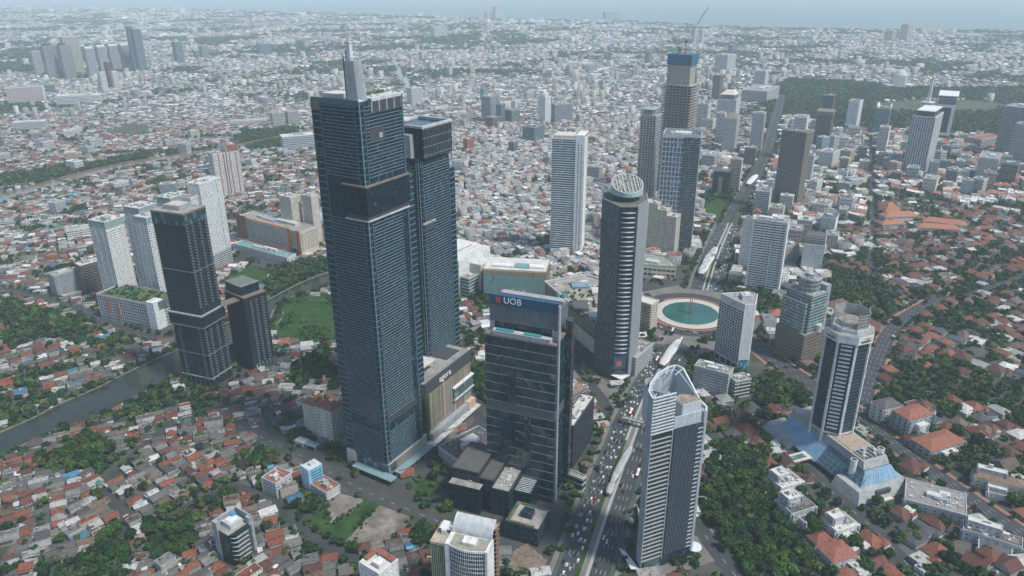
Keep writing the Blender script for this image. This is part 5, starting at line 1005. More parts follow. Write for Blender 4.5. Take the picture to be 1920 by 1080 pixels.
for a in ((X0, Y1 - 6, X0 + 3, Y1), (X1 - 4, Y0 - .5, X1 - 1.6, Y0 + 4), (X1 - 1.2, Y0 - .2, X1, Y1), (X0 + 3, Y1 - 2, X1 - 2, Y1)): MB().box(a[0], a[1], 0, a[2], a[3], h + 2).obj('frame_wall', W_GREY, e)
MB().box(X0 + 1, Y0 + 3, h - 5, X1 - 2, Y1 - 2, h - 4.4).obj('roof', R_GREY, e); MB().box(X0 + 6, Y0 + 6, h - 4.4, X1 - 5, Y1 - 4, h).obj('penthouse', W_LGREY, e); MB().box(X0 + 8, Y0 + 8, h, X0 + 16, Y0 + 16, h + .4).obj('penthouse_roof', W_WHITE, e); MB().box(X1 - 9, Y1 - 8, h, X1 - 5, Y1 - 4, h + 1.8).obj('water_tank', plain('blue_tank', (.06, .25, .45)), e)
for k in range(6): MB().prism([(X0 + 1.5, Y0 + 3.5), (X0 + 3.6, Y0 - .6), (X0 + 5.2, Y0 - 1.8), (X0 + 16, Y0 - 1.8), (X0 + 16, Y0 - 1), (X0 + 5, Y0 - 1)], 6 + k * 4.2, 6.5 + k * 4.2).obj('curved_ledge', W_LGREY, e)
me = MB().box(-.12, -.3, 0, .12, .1, h - 7).mesh('mullion', W_MID)
for k in range(13): link('mullion', me, e, loc=(X0 + 6 + k * (w - 10) / 12, Y0 - 1, 1))
e, w, d, h = base('terracotta_rim_block', 'white block with terracotta roof rim and sunken terrace at bottom edge', 'office block', frame_lfr((670, 1056), (711, 1074), (748, 1050), 1140), 'white block with terracotta rim'); X0, Y0, X1, Y1 = -w / 2, -d / 2, w / 2, d / 2; vol(e, rect(X0, Y0, X1, Y1), 0, h - 1, style(wall=W_WHITE, glass=W_LGREY, fh=4, bh=2.6, ps=4, pw=2, plant=0, par=.5, roof=R_PALE)); MB().box(X1 - 5, Y0, h, X1, Y1, h + .9).obj('roof_rim', R_TERRA, e); MB().box(X0 + 4, Y1 - 4, h, X1 - 5.2, Y1, h + .9).obj('roof_rim', R_TERRA, e); MB().box(X0 + 3, Y0 + 3, h, X0 + 10, Y0 + 10, h + 3).obj('stair_house', W_WHITE, e); MB().box(X0 + 11, Y0 + 6, h, X1 - 8, Y1 - 8, h + 2.4).obj('skylight', G_GREY, e)
e, w, d, h = base('barrel_roof_office', 'white office block with half-barrel roof screen and curved glass front at bottom', 'office block', frame_lfr((803, 1020), (912, 1038), (946, 990), 1152), 'white office block with barrel roof'); X0, Y0, X1, Y1 = -w / 2, -d / 2, w / 2, d / 2
gl = style(wall=W_WHITE, glass=G_TEAL, fh=3.8, bh=.4, ps=1.3, pw=.25, pr=.25, plant=0, par=.9, roof=wall('mossy_deck', (.30, .29, .23), .9, .4), sep=False); yc = Y0 + d * .36
front = [(X0 + 1, Y0 + 1)] + [(X0 + 12, Y0 + 1), (X0 + 12, Y0 + d * .72), (X0 + 1, Y0 + d * .72)] + [(X0 + 1 - 3.5 * math.sin(math.pi * t / 10), Y0 + d * (.72 - .71 * t / 10)) for t in range(1, 10)]; vol(e, front, 0, h, gl)
MB().box(X0 - .5, Y0 + d * .66, 0, X0 + 13, Y0 + d * .74, h + 1).obj('white_pier', W_WHITE, e); MB().box(X0 - .3, Y0 - .6, 0, X0 + 14, Y0 + 1.2, h + 1).obj('white_pier', W_WHITE, e)
vol(e, rect(X0 + 1, Y0 + d * .745, X0 + 22, Y1), 0, h - 2, style(wall=W_TAN, glass=G_DARK, fh=40, bh=.3, ps=1.6, pw=.6, pr=.3, plant=0, roof=wall('tan_roof', (.42, .36, .28)), pmat=fc[2])); MB().box(X0 + 12, Y1 - 10, h + 2, X0 + 21, Y1 - 2, h + 2.5).obj('roof_canopy', W_WHITE, e); MB().box(X0 + 11, Y1 - 8, h - 1.9, X0 + 13, Y1 - 4, h + 2).obj('canopy_wall', W_WHITE, e)
mb = MB(); ar = [(X0 + 12.5 + 10 * (1 - math.cos(t)), 11.5 * math.sin(t)) for t in [math.pi / 2 * i / 10 for i in range(11)]]
for (xa, za), (xb, zb_) in zip(ar[:-1], ar[1:]): mb.quad((xa, Y0 + .5, h + za), (xb, Y0 + .5, h + zb_), (xb, Y0 + d * .70, h + zb_), (xa, Y0 + d * .70, h + za)); mb.quad((xa + .5, Y0 + d * .70, h + za - .3), (xb + .5, Y0 + d * .70, h + zb_ - .3), (xb + .5, Y0 + .5, h + zb_ - .3), (xa + .5, Y0 + .5, h + za - .3))
mb.obj('barrel_screen', wall('zinc_screen', (.50, .51, .51), .45, .2), e)
for y in (Y0 + .5, Y0 + d * .70):
    mb = MB()
    for (xa, za), (xb, zb_) in zip(ar[:-1], ar[1:]): mb.bar((xa, y, h + za), (xb, y, h + zb_), .7)
    mb.obj('arch_rib', W_WHITE, e)
MB().box(X0 + 3, Y0 + 10, h + .3, X0 + 10, Y0 + 20, h + 2.6).obj('roof_pavilion', W_WHITE, e); MB().box(X0 + 13, Y0 + d * .71, h, X0 + 17, Y0 + d * .76, h + 5).obj('stair_house', W_LGREY, e)
vol(e, rect(X0 + 22.5, Y0 + 1, X1, Y0 + d * .62), 0, h + 2, style(wall=wall('rust_band', (.30, .17, .13)), glass=G_BLACK, fh=4.2, bh=.45, pr=.5, plant=4, par=1, roof=wall('sandy_roof', (.42, .38, .31))))
e, w, d, h = base('glass_cube', 'small teal glass cube with planted roof terrace in front of the sign tower', 'pavilion', frame_lfr((948, 976), (1009, 994), (1029, 956), 1026), 'small teal glass cube'); vol(e, rect(-w / 2, -d / 2, w / 2, d / 2), 0, h, style(wall=W_DARK, glass=G_TEAL, fh=7, bh=.5, ps=7, pw=.6, pr=.2, plant=0, par=.8, roof=wall('deck_stone', (.38, .35, .31)))); MB().box(-4, -5, h, 4.5, 4.5, h + 5).obj('roof_cube', G_TEAL, e)
for a in ((-w / 2 + .6, -d / 2 + 4, -w / 2 + 2.4, d / 2 - 1), (-w / 2 + 3, d / 2 - 3, w / 2 - 2, d / 2 - .8), (w / 2 - 2.2, -d / 2 + 2, w / 2 - .6, d / 2 - 4)): MB().box(*a[:2], h, *a[2:], h + 1.1).obj('planter_hedge', R_GREEN, e)
std('ribbed_side_office', 'narrow dark office with long pale canopy roof beside the boulevard', 'office block', frame_lfr((1056, 790), (1075, 800), (1105, 742), 880), style(wall=W_DARK, glass=G_BLACK, fh=4, bh=.5, ps=4, pw=.3, plant=1, roof=R_PALE), 'narrow dark office with pale roof')
std('brown_office', 'brown-grey office block with red roof terrace behind the sign tower', 'office block', frame_lfr((1052, 728), (1072, 738), (1099, 720), 800), style(wall=wall('taupe', (.34, .30, .27)), glass=G_DARK, fh=3.8, bh=2.2, plant=2, roof=R_TERRA), 'brown-grey office with red roof')
std('skybridge', 'enclosed white footbridge leading from the sign tower to the pavement', 'footbridge', frame_lfr((1052, 884), (1092, 900), 6.0, 922), style(wall=W_LGREY, glass=G_DARK, fh=6, bh=1.2, plant=0))
def inside(p, poly):
    r = False
    for i in range(len(poly)):
        (x1, y1), (x2, y2) = poly[i], poly[i - 1]
        if (y1 > p[1]) != (y2 > p[1]) and p[0] < (x2 - x1) * (p[1] - y1) / (y2 - y1) + x1: r = not r
    return r
# ------------------------------------------------------------------ malls by the circle
e, w, d, h = base('green_glass_mall', 'wide mall with pale green glass front and five coloured posters', 'mall', frame_lfr((907, 503), (1024, 511), (1027, 488), 566), 'wide mall with green glass front'); X0, Y0, X1, Y1 = -w / 2, -d / 2, w / 2, d / 2; MB().box(X0, Y0, 0, X1, Y1, h).obj('wall', W_BROWN, e); MB().box(X0 - .8, Y0 + 1, 9, X0 - .02, Y1 - .3, h - 7).obj('green_glass_front', wall('pale_green_glass', (.20, .36, .33), .2, .18, .3), e); MB().box(X0 + .3, Y0 + .3, h, X1 - .3, Y1 - .3, h + 1.2).obj('roof', R_PALE, e); MB().box(X0 + 8, Y0 + d * .30, h + 1.2, X0 + 24, Y0 + d * .52, h + 3).obj('helipad', M_TEALROOF, e)
for a, b in ((.54, .88), (.04, .28)): MB().box(X0 + 8, Y0 + d * a, h + 1.2, X0 + 20, Y0 + d * b, h + 4).obj('roof_hood', W_WHITE, e)
mb = MB()
for k in range(5): mb.box(X0 - .9, Y0 + .5, h - 6.4 + k * 1.3, X0 - .05, Y1, h - 5.8 + k * 1.3)
mb.obj('louvres', W_TAN, e, 'stuff'); mb = MB()
for k in range(22): mb.box(X0 - .95, Y0 + 1 + k * (d - 2) / 22, 9, X0 - .78, Y0 + 1.15 + k * (d - 2) / 22, h - 7)
for k in range(7): mb.box(X0 - .97, Y0 + 1, 9 + k * (h - 16) / 7, X0 - .8, Y1 - .4, 9.18 + k * (h - 16) / 7)
mb.obj('glazing_bars', wall('mint_bar', (.30, .44, .41)), e, 'stuff')
for k, c in enumerate(((.55, .06, .05), (.12, .2, .28), (.62, .38, .07), (.08, .28, .5), (.5, .22, .24))): MB().box(X0 - 1.3, Y1 - d * (.27 + .09 * k) - 4.6, 10.5, X0 - .96, Y1 - d * (.27 + .09 * k), 17.5).obj('poster', plain('poster_%d' % k, c), e); MB().box(X0 - 1.42, Y1 - d * (.27 + .09 * k) - 3.4, 12.2, X0 - 1.31, Y1 - d * (.27 + .09 * k) - 1.2, 15.6).obj('poster_motif', M_WHITE, e)
ga = [math.pi * (-.3 + 1.5 * i / 12) for i in range(13)]; mb = MB()
for s, (oy, oz) in ((1, (0, 1.4)), (-1, (0, -1.4))):
    q = [(X0 - 1.1, Y1 - d * .17 - s * 1.5 * math.cos(t) + oy, h - 13 + oz + s * 1.4 * math.sin(t)) for t in ga]
    for a, b in zip(q[:-1], q[1:]): mb.bar(a, b, .5)
mb.obj('emblem', W_MID, e); MB().box(X0 - .9, Y0 + 2, 0, X0 - .1, Y1 - 20, 8.5).obj('entrance_glass', G_BLACK, e)
Pm = G(862, 557); fr = from_corner(Pm, 78, 62, hgt(Pm, 491), math.radians(56)); e, w, d, h = base('white_mall', 'large white windowless mall hall beside the green glass front', 'mall', fr, 'large white windowless mall'); X0, Y0, X1, Y1 = -w / 2, -d / 2, w / 2, d / 2; MB().box(X0, Y0, 0, X1, Y1, h).obj('wall', W_WHITE, e); MB().box(X0 + .4, Y0 + .4, h, X1 - .4, Y1 - .4, h + .6).obj('roof', R_PALE, e); MB().box(X0 + 6, Y0 + 14, h + .6, X1 - 8, Y1 - 8, h + 5).obj('roof_hall', wall('white_roof', (.66, .65, .62)), e); MB().box(X0 + 26, Y0 - 20, 0, X0 + 60, Y0 - .2, h - 10).obj('stone_wing', W_CREAM, e); MB().box(X0 + 26.5, Y0 - 19.5, h - 10, X0 + 59.5, Y0 - .4, h - 9.4).obj('wing_roof', R_PALE, e)
vol(e, rect(X0 + 2, Y0 - 16, X0 + 25.5, Y0 - .4), 0, h - 24, style(wall=W_LGREY, glass=G_GREEN, fh=5, bh=1.2, plant=1))
for k in range(12): MB().box(X0 + 12 + k * 4, Y0 + 18, h + 5, X0 + 14 + k * 4, Y0 + 21, h + 5.6).obj('roof_vent', W_GREY, e)
mt = [G(1022, 528, 42), G(1050, 552, 42), G(1085, 582, 42), G(1116, 606, 42)]; C = (95.0, 870.0); e = empty('terraced_mall', 'curved mall with brown louvred terraces and roof gardens left of ellipse tower', 'mall', C); LAND.append(('curved terraced mall', *C)); FOOT += [(C[0] + 5, C[1], 90, 170, 0)]
mp = lpts(C, 0, mt[::-1]); body = mp[:1] + [(mp[0][0] + 14, mp[0][1] + 10), (40, -40), (70, 10), (60, 70), (10, 110)] + mp[:0:-1]
MB().prism(body, 0, 20).obj('stone_wall', W_CREAM, e); MB().prism(off_poly(body, -.6), 20, 24.3).obj('glazed_strip', G_GREEN, e); brl = wall('brown_louvre', (.38, .32, .20)); MB().prism(off_poly(body, -1.5), 24, 41).obj('terrace_core', W_DARK, e)
lm = MB().prism(off_poly(body, .5), 0, .9).mesh('louvre_band', brl)
for k in range(8): link('louvre_band', lm, e, loc=(0, 0, 24.4 + k * 2.2))
MB().prism(off_poly(body, -3), 41.2, 42).obj('roof_deck', wall('roof_paving', (.33, .30, .25), .9, .5, .06), e); mb = MB(); o_, i_ = off_poly(body, .9), off_poly(body, -1.2)
for i in range(len(body) - 1): mb.prism([o_[i], o_[i + 1], i_[i + 1], i_[i]], 41.0, 43.2)
mb.obj('white_coping', W_LGREY, e)
for x, y, a, b, m_, z in ((-28, 40, 7, 10, M_SWIM, .5), (12, -50, 5, 6, M_SWIM, .5), (-8, 0, 10, 14, R_DARK, 4), (8, -30, 8, 10, R_PALE, 5), (20, 10, 9, 12, R_GREY, 6), (25, 45, 14, 10, R_PALE, 5), (-2, 70, 12, 9, CAN, 3), (30, -10, 6, 8, M_TEALROOF, 7)): MB().box(x - a, y - b, 42, x + a, y + b, 42 + z).obj('roof_pool' if m_ is M_SWIM else 'roof_pavilion', m_, e)
for k in range(34):
    x, y = random.uniform(-45, 45), random.uniform(-70, 90); a = random.uniform(1.5, 4)
    if inside((x, y), off_poly(body, -6)): MB().box(x - a, y - a * .8, 42, x + a, y + a * .8, 42 + random.uniform(1, 4)).obj(random.choice(('roof_kiosk', 'planter', 'cooling_unit')), random.choice((R_PALE, R_GREEN, R_GREEN, W_LGREY, R_GREY, W_CREAM)), e)
HOOK.append((e, -34, -40, 20, 80, 42, 60, 1.2, 2.8)); MB().prism([(35, 10), (50, 60), (44, 62), (28, 14)], 42, 58).obj('sloped_terrace', brl, e)
std('low_white_shop', 'small white showroom at the foot of the ellipse-topped tower', 'showroom', frame_lfr((1184, 660), (1192, 672), (1205, 640), 705), style(wall=W_LGREY, glass=W_MID, fh=4, bh=1, ps=2.5, pw=.4, plant=1), 'small white showroom')
std('striped_heritage_hotel', 'cream hotel with ribbon windows and scalloped roof between ellipse tower and circle', 'hotel', frame_lfr((1190, 560), (1221, 572), (1228, 562), 622), style(wall=W_CREAM, glass=G_DARK, fh=3.4, bh=1.6, pr=.6, plant=0, roof=R_PALE), 'cream ribbon-window hotel')

# ------------------------------------------------------------------ the rest of the skyline: extents, roof row, ground row
S_GRID = lambda w_=W_WHITE, g_=G_DARK: style(wall=w_, glass=g_, fh=3.7, bh=1.3, ps=3.4, pw=1.0, sep=False)
S_RIB = lambda w_=W_WHITE, g_=G_DARK: style(wall=w_, glass=g_, fh=3.8, bh=1.9, pr=.5, sep=False)
S_GL = lambda g_=G_BLUE, w_=W_GREY: style(wall=w_, glass=g_, fh=4, bh=.5, ps=4, pw=.3, pr=.15, sep=False, roof=R_DARK)
S_FIN = lambda w_=W_GREY, g_=G_DARK: style(wall=w_, glass=g_, fh=8, bh=.8, ps=2.6, pw=.9, pr=.6, sep=False)
SKY = [
 ('white_stripe_tower', 'white and navy striped tower in the right distance before the obelisk', 'office tower', (1712, 1769, 221, 331, 52, .5), style(wall=W_WHITE, glass=G_BLUE, fh=3.6, bh=.5, ps=5.2, pw=1.3, pr=.6, sep=False, plant=0), 'white and navy striped tower'),
 ('framed_slab_tower', 'slab tower with white frame round a dark centre right of the obelisk', 'office tower', (1761, 1796, 186, 268, 60, .4), style(wall=W_GREY, glass=G_DARK, fh=3.6, bh=1, sep=False, plant=1), 'slab tower with white frame'),
 ('stepped_glass_tower', 'large stepped grey glass complex at the right edge', 'office tower', (1884, 1950, 204, 300, 40, .8), S_RIB(W_GREY, G_BLUE), 'stepped grey glass complex'),
 ('cylindrical_balcony_tower', 'pale balcony tower cut by the right edge', 'apartment tower', (1905, 1950, 236, 318, 40, 1), S_RIB(W_LGREY, G_DARK), None),
 ('white_punched_block', 'white block with small square windows and dark centre strip at right', 'office block', (1836, 1878, 299, 348, 55, .5), S_GRID(), 'white punched block at right'),
 ('dark_glass_block', 'dark blue glass block at right next to a white punched one', 'office block', (1878, 1912, 310, 352, 55, .7), S_GL(G_DARK), 'dark blue glass block at right'),
 ('white_slant_tower', 'plain pale tower with notched front standing before the park', 'office tower', (1592, 1619, 191, 250, 55, .6), style(wall=W_WHITE, glass=W_LGREY, fh=3.6, bh=1.4, sep=False, plant=1), 'plain pale tower by the park'),
 ('horned_teal_tower', 'teal glass tower with horned white crown before the park', 'office tower', (1643, 1673, 205, 256, 58, .8), S_GL(glass('teal_glass', (.02, .09, .12), (.04, .14, .17))), 'teal tower with horned crown'),
 ('ribbed_brown_tower', 'brown ribbed tower with overhanging top slab near the park', 'office tower', (1533, 1564, 214, 277, 62, .8), S_FIN(W_BROWN), 'brown ribbed tower near the park'),
 ('black_tower_far', 'black tower with red crane mast behind the brown ribbed tower', 'office tower', (1544, 1567, 180, 240, 62, .9), S_GL(G_BLACK), None),
 ('white_louvred_block', 'white louvred block peeking over the brown gridded tower', 'office block', (1490, 1518, 221, 300, 62, .7), S_RIB(), None),
 ('screen_tower', 'slim pale tower with diamond screen on the boulevard left side', 'office tower', (1412, 1437, 214, 284, 66, .8), S_GRID(W_LGREY, G_GREY), 'slim diamond-screen tower'),
 ('waffle_tower', 'grey waffle-gridded tower with low pyramid roof', 'office tower', (1358, 1388, 223, 287, 66, .6), style(wall=W_LGREY, glass=G_DARK, fh=3.4, bh=1.3, ps=2.6, pw=1.1, pr=.6, sep=False, plant=0), 'grey waffle-gridded tower'),
 ('ribbon_tower', 'white ribbon-window tower just left of the waffle tower', 'office tower', (1345, 1362, 213, 268, 66, 1.0), S_RIB(), None),
 ('pagoda_tower', 'white and blue stepped tower with ornate roof in the government quarter', 'office tower', (1346, 1389, 188, 238, 64, .8), S_GRID(W_WHITE, G_BLUE), 'white and blue stepped tower'),
 ('white_hospital_block', 'plain white block left of the white and blue stepped tower', 'office block', (1307, 1334, 196, 242, 60, 1.1), S_RIB(), None),
 ('white_low_block', 'low white block in front of the plain white block', 'office block', (1316, 1343, 225, 244, 60, 1.0), S_RIB(), None),
 ('black_billboard_block', 'dark block with round orange emblem beside the boulevard', 'office block', (1338, 1374, 324, 372, 68, .6), S_GL(G_BLACK, W_DARK), 'dark block with orange emblem'),
 ('tan_ribbon_block', 'tan office block with ribbon windows behind the dark emblem block', 'office block', (1370, 1393, 300, 357, 68, 1.3), S_RIB(W_CREAM), None),
 ('pale_blue_block', 'pale block with blue glass strips left of the boulevard', 'office block', (1317, 1348, 293, 318, 66, .5), S_FIN(W_LGREY, G_BLUE), None),
 ('dark_brown_block', 'dark brown block with white roof plant by the boulevard', 'office block', (1397, 1420, 279, 313, 66, .8), S_GRID(W_BROWN), None),
 ('grey_striped_block', 'blue-grey ribbon block left of the brown gridded tower', 'office block', (1417, 1448, 361, 404, 66, .7), S_RIB(W_LGREY, G_BLUE), 'blue-grey ribbon block'),
 ('terrace_block', 'cream block with roof garden behind the black striped white slab', 'office block', (1443, 1472, 392, 420, 66, .8), S_RIB(W_CREAM), None),
 ('arched_roof_block', 'white block with grey arched roof right of the black striped white slab', 'apartment block', (1508, 1550, 462, 516, 66, .5), S_GRID(W_WHITE, W_LGREY), 'white block with arched roof'),
 ('cream_stair_block', 'cream stepped block behind the arched roof block', 'office block', (1548, 1573, 443, 474, 64, .8), S_GRID(W_CREAM), None),
 ('slot_window_block', 'white block with one dark vertical slot and dark curved roof', 'office block', (1540, 1573, 411, 437, 60, .7), style(wall=W_WHITE, glass=W_LGREY, fh=3.6, bh=1, sep=False, roof=R_DARK), None),
 ('square_window_block', 'white block with big square windows above the slot block', 'office block', (1525, 1561, 386, 408, 56, .8), S_GRID(W_WHITE), None),
 ('green_strip_block', 'white block with two green window panels near the right avenue', 'office block', (1537, 1576, 287, 318, 50, .6), S_GRID(W_WHITE, G_GREEN), None),
 ('red_panel_block', 'cream block with big dark red panel near the right avenue', 'office block', (1576, 1604, 284, 308, 50, .7), S_FIN(W_CREAM, W_RED), None),
 ('billboard_white_block', 'white block with turquoise roof billboard next to the brown gridded tower', 'office block', (1508, 1529, 292, 345, 62, .8), S_GRID(), None),
 ('slender_white_block', 'slender white tower with louvred side left of the striped tower', 'office tower', (1650, 1671, 240, 288, 58, .7), S_RIB(W_WHITE, G_GREY), None),
 ('black_dotted_block', 'small black block with one column of white dots below the striped tower', 'office block', (1671, 1692, 325, 348, 60, .8), S_GL(G_BLACK), None),
 ('small_blue_hotel', 'small white and blue block at the foot of the striped tower', 'office block', (1703, 1725, 316, 342, 60, .8), S_FIN(W_WHITE, G_BLUE), None),
 ('beige_slab_block', 'beige windowless slab below the striped tower', 'office block', (1732, 1762, 338, 362, 56, .5), style(wall=W_CREAM, glass=W_CREAM, fh=3.6, bh=1, sep=False), None),
 ('blue_wedge_block', 'blue wedge-topped glass block at lower right of the striped tower', 'office block', (1778, 1798, 322, 350, 56, .8), S_GL(G_BLUE), None),
 ('rounded_tan_block', 'tan block with rounded corners below the white punched block', 'office block', (1824, 1853, 338, 366, 40, .9), S_RIB(W_CREAM), None),
 ('long_red_roof_block', 'long office with red-brown roof and glass centre at right', 'office block', (1815, 1882, 262, 280, 30, .35), style(wall=W_LGREY, glass=G_DARK, fh=3.6, bh=1.5, sep=False, roof=R_TERRA, plant=0), None),
 ('small_glass_tower', 'small grey glass tower behind the foot of the striped tower', 'office block', (1768, 1788, 275, 296, 50, .8), S_GL(G_GREY), None),
 ('dark_blue_bow_tower', 'dark blue tower with bowed glass front left of the white spired tower', 'office tower', (902, 931, 182, 231, 66, .7), S_RIB(W_GREY, G_BLUE), 'dark blue bowed tower'),
 ('blue_side_tower', 'blue glass slab attached right of the dark blue bowed tower', 'office tower', (930, 947, 196, 234, 60, .8), S_GL(G_BLUE), None),
 ('white_spired_tower', 'slim white residential tower with domed top in the middle distance', 'apartment tower', (1010, 1033, 182, 234, 50, .9), style(wall=W_WHITE, glass=G_GREY, fh=3.4, bh=1.3, ps=3, pw=1.5, sep=False, plant=0), 'slim white domed tower'),
 ('grey_wide_block', 'wide blue-grey block right of the slim white domed tower', 'office block', (1034, 1074, 197, 232, 20, .5), S_RIB(W_GREY, G_BLUE), None),
 ('blue_box_block', 'solid blue glass box in the dense middle quarter', 'office block', (980, 1021, 240, 269, 60, .6), S_GL(G_BLUE), 'solid blue glass box'),
 ('small_dark_blue_block', 'small dark blue block left of the blue glass box', 'office block', (953, 971, 267, 288, 60, .8), S_GL(G_BLUE), None),
 ('orange_drum_block', 'orange and cream block with blue windows behind the second tower', 'office block', (869, 888, 262, 289, 40, .9), S_FIN(W_ORANGE, G_BLUE), None),
 ('brown_hexagon_block', 'brown banded hexagonal building with pale roof', 'office block', (909, 939, 222, 243, 50, .8), S_RIB(W_BROWN), None),
 ('green_office_far', 'green-grey office block right of the brown hexagonal building', 'office block', (946, 975, 208, 232, 50, .7), S_GL(G_GREEN), None),
 ('cream_blue_apartments', 'cream apartment block with blue stripes above the brown canal', 'apartment block', (505, 533, 213, 239, 40, .6), S_FIN(W_CREAM, G_BLUE), 'cream and blue apartments'),
 ('cream_blue_apartments', 'second cream apartment block with blue stripes, right of its twin', 'apartment block', (534, 559, 210, 236, 40, .6), S_FIN(W_CREAM, G_BLUE), None),
 ('long_white_flats', 'long low white flats left of the cream and blue apartments', 'apartment block', (433, 500, 228, 238, 20, .25), S_RIB(), None),
 ('far_dark_tower', 'tall dark tower topped with a spur in the far left cluster', 'skyscraper', (240, 263, 55, 133, 60, .8), S_GL(G_BLUE), 'tall dark tower of the far left cluster'),
 ('far_dark_tower_fin', 'pale spur tower fused to the tall dark far left tower', 'skyscraper', (234, 246, 50, 133, 60, .8), S_GL(G_BLUE), None),
 ('far_slab_tower', 'leftmost slab tower of the far left cluster', 'apartment tower', (55, 74, 97, 142, 55, .6), S_FIN(W_LGREY, G_GREY), None),
 ('far_grey_tower', 'dark-capped grey tower, first of the far left pair', 'apartment tower', (74, 103, 87, 149, 55, .5), S_FIN(W_GREY, G_GREY), None),
 ('far_grey_tower', 'dark-capped grey tower, second of the far left pair', 'apartment tower', (105, 132, 86, 149, 55, .6), S_FIN(W_GREY, G_GREY), None),
 ('far_pale_tower', 'pale greenish tall slab behind the far left grey pair', 'apartment tower', (110, 146, 70, 141, 55, .4), S_FIN(W_CREAM, G_GREY), None),
 ('far_row_tower', 'first of five linked arched towers in the far left cluster', 'apartment tower', (155, 175, 92, 150, 55, .6), S_FIN(W_LGREY, G_BLUE), None),
 ('far_row_tower', 'second of five linked arched towers in the far left cluster', 'apartment tower', (177, 197, 89, 140, 55, .6), S_FIN(W_LGREY, G_BLUE), None),
 ('far_row_tower', 'third of five linked arched towers in the far left cluster', 'apartment tower', (199, 219, 87, 133, 55, .6), S_FIN(W_LGREY, G_BLUE), None),
 ('far_row_tower', 'fourth of five linked arched towers in the far left cluster', 'apartment tower', (221, 242, 86, 131, 55, .6), S_FIN(W_LGREY, G_BLUE), None),
 ('far_row_tower', 'last of five linked arched towers in the far left cluster', 'apartment tower', (244, 264, 85, 130, 55, .6), S_FIN(W_LGREY, G_BLUE), None),
 ('far_white_twin', 'left one of two white towers before the arched row', 'apartment tower', (183, 197, 136, 171, 50, .8), S_GRID(), None),
 ('far_white_twin', 'right one of two white towers before the arched row', 'apartment tower', (206, 221, 135, 168, 50, .8), S_GRID(), None),
 ('far_red_brown_block', 'red-brown block between the two white towers', 'apartment tower', (194, 210, 117, 165, 50, .8), S_FIN(W_RED), None),
 ('far_white_complex', 'long white complex with turquoise panels in the left distance', 'factory', (103, 190, 181, 198, 15, .3), style(wall=W_WHITE, glass=G_BLUE, fh=5, bh=2.6, sep=False, plant=5, roof=R_PALE), 'long white complex at left'),
 ('far_brown_complex', 'brown and white apartment complex at the left edge', 'apartment block', (10, 80, 166, 196, 25, .4), S_FIN(W_WHITE, W_RED), None),
 ('far_signed_tower', 'lone dark tower right of the far left cluster', 'office tower', (321, 341, 79, 120, 55, .7), S_GL(G_BLUE), None),
 ('far_grey_block', 'grey-blue block right of the lone dark tower', 'office block', (372, 390, 86, 111, 55, .7), S_GL(G_GREY), None),
 ('far_dark_white_block', 'half dark half white block in the left far distance', 'office block', (480, 508, 83, 103, 40, .7), S_GL(G_BLUE), None),
 ('far_blue_block', 'small blue-grey block left of the white complex', 'office block', (83, 102, 160, 176, 40, .7), S_GL(G_BLUE), None),
 ('far_white_factory', 'pale long hall on the far left, above the canal', 'hall', (22, 88, 231, 246, 20, .4), style(wall=W_LGREY, glass=G_GREY, fh=5, bh=2.5, sep=False, roof=R_PALE), None),
 ('sports_hall', 'long white-roofed hall immediately left of the tallest tower top', 'hall', (524, 590, 258, 282, 25, .5), style(wall=W_LGREY, glass=G_BLUE, fh=5, bh=2.5, sep=False, roof=R_PALE, plant=1), 'long white-roofed hall'),
 ('grey_hall', 'grey blue-edged office hall beside the leftmost white residence tower', 'office block', (88, 142, 519, 556, 52, .7), style(wall=W_GREY, glass=G_GREY, fh=3.6, bh=2, ps=2.4, pw=.7, plant=3), 'grey office hall at left'),
 ('brown_hall', 'brown block with pale vaulted roof left of the residences', 'office block', (138, 193, 500, 552, 50, .7), style(wall=wall('umber', (.17, .14, .12)), glass=G_DARK, fh=4, bh=1.8, roof=R_PALE, plant=2), 'brown block with vaulted roof'),
 ('white_school', 'long white school block behind the leftmost white residence tower', 'school', (123, 176, 432, 450, 30, .4), S_RIB(), 'long white school block'),
 ('waterfront_tower', 'cluster of white towers on the sea front, left one', 'apartment tower', (908, 922, 22, 38, 40, .8), S_FIN(W_WHITE, G_GREY), None),
 ('waterfront_tower', 'cluster of white towers on the sea front, right one', 'apartment tower', (924, 936, 12, 38, 40, .8), S_FIN(W_WHITE, G_GREY), None),
 ('waterfront_slab', 'hazy slab standing out on the coast right of the white towers', 'apartment tower', (1131, 1162, 22, 35, 20, .3), S_FIN(W_LGREY, G_GREY), None),
 ('far_white_pair', 'first of two blue-white towers left of the crane distance', 'apartment tower', (1298, 1307, 56, 82, 50, .8), S_FIN(W_WHITE, G_BLUE), None),
 ('far_white_pair', 'second of two blue-white towers right of the crane mast', 'apartment tower', (1312, 1321, 56, 82, 50, .8), S_FIN(W_WHITE, G_BLUE), None),
 ('far_cream_group', 'cream stepped group of towers near the coast at right', 'apartment tower', (1690, 1714, 46, 78, 40, .7), S_FIN(W_CREAM, G_GREY), None),
 ('far_cream_slab', 'cream slab left of the cream stepped group near the coast', 'apartment tower', (1660, 1686, 58, 78, 40, .6), S_FIN(W_CREAM, G_GREY), None),
 ('far_twin_office', 'white twin-frame office behind the unfinished tower', 'office tower', (1342, 1380, 104, 140, 50, .7), S_FIN(W_WHITE, G_BLUE), None),
 ('far_blue_slab', 'dark blue slab above the white twin-frame office', 'office tower', (1366, 1379, 84, 112, 50, .7), S_GL(G_BLUE), None),
 ('far_brown_cylinder', 'brown round tower left of the boulevard far end', 'office tower', (1338, 1358, 142, 190, 50, 1), S_RIB(W_BROWN), None),
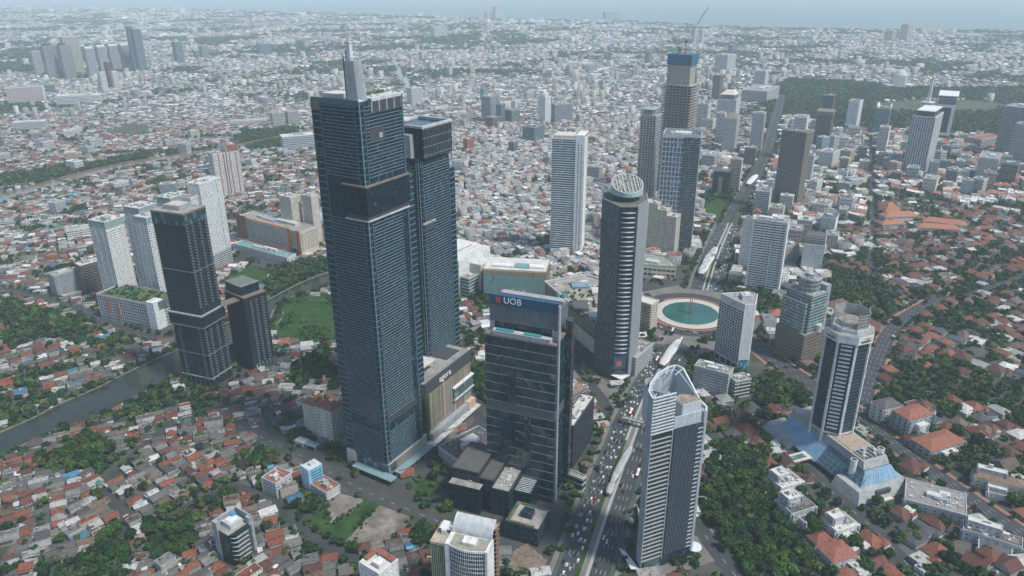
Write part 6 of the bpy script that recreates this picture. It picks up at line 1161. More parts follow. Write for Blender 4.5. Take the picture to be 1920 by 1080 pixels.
 ('ministry_block', 'white ribbed ministry block at the park edge', 'office tower', (1416, 1442, 134, 168, 60, .7), S_RIB(W_WHITE, G_DARK), 'white ministry block'),
 ('ministry_annex', 'long dark-glazed low block below the ministry', 'office block', (1392, 1462, 172, 196, 58, .5), S_RIB(W_LGREY, G_DARK), None),
 ('stepped_far_tower', 'mushroom-topped grey tower behind the unfinished tower at left', 'office tower', (1209, 1224, 96, 121, 50, .9), S_FIN(W_GREY), None),
 ('canal_apartments', 'pale green-sided apartment slab by the straight far canal', 'apartment tower', (762, 791, 166, 198, 50, .5), S_FIN(W_WHITE, G_GREEN), 'pale slab by the far canal'),
 ('coast_white_block', 'cluster of pale blocks at the end of the far canal', 'apartment block', (806, 838, 50, 72, 40, .5), S_FIN(W_WHITE, G_GREY), None),
]
TOPS = {}
for nm, lb, ct, ex, st, ld in SKY:
    TOPS[lb] = std(nm, lb, ct, frame_ext(*ex), st, ld)
e, w, d, h = TOPS['white and navy striped tower in the right distance before the obelisk']; MB().box(-w / 2 + 4, -d / 2 + 4, h, w / 2 - 3, d / 2 - 6, h + 12).obj('penthouse', G_DARK, e); MB().box(-w / 2 + 3, -d / 2 + 3, h + 12, w / 2 - 2, d / 2 - 5, h + 13.4).obj('penthouse_roof', W_WHITE, e)
e, w, d, h = TOPS['slab tower with white frame round a dark centre right of the obelisk']; MB().box(-w / 2 - 1.6, -d / 2 - .9, 20, -w / 2 - .4, d / 2 + .9, h - 16).obj('white_frame', W_WHITE, e); MB().box(-w / 2 - 2.2, -d / 2 + 8, 28, -w / 2 - 1.5, d / 2 - 8, h - 24).obj('dark_centre', G_BLACK, e); MB().box(-w / 2 - 3, -d / 2 - 3, h + 6, w / 2 + 3, d / 2 + 3, h + 8).obj('roof_canopy', W_WHITE, e)
e, w, d, h = TOPS['teal glass tower with horned white crown before the park']
for y in (-d / 2, d / 2 - 6): MB().prism(rect(-w / 2, y, w / 2, y + 6), h, h + 12, [(-w / 2, y + (0 if y < 0 else 5), h + 12), (w / 2, y + (0 if y < 0 else 5), h + 12), (w / 2, y + (1 if y < 0 else 6), h + 12), (-w / 2, y + (1 if y < 0 else 6), h + 12)]).obj('horn', W_WHITE, e)
e, w, d, h = TOPS['grey waffle-gridded tower with low pyramid roof']; MB().prism(rect(-w / 2, -d / 2, w / 2, d / 2), h + 1, h + 9, [(-w / 4, -d / 4, h + 9), (w / 4, -d / 4, h + 9), (w / 4, d / 4, h + 9), (-w / 4, d / 4, h + 9)]).obj('pyramid_roof', W_BROWN, e)
e, w, d, h = TOPS['slim white residential tower with domed top in the middle distance']; MB().cyl(0, 0, h, h + 8, w * .36, k=16).obj('lantern', W_WHITE, e); MB().cyl(0, 0, h + 8, h + 17, w * .34, .8, k=16).obj('dome', W_LGREY, e)
e, w, d, h = TOPS['white and blue stepped tower with ornate roof in the government quarter']; vol(e, rect(-w * .36, -d * .36, w * .36, d * .36), h, h + 14, S_GL(G_BLUE)); MB().prism(rect(-w * .42, -d * .42, w * .42, d * .42), h + 14, h + 24, [(-w * .2, -d * .2, h + 24), (w * .2, -d * .2, h + 24), (w * .2, d * .2, h + 24), (-w * .2, d * .2, h + 24)]).obj('ornate_roof', W_CREAM, e)
e, w, d, h = TOPS['brown ribbed tower with overhanging top slab near the park']; MB().box(-w / 2 - 3, -d / 2 - 3, h - 4, w / 2 + 3, d / 2 + 3, h + 6).obj('top_slab', W_BROWN, e)
e, w, d, h = TOPS['black tower with red crane mast behind the brown ribbed tower']; MB().bar((w / 2 - 4, 0, h), (w / 2 - 4, 0, h + 48), 2).obj('crane_mast', W_ORANGE, e)
e, w, d, h = TOPS['dark block with round orange emblem beside the boulevard']; MB().box(-w / 2 - .9, -d * .1, 6, -w / 2 - .3, d * .14, h - 10).obj('billboard', W_MID, e); MB().cyl(0, 0, 0, .5, 3.6, k=20).obj('emblem', plain('logo_orange', (.65, .16, .06)), e, loc=(-w / 2 - 1.0, d * .02, h * .45)).rotation_euler = (0, -math.pi / 2, 0)
e, w, d, h = TOPS['white block with grey arched roof right of the black striped white slab']; k = 10; A_ = [math.pi * i / k for i in range(k + 1)]; MB().prism([(0, 0)] * 0 or [(-w / 2, -d / 2), (w / 2, -d / 2), (w / 2, d / 2), (-w / 2, d / 2)], h, h + 1).obj('roof_base', R_DARK, e)
for i in range(k): a, b = A_[i], A_[i + 1]; MB().prism([(-w / 2 * math.cos(a), -d / 2), (-w / 2 * math.cos(b), -d / 2), (-w / 2 * math.cos(b), d / 2), (-w / 2 * math.cos(a), d / 2)], h + 1, h + 1 + 7 * (math.sin(a) + math.sin(b)) / 2).obj('arched_roof', R_DARK, e)
for lb, n_ in (('dark-capped grey tower, first of the far left pair', 0), ('dark-capped grey tower, second of the far left pair', 0)): e, w, d, h = TOPS[lb]; MB().box(-w * .4, -d * .4, h, w * .1, d * .4, h + 10).obj('dark_cap', W_DARK, e)
for lb in [l for l in TOPS if 'linked arched towers' in l]: e, w, d, h = TOPS[lb]; MB().cyl(0, 0, 0, w, d * .42, k=16).obj('arched_top', W_LGREY, e, loc=(-w / 2, 0, h)).rotation_euler = (0, math.pi / 2, 0)
# ------------------------------------------------------------------ fountain circle, obelisk, stations
e = empty('fountain', 'round green fountain pool with cream paved rim inside the traffic circle', 'fountain', HI)
ring(MB(), (0, 0), R_POOL, R_RING - 1, .75, 72, .75).obj('paved_rim', wall('cream_paving', (.52, .47, .41), .9, .25, .3), e); ring(MB(), (0, 0), R_POOL - .8, R_POOL + .8, 1.1, 72, .8).obj('pool_edge', W_CREAM, e)
MB().cyl(0, 0, 0.3, .62, R_POOL - .5, k=72).obj('water', M_POOL, e); ring(MB(), (0, 0), 11.4, 12.2, .7, 40, .4).obj('inner_ring', plain('wet_stone', (.06, .09, .08)), e)
e = empty('statue_column', 'tall twin columns with statue rising from the fountain', 'monument', (*HI, .6)); MB().cyl(0, 0, 0, .9, 3.0, k=24).obj('plinth', plain('wet_stone', (.06, .09, .08)), e)
for s in (-1, 1): MB().bar((s * 1.5, 0, 1), (s * 1.3, 0, 22), 1.1, .8).obj('column', wall('bronze_column', (.16, .16, .14)), e)
MB().box(-2.4, -1.4, 22, 2.4, 1.4, 23).obj('statue_base', M_CONC, e); BZ = plain('bronze', (.10, .09, .07), .5)
for s in (-1, 1):
    mb = MB(); mb.bar((s * .9 - .3, 0, 23), (s * .9 - .15, 0, 25), .5, .65); mb.bar((s * .9 + .3, 0, 23), (s * .9 + .15, 0, 25), .5, .65); mb.bar((s * .9, 0, 24.8), (s * .9, 0, 26.8), .8, 1.0); mb.bar((s * .9, 0, 26.8), (s * .9, 0, 27.7), .45, .5); mb.bar((s * .9 + .4 * s, 0, 26.6), (s * .9 + 1.2 * s, -.3, 28.2), .3, .22); mb.bar((s * .9 - .4 * s, 0, 26.6), (s * .9 - .6 * s, -.2, 25.2), .3, .22); mb.obj('statue', BZ, e)
OB = G(1739, 199); e = empty('obelisk_monument', 'tall white obelisk with gold tip rising from the park', 'monument', OB); WM = wall('white_marble', (.66, .64, .60)); ho = hgt(OB, 145)
MB().cyl(0, 0, 0, 3, 30, k=4).obj('platform', W_LGREY, e); MB().cyl(0, 0, 3, 12, 10, 26, k=4).obj('cup', WM, e); MB().cyl(0, 0, 12, 15, 26, 27, k=4).obj('cup_deck', WM, e); MB().cyl(0, 0, 15, ho, 7.5, 4, k=4).obj('shaft', WM, e); MB().cyl(0, 0, ho, ho + 3, 8, k=12).obj('viewing_deck', WM, e); MB().cyl(0, 0, ho + 3, hgt(OB, 136), 4.5, .6, k=10).obj('gold_flame', plain('gold_leaf', (.62, .34, .10), .4), e)
DM = G(1684, 166); e = empty('domed_building', 'white building with tall arched dome beyond the park', 'mosque', DM); k = 16; hd = hgt(DM, 140)
MB().box(-55, -25, 0, 55, 25, 18).obj('base_wing', W_WHITE, e); MB().cyl(0, 0, 18, hd, 26, k=20).obj('drum', W_WHITE, e); MB().cyl(0, 0, hd, hd + 14, 26, 16, k=20).obj('dome_lower', W_LGREY, e); MB().cyl(0, 0, hd + 14, hd + 22, 16, 2, k=20).obj('dome_upper', W_LGREY, e)
for i in range(9): MB().box(-20 + i * 5 - .8, -27.5, 4, -20 + i * 5 + .8, -26, hd).obj('column', W_WHITE, e)
def station(label, a, b, hw, mat, z=6.0, wav=0.6):
    A_, B_ = G(*a), G(*b); L_ = math.dist(A_, B_); C = ((A_[0] + B_[0]) / 2, (A_[1] + B_[1]) / 2); th = math.atan2(B_[1] - A_[1], B_[0] - A_[0])
    e = empty('bus_station', label, 'bus station', C, th); n = 24; mb = MB(); P = []
    for i in range(n + 1):
        t = i / n; u = -L_ / 2 + L_ * t; wv = hw * (1 - .55 * abs(2 * t - 1) ** 4) + wav * math.sin(t * 14); zz_ = z + 1.0 * math.sin(math.pi * t) + .4 * wav * math.sin(t * 20)
        P.append([(u, -wv, zz_ - .6), (u, -wv * .5, zz_ + .5), (u, wv * .5, zz_ + .5), (u, wv, zz_ - .6)])
    for p, q in zip(P[:-1], P[1:]):
        for j in range(3): mb.quad(p[j], q[j], q[j + 1], p[j + 1])
        mb.quad(p[0], p[3], q[3], q[0])
    mb.obj('roof', mat, e); MB().box(-L_ / 2 + 2, -hw * .7, 0, L_ / 2 - 2, hw * .7, 1.0).obj('platform', M_PAVE, e); MB().box(-L_ / 2 + 4, -hw * .55, 1, L_ / 2 - 4, hw * .55, z - 1.2).obj('glass_hall', G_GREY, e)
    for i in range(9): MB().box(-L_ / 2 + 3 + i * (L_ - 6) / 8 - .2, -hw * .8, 0, -L_ / 2 + 3 + i * (L_ - 6) / 8 + .2, -hw * .8 + .4, z - .6).obj('post', W_GREY, e)
    FOOT.append((C[0], C[1], L_, 2 * hw, th)); return e, L_
e, L_ = station('long white wavy bus station roof north of the circle', (1313, 522), (1341, 472), 7.0, wall('white_membrane', (.60, .59, .56), .5, .2), 8)
mb = MB(); q = [(-L_ / 2 + 6 + i * (L_ - 12) / 30, 3.5 * math.sin(i * .9), 10.9 + .5 * math.sin(math.pi * i / 30)) for i in range(31)]
for a, b in zip(q[:-1], q[1:]): mb.bar(a, b, .5)
mb.obj('roof_line', W_MID, e)
station('white shell-shaped bus station roof south of the circle', (1240, 693), (1272, 645), 5.6, wall('white_membrane', (.60, .59, .56), .5, .2), 6.5, .4)
station('long flat grey bus station roof in the near boulevard', (1147, 912), (1183, 843), 3.6, wall('grey_roofing', (.40, .39, .37)), 5, 0)
station('short grey bus platform roof nearest the camera on the boulevard', (1140, 934), (1149, 910), 3.2, wall('grey_roofing', (.40, .39, .37)), 5, 0)
station('white flat bus station roof far up the boulevard', (1402, 350), (1418, 332), 7, W_WHITE, 6, 0)
A_, B_ = G(1166, 793), G(1206, 803); e = empty('footbridge', 'grey footbridge crossing the boulevard beside the crowned tower', 'footbridge', ((A_[0] + B_[0]) / 2, (A_[1] + B_[1]) / 2), math.atan2(B_[1] - A_[1], B_[0] - A_[0])); L_ = math.dist(A_, B_)
MB().box(-L_ / 2, -2, 6, L_ / 2, 2, 6.8).obj('deck', M_CONC, e); MB().box(-L_ / 2, -2.2, 6.8, L_ / 2, -1.9, 8).obj('railing', W_LGREY, e); MB().box(-L_ / 2, 1.9, 6.8, L_ / 2, 2.2, 8).obj('railing', W_LGREY, e)
for x in (-L_ / 2 + 1, 0, L_ / 2 - 1): MB().box(x - .5, -1.5, 0, x + .5, 1.5, 6).obj('pier', M_CONC, e)
# orange-roofed school
OR = roofm('orange_tile', (.36, .15, .09))
for i, (x0, x1, y0, y1, th, rt, lb) in enumerate(((1648, 1690, 388, 405, 10, .75, 'orange-roofed school hall with steep gable'), (1648, 1724, 402, 416, 5, .36, 'long orange-roofed school wing below the gabled hall'), (1730, 1812, 405, 432, -25, .30, 'slanting orange-roofed school wing at right'), (1716, 1800, 418, 440, -14, .28, 'second slanting orange-roofed school wing'), (1646, 1700, 418, 430, 4, .4, 'short orange-roofed school wing at the front'))):
    e, w, d, h = base('school_wing', lb, 'school', frame_ext(x0, x1, y1 - (9 if i else 14), y1, th, rt), lb.replace('orange-roofed ', ''), 'orange school buildings'); h = min(h, 9); MB().box(-w / 2, -d / 2, 0, w / 2, d / 2, h).obj('wall', W_CREAM, e)
    r = d / 2; MB().prism(rect(-w / 2 - 1, -d / 2 - 1, w / 2 + 1, d / 2 + 1), h, h + (15 if i == 0 else d * .32), [(-w / 2 + r, -.1, h + (15 if i == 0 else d * .32)), (w / 2 - r, -.1, h + (15 if i == 0 else d * .32)), (w / 2 - r, .1, h + (15 if i == 0 else d * .32)), (-w / 2 + r, .1, h + (15 if i == 0 else d * .32))]).obj('roof', OR, e)
for lb, ext, rr in (('white villa block with dark hip roof right of the octagonal tower', (1638, 1692, 762, 797, 20, .7), R_DARK), ('red-roofed office with arched front right of the bank hall', (1676, 1752, 783, 820, 22, .6), R_TERRA), ('wide red-roofed hall with white gable by the residential avenue', (1712, 1812, 838, 862, 22, .5), R_TERRA), ('low brown-roofed pool club at right edge', (1830, 1925, 905, 935, -28, .3), roofm('brown_tile', (.22, .14, .10))), ('large grey flat-roofed hall below the bank hall', (1700, 1815, 955, 985, -28, .7), wall('grey_membrane', (.26, .24, .23))), ('white modern villa left of the bank hall with tilted pale roof', (1440, 1508, 905, 932, 24, .8), R_PALE), ('grey modern house with navy roof terrace below left of the bank hall', (1458, 1532, 950, 985, 22, .8), R_DARK), ('long grey vaulted row houses at the lower right', (1810, 1920, 1015, 1045, -32, .3), R_DARK), ('white stepped villa with roof terrace in the lower right', (1545, 1612, 985, 1015, 22, .7), R_PALE), ('large terracotta villa with hipped roof at bottom right', (1535, 1610, 1045, 1072, 18, .8), R_TERRA)):
    e, w, d, h = base('villa', lb, 'villa', frame_ext(*ext), ' '.join(lb.split()[:4]), 'large villas at right'); hh_ = h; h = h * (.62 if 'office' not in lb and 'block' not in lb else .85); vol(e, rect(-w / 2, -d / 2, w / 2, d / 2), 0, h, style(wall=W_WHITE if lb[:5] == 'white' else W_CREAM if 'brown' in lb else W_GREY if 'red' in lb else W_LGREY, glass=G_DARK, fh=3.8, bh=2.3, ps=6.5, pw=4.2, plant=0 if 'hip' in lb or 'red' in lb or 'brown' in lb or 'terracotta' in lb else 3, par=.6, roof=rr))
    if 'modern' in lb or 'stepped' in lb or 'row' in lb:
        vol(e, rect(-w / 2 + 2, -d * .1, w * .12, d / 2 - 1), h, hh_ * 1.05, style(wall=W_LGREY, glass=G_DARK, fh=3.6, bh=2, ps=5, pw=3, plant=1, roof=R_PALE, par=.5)); vol(e, rect(-w * .2, -d / 2 - w * .3, w * .35, -d / 2 - .6), 0, h * .55, style(wall=W_WHITE, glass=G_DARK, fh=3.6, bh=2.2, ps=6, pw=4, plant=0, roof=R_DARK, par=.5)); MB().box(w * .2, -d * .3, h, w * .45, d * .3, h + .3).obj('roof_terrace', wall('timber_deck', (.20, .15, .11)), e)
    if 'hip' in lb or 'red' in lb or 'brown' in lb or 'terracotta' in lb:
        if 'hall' in lb or 'club' in lb: vol(e, rect(-w * .2, -d / 2 - 5, w * .15, -d / 2 - .5), 0, h * .7, style(wall=W_WHITE, glass=G_DARK, fh=3.8, bh=2.4, ps=5, pw=3, plant=0, roof=R_PALE, par=.4))
        i = min(w, d) * .45; MB().prism(rect(-w / 2 - 1, -d / 2 - 1, w / 2 + 1, d / 2 + 1), h + .65, h + 4.5, [(-w / 2 + i, -d / 2 + i, h + 4.5), (w / 2 - i, -d / 2 + i, h + 4.5), (w / 2 - i, d / 2 - i, h + 4.5), (-w / 2 + i, d / 2 - i, h + 4.5)]).obj('hipped_roof', rr, e)
e = empty('swimming_pool', 'turquoise swimming pool with orange deck at the right edge', 'pool', (*G(1896, 912), 0), math.radians(-28)); MB().box(-12, -7, .1, 12, 7, .5).obj('deck', W_ORANGE, e); MB().box(-9, -4, .5, 9, 4, .6).obj('water', M_SWIM, e)

# ------------------------------------------------------------------ where houses and trees may stand
def inpoly(P, poly):
    x, y = P[:, 0], P[:, 1]; r = np.zeros(len(P), bool); n = len(poly)
    for i in range(n):
        x1, y1 = poly[i]; x2, y2 = poly[(i + 1) % n]
        c = ((y1 > y) != (y2 > y)) & (x < (x2 - x1) * (y - y1) / ((y2 - y1) or 1e-9) + x1); r ^= c
    return r
def pseg(P, pts):
    best = np.full(len(P), 1e9); pts = np.array(pts); lo, hi = pts.min(0) - 60, pts.max(0) + 60
    sel = np.where(((P > lo) & (P < hi)).all(1))[0]
    if len(sel) == 0: return best
    Q = P[sel]; b_ = np.full(len(sel), 1e9); step = max(1, len(pts) // 60)
    pp_ = pts[::step] if step > 1 else pts
    if step > 1 and not np.allclose(pp_[-1], pts[-1]): pp_ = np.vstack([pp_, pts[-1]])
    for a, b in zip(pp_[:-1], pp_[1:]):
        d = b - a; t = np.clip(((Q - a) @ d) / (d @ d + 1e-9), 0, 1); b_ = np.minimum(b_, np.hypot(*(Q - a - t[:, None] * d).T))
    best[sel] = b_; return best
water_polys = [river, canal, fcanal]
def free(P, marg, trees=False):
    ok = np.ones(len(P), bool)
    for pl in water_polys: ok &= ~inpoly(P, pl)
    for nm, pts, hw, mt in ROADS: ok &= pseg(P, pts) > hw + (1.2 if hw < 9 else 5.0) + (marg * .5 if not trees else 0.5)
    for ln in (far_bank, near_bank): ok &= pseg(P, ln) > (3 + marg if not trees else 5)
    for (cx_, cy_, w_, d_, th_) in FOOT:
        c_, s_ = math.cos(th_), math.sin(th_); dx, dy = P[:, 0] - cx_, P[:, 1] - cy_
        ok &= ~((np.abs(dx * c_ + dy * s_) < w_ / 2 + marg) & (np.abs(-dx * s_ + dy * c_) < d_ / 2 + marg))
    ok &= np.hypot(P[:, 0] - HI[0], P[:, 1] - HI[1]) > R_RING + 26
    for i, pl in enumerate(green_polys): ok &= ~inpoly(P, pl)
    if not trees:
        for pl in plaza_polys: ok &= ~inpoly(P, pl)
    return ok
def projv(P):
    x, y = P[:, 0], P[:, 1]; f = y * cp + CAMZ * sp; v = -(y * sp - CAMZ * cp) / f; u = x / f
    return np.stack([960 + FPX * (u * cr + v * sr), 540 + FPX * (-u * sr + v * cr)], 1)
WOODS = [[(1330, 850), (1370, 830), (1430, 870), (1450, 930), (1480, 985), (1530, 1040), (1540, 1100), (1370, 1100), (1350, 1010), (1318, 960)],
         [(1370, 548), (1440, 545), (1465, 570), (1450, 600), (1425, 600)], [(1560, 505), (1640, 520), (1690, 570), (1640, 600), (1545, 560)],
         [(1425, 250), (1440, 170), (1480, 150), (1600, 155), (1760, 168), (1920, 165), (1990, 190), (1990, 262), (1880, 258), (1700, 245), (1590, 250), (1500, 220), (1470, 215)],
         [(60, 870), (160, 820), (215, 830), (200, 870), (110, 895)], [(270, 985), (330, 940), (380, 970), (360, 1040), (290, 1050)], [(160, 1040), (215, 985), (250, 1000), (230, 1100), (150, 1100)],
         [(500, 530), (560, 492), (615, 488), (615, 510), (545, 540), (505, 560)], [(230, 770), (285, 735), (300, 770), (260, 800)], [(1310, 370), (1350, 352), (1390, 365), (1370, 400), (1320, 405)],
         [(1400, 740), (1440, 715), (1500, 705), (1500, 750), (1430, 770)], [(880, 700), (905, 680), (905, 770), (885, 760)], [(450, 880), (495, 840), (530, 850), (520, 880)], [(545, 700), (615, 640), (620, 700), (560, 735)],
         [(590, 1000), (640, 960), (660, 1000), (630, 1030)], [(780, 960), (840, 985), (825, 1030), (770, 1020)], [(0, 560), (100, 590), (110, 630), (0, 610)], [(430, 250), (560, 240), (575, 270), (470, 285)], [(0, 330), (190, 305), (280, 285), (280, 300), (60, 345), (0, 350)]]
HOLES = [[(1640, 193), (1720, 186), (1850, 189), (1900, 197), (1850, 213), (1720, 212), (1640, 211)]]
KAMP = [(-400, 1500), (-400, 560), (0, 560), (330, 640), (500, 690), (640, 680), (650, 840), (860, 960), (860, 1500)]
MENT = [(1180, 1500), (1300, 760), (1400, 700), (1480, 640), (1545, 500), (1600, 420), (1640, 365), (1950, 400), (2600, 440), (2600, 1500)]
CENT = [(640, 250), (1200, 215), (1310, 290), (1300, 420), (1200, 520), (870, 560), (640, 480)]
COMM = [(1440, 700), (1300, 520), (1340, 300), (1460, 215), (1960, 262), (1960, 400), (1640, 365), (1600, 420), (1540, 520)]
def vnoise(P, cell, seed):
    r = np.random.default_rng(seed).random((256, 256)); q = P / cell; i = np.floor(q).astype(int); f = q - i; f = f * f * (3 - 2 * f); a = lambda x, y: r[(i[:, 0] + x) % 256, (i[:, 1] + y) % 256]
    return (a(0, 0) * (1 - f[:, 0]) + a(1, 0) * f[:, 0]) * (1 - f[:, 1]) + (a(0, 1) * (1 - f[:, 0]) + a(1, 1) * f[:, 0]) * f[:, 1]
def district(PX):
    d = np.zeros(len(PX), int)
    for k, pl in ((1, KAMP), (2, MENT), (3, CENT), (4, COMM)): d[(d == 0) & inpoly(PX, pl)] = k
    return d
# ------------------------------------------------------------------ lesser office and apartment blocks between the towers
FILL = [('C', 26, [(640, 250), (1200, 225), (1300, 300), (1290, 400), (1000, 420), (870, 430)], 12, 26), ('T', 96, [(1330, 520), (1370, 330), (1470, 235), (1960, 270), (1960, 390), (1650, 360), (1600, 410), (1540, 505)], 13, 38), ('L', 26, [(0, 460), (0, 250), (560, 240), (560, 330), (380, 420)], 11, 24), ('F', 46, [(640, 200), (700, 110), (1240, 95), (1440, 110), (1430, 210), (1200, 215)], 15, 48)]
bw = [(W_WHITE, 'white'), (W_LGREY, 'light grey'), (W_CREAM, 'cream'), (W_GREY, 'grey'), (W_TAN, 'tan'), (wall('pale_blue_render', (.40, .50, .56)), 'pale blue')]; bs_ = [('ribbon-windowed', S_RIB), ('grid-windowed', S_GRID), ('ribbed', S_FIN)]; flab = {}
for code, n_, px, h0, h1_ in FILL:
    pl = wpoly(px); a = np.array(pl); P = rng.uniform(a.min(0), a.max(0), (n_ * 14, 2)); P = P[inpoly(P, pl)]
    qx = projv(P); P = P[np.argsort(rng.random(len(P)))][:n_ * 5]; cnt = 0
    for p in P:
        if cnt >= n_: break
        w_, d_ = rng.uniform(16, 34), rng.uniform(13, 24)
        if not free(p[None], max(w_, d_) * .62)[0]: continue
        ci, si = int(rng.choice(6, p=[.38, .22, .16, .12, .06, .06])), int(rng.choice(3, p=[.45, .4, .15])); l = min(LAND, key=lambda q: math.hypot(p[0] - q[1], p[1] - q[2])); lx = proj(l[1], l[2], 0); hx = proj(p[0], p[1], 0)
        sd = 'left of' if hx[0] < lx[0] - 20 else 'right of' if hx[0] > lx[0] + 20 else 'in front of' if hx[1] > lx[1] else 'behind'
        th_ = math.radians(rng.choice([66, 60, -20, 24]) + rng.normal(0, 5)); key = (bw[ci][1], bs_[si][0], sd, l[0]); hh_ = rng.uniform(h0, h1_) * (1.3 if rng.random() < .15 else 1)
        flab.setdefault(key, []).append((math.hypot(p[0] - l[1], p[1] - l[2]), p, w_, d_, hh_, th_, ci, si)); FOOT.append((p[0], p[1], w_ + 3, d_ + 3, th_)); cnt += 1
ORD = ['nearest', 'second nearest', 'third nearest', 'fourth nearest', 'fifth nearest', 'sixth nearest', 'seventh nearest', 'eighth nearest', 'ninth nearest', 'tenth nearest'] + ['%dth nearest' % k for k in range(11, 60)]
for (cw_, sw_, sd_, ln_), L in flab.items():
    for k, (dm_, p, w_, d_, hh_, th_, ci, si) in enumerate(sorted(L, key=lambda q: q[0])):
        e, w, d, h = base('office_block', '%s %s block, %s %s the %s' % (cw_, sw_, ORD[k], sd_, ln_), 'office block', (tuple(p), w_, d_, hh_, th_), None, 'lesser blocks between the towers'); FOOT.pop()
        s_ = bs_[si][1](bw[ci][0], [G_DARK, G_GREY, G_BLUE][int(rng.integers(0, 3))]); s_ = dict(s_, roof=[R_GREY, R_PALE, R_PALE, R_DARK][int(rng.integers(0, 4))]); vol(e, rect(-w / 2, -d / 2, w / 2, d / 2), 0, h, s_)
# cell size, palette index, storeys
CELL = {0: (13.5, 10.0), 1: (12.5, 8.8), 2: (16.5, 17.0), 3: (11.5, 12.5), 4: (16.0, 20.0)}
blocks = []
B = 110.0
for i in range(-17, 20):
    for j in range(3, 25): blocks.append((i * B + rng.uniform(-30, 30), j * B + rng.uniform(-30, 30), rng.uniform(-.35, .35)))
blocks = np.array(blocks); BX = blocks[:, :2]
bd = district(projv(BX)); cand = []
for bi in range(len(blocks)):
    cx_, cy_, an = blocks[bi]; px = projv(BX[bi:bi + 1])[0]
    if px[0] < -260 or px[0] > 2180 or px[1] > 1290: continue
    cw, cd = CELL[bd[bi]]; an += {1: math.radians(32), 2: math.radians(20), 3: math.radians(24), 4: math.radians(-20), 0: math.radians(14)}[bd[bi]]
    n1, n2 = int(90 / cw) + 1, int(90 / cd) + 1; c_, s_ = math.cos(an), math.sin(an)
    u = (np.arange(-n1, n1 + 1)) * cw; v = np.arange(-n2, n2 + 1) * cd
    v = v + np.floor(np.arange(len(v)) / 2) * (2.6 if bd[bi] in (1, 3, 0) else 5); v -= v.mean(); u = u + np.floor(np.arange(len(u)) / 7) * 3.2; u -= u.mean()
    U, V = np.meshgrid(u, v); U = U.ravel(); V = V.ravel(); P = np.stack([cx_ + U * c_ - V * s_, cy_ + U * s_ + V * c_], 1)
    nb = np.where(np.hypot(BX[:, 0] - cx_, BX[:, 1] - cy_) < 330)[0]
    near = nb[np.argmin(np.hypot(P[:, None, 0] - BX[None, nb, 0], P[:, None, 1] - BX[None, nb, 1]), 1)] == bi
    P = P[near]
    for p in P: cand.append((p[0], p[1], an, bd[bi], cw, cd))
cand = np.array(cand); P = cand[:, :2]; PX = projv(P)
keep = (PX[:, 0] > -220) & (PX[:, 0] < 2140) & (PX[:, 1] < 1260) & (P[:, 1] < 2650); cand = cand[keep]; P = P[keep]; PX = PX[keep]
ok = free(P, 4.2)
wood = np.zeros(len(P), bool)
for w_ in WOODS: wood |= inpoly(PX, w_)
for w_ in HOLES: wood &= ~inpoly(PX, w_)
dd = cand[:, 3].astype(int)
gapp = np.choose(dd, [0.08, 0.05, 0.13, 0.05, 0.14]); grove = vnoise(P, 55, 3) * .6 + vnoise(P, 22, 4) * .4; gap = (rng.random(len(P)) < gapp) | (grove > np.choose(dd, [.70, .62, .63, .76, .66]))
H = cand[ok & ~wood & ~gap]; gap_sites = P[ok & gap & ~wood]
# ------------------------------------------------------------------ houses
PAL = {  # (weight, roof colour, word)
 'K': [(.24, (.165, .150, .135), 'grey-brown'), (.20, (.24, .235, .225), 'grey'), (.10, (.115, .11, .108), 'dark grey'), (.18, (.27, .088, .05), 'terracotta'), (.09, (.17, .062, .046), 'dull red'), (.07, (.50, .50, .48), 'pale'), (.035, (.68, .68, .66), 'white'), (.012, (.08, .24, .36), 'blue'), (.015, (.10, .25, .20), 'green'), (.07, (.19, .13, .095), 'brown')],
 'M': [(.32, (.17, .068, .05), 'rust red'), (.14, (.25, .09, .055), 'terracotta'), (.16, (.10, .10, .105), 'dark grey'), (.10, (.17, .12, .095), 'brown'), (.12, (.40, .40, .39), 'grey'), (.10, (.64, .63, .60), 'white'), (.04, (.10, .13, .17), 'slate blue')],
 'C': [(.34, (.30, .30, .30), 'grey'), (.20, (.44, .44, .43), 'pale'), (.16, (.62, .62, .60), 'white'), (.09, (.27, .10, .07), 'terracotta'), (.11, (.17, .165, .16), 'dark grey'), (.03, (.09, .26, .38), 'blue'), (.02, (.36, .28, .20), 'tan')],
 'T': [(.36, (.62, .61, .59), 'white'), (.22, (.42, .42, .41), 'grey'), (.18, (.30, .11, .07), 'terracotta'), (.10, (.17, .17, .17), 'dark grey'), (.10, (.5, .44, .36), 'tan')]}
for k_, f_ in (('K', .62), ('M', .72), ('C', .9), ('T', .95)): PAL[k_] = [(a, tuple(v * f_ for v in c), w) for a, c, w in PAL[k_]]  # near quarters darkened most: foreground cloud shade put into their roof colours
WALLC = .74 * np.array([(.52, .51, .48), (.62, .61, .58), (.42, .40, .37), (.36, .37, .38), (.55, .49, .40), (.30, .29, .28)])  # walls dimmed too, with the foreground cloud shade put into their colour
def pick(pal, n):
    p = PAL[pal]; i = rng.choice(len(p), n, p=np.array([q[0] for q in p]) / sum(q[0] for q in p)); return i
N = len(H); di = H[:, 3].astype(int); ph = projv(H[:, :2])
W_ = H[:, 4] * rng.uniform(.70, 1.16, N); D_ = H[:, 5] * rng.uniform(.72, 1.10, N); HW = np.choose(di, [3.4, 3.0, 3.8, 6.6, 6.5]) * rng.uniform(.75, 1.7, N)
big = rng.random(N) < np.choose(di, [.05, .03, .03, .10, .22]); HW = np.where(big, HW * rng.uniform(1.4, 2.3, N), HW); W_ = np.where(big, W_ * 1.25, W_); D_ = np.where(big, D_ * 1.1, D_)
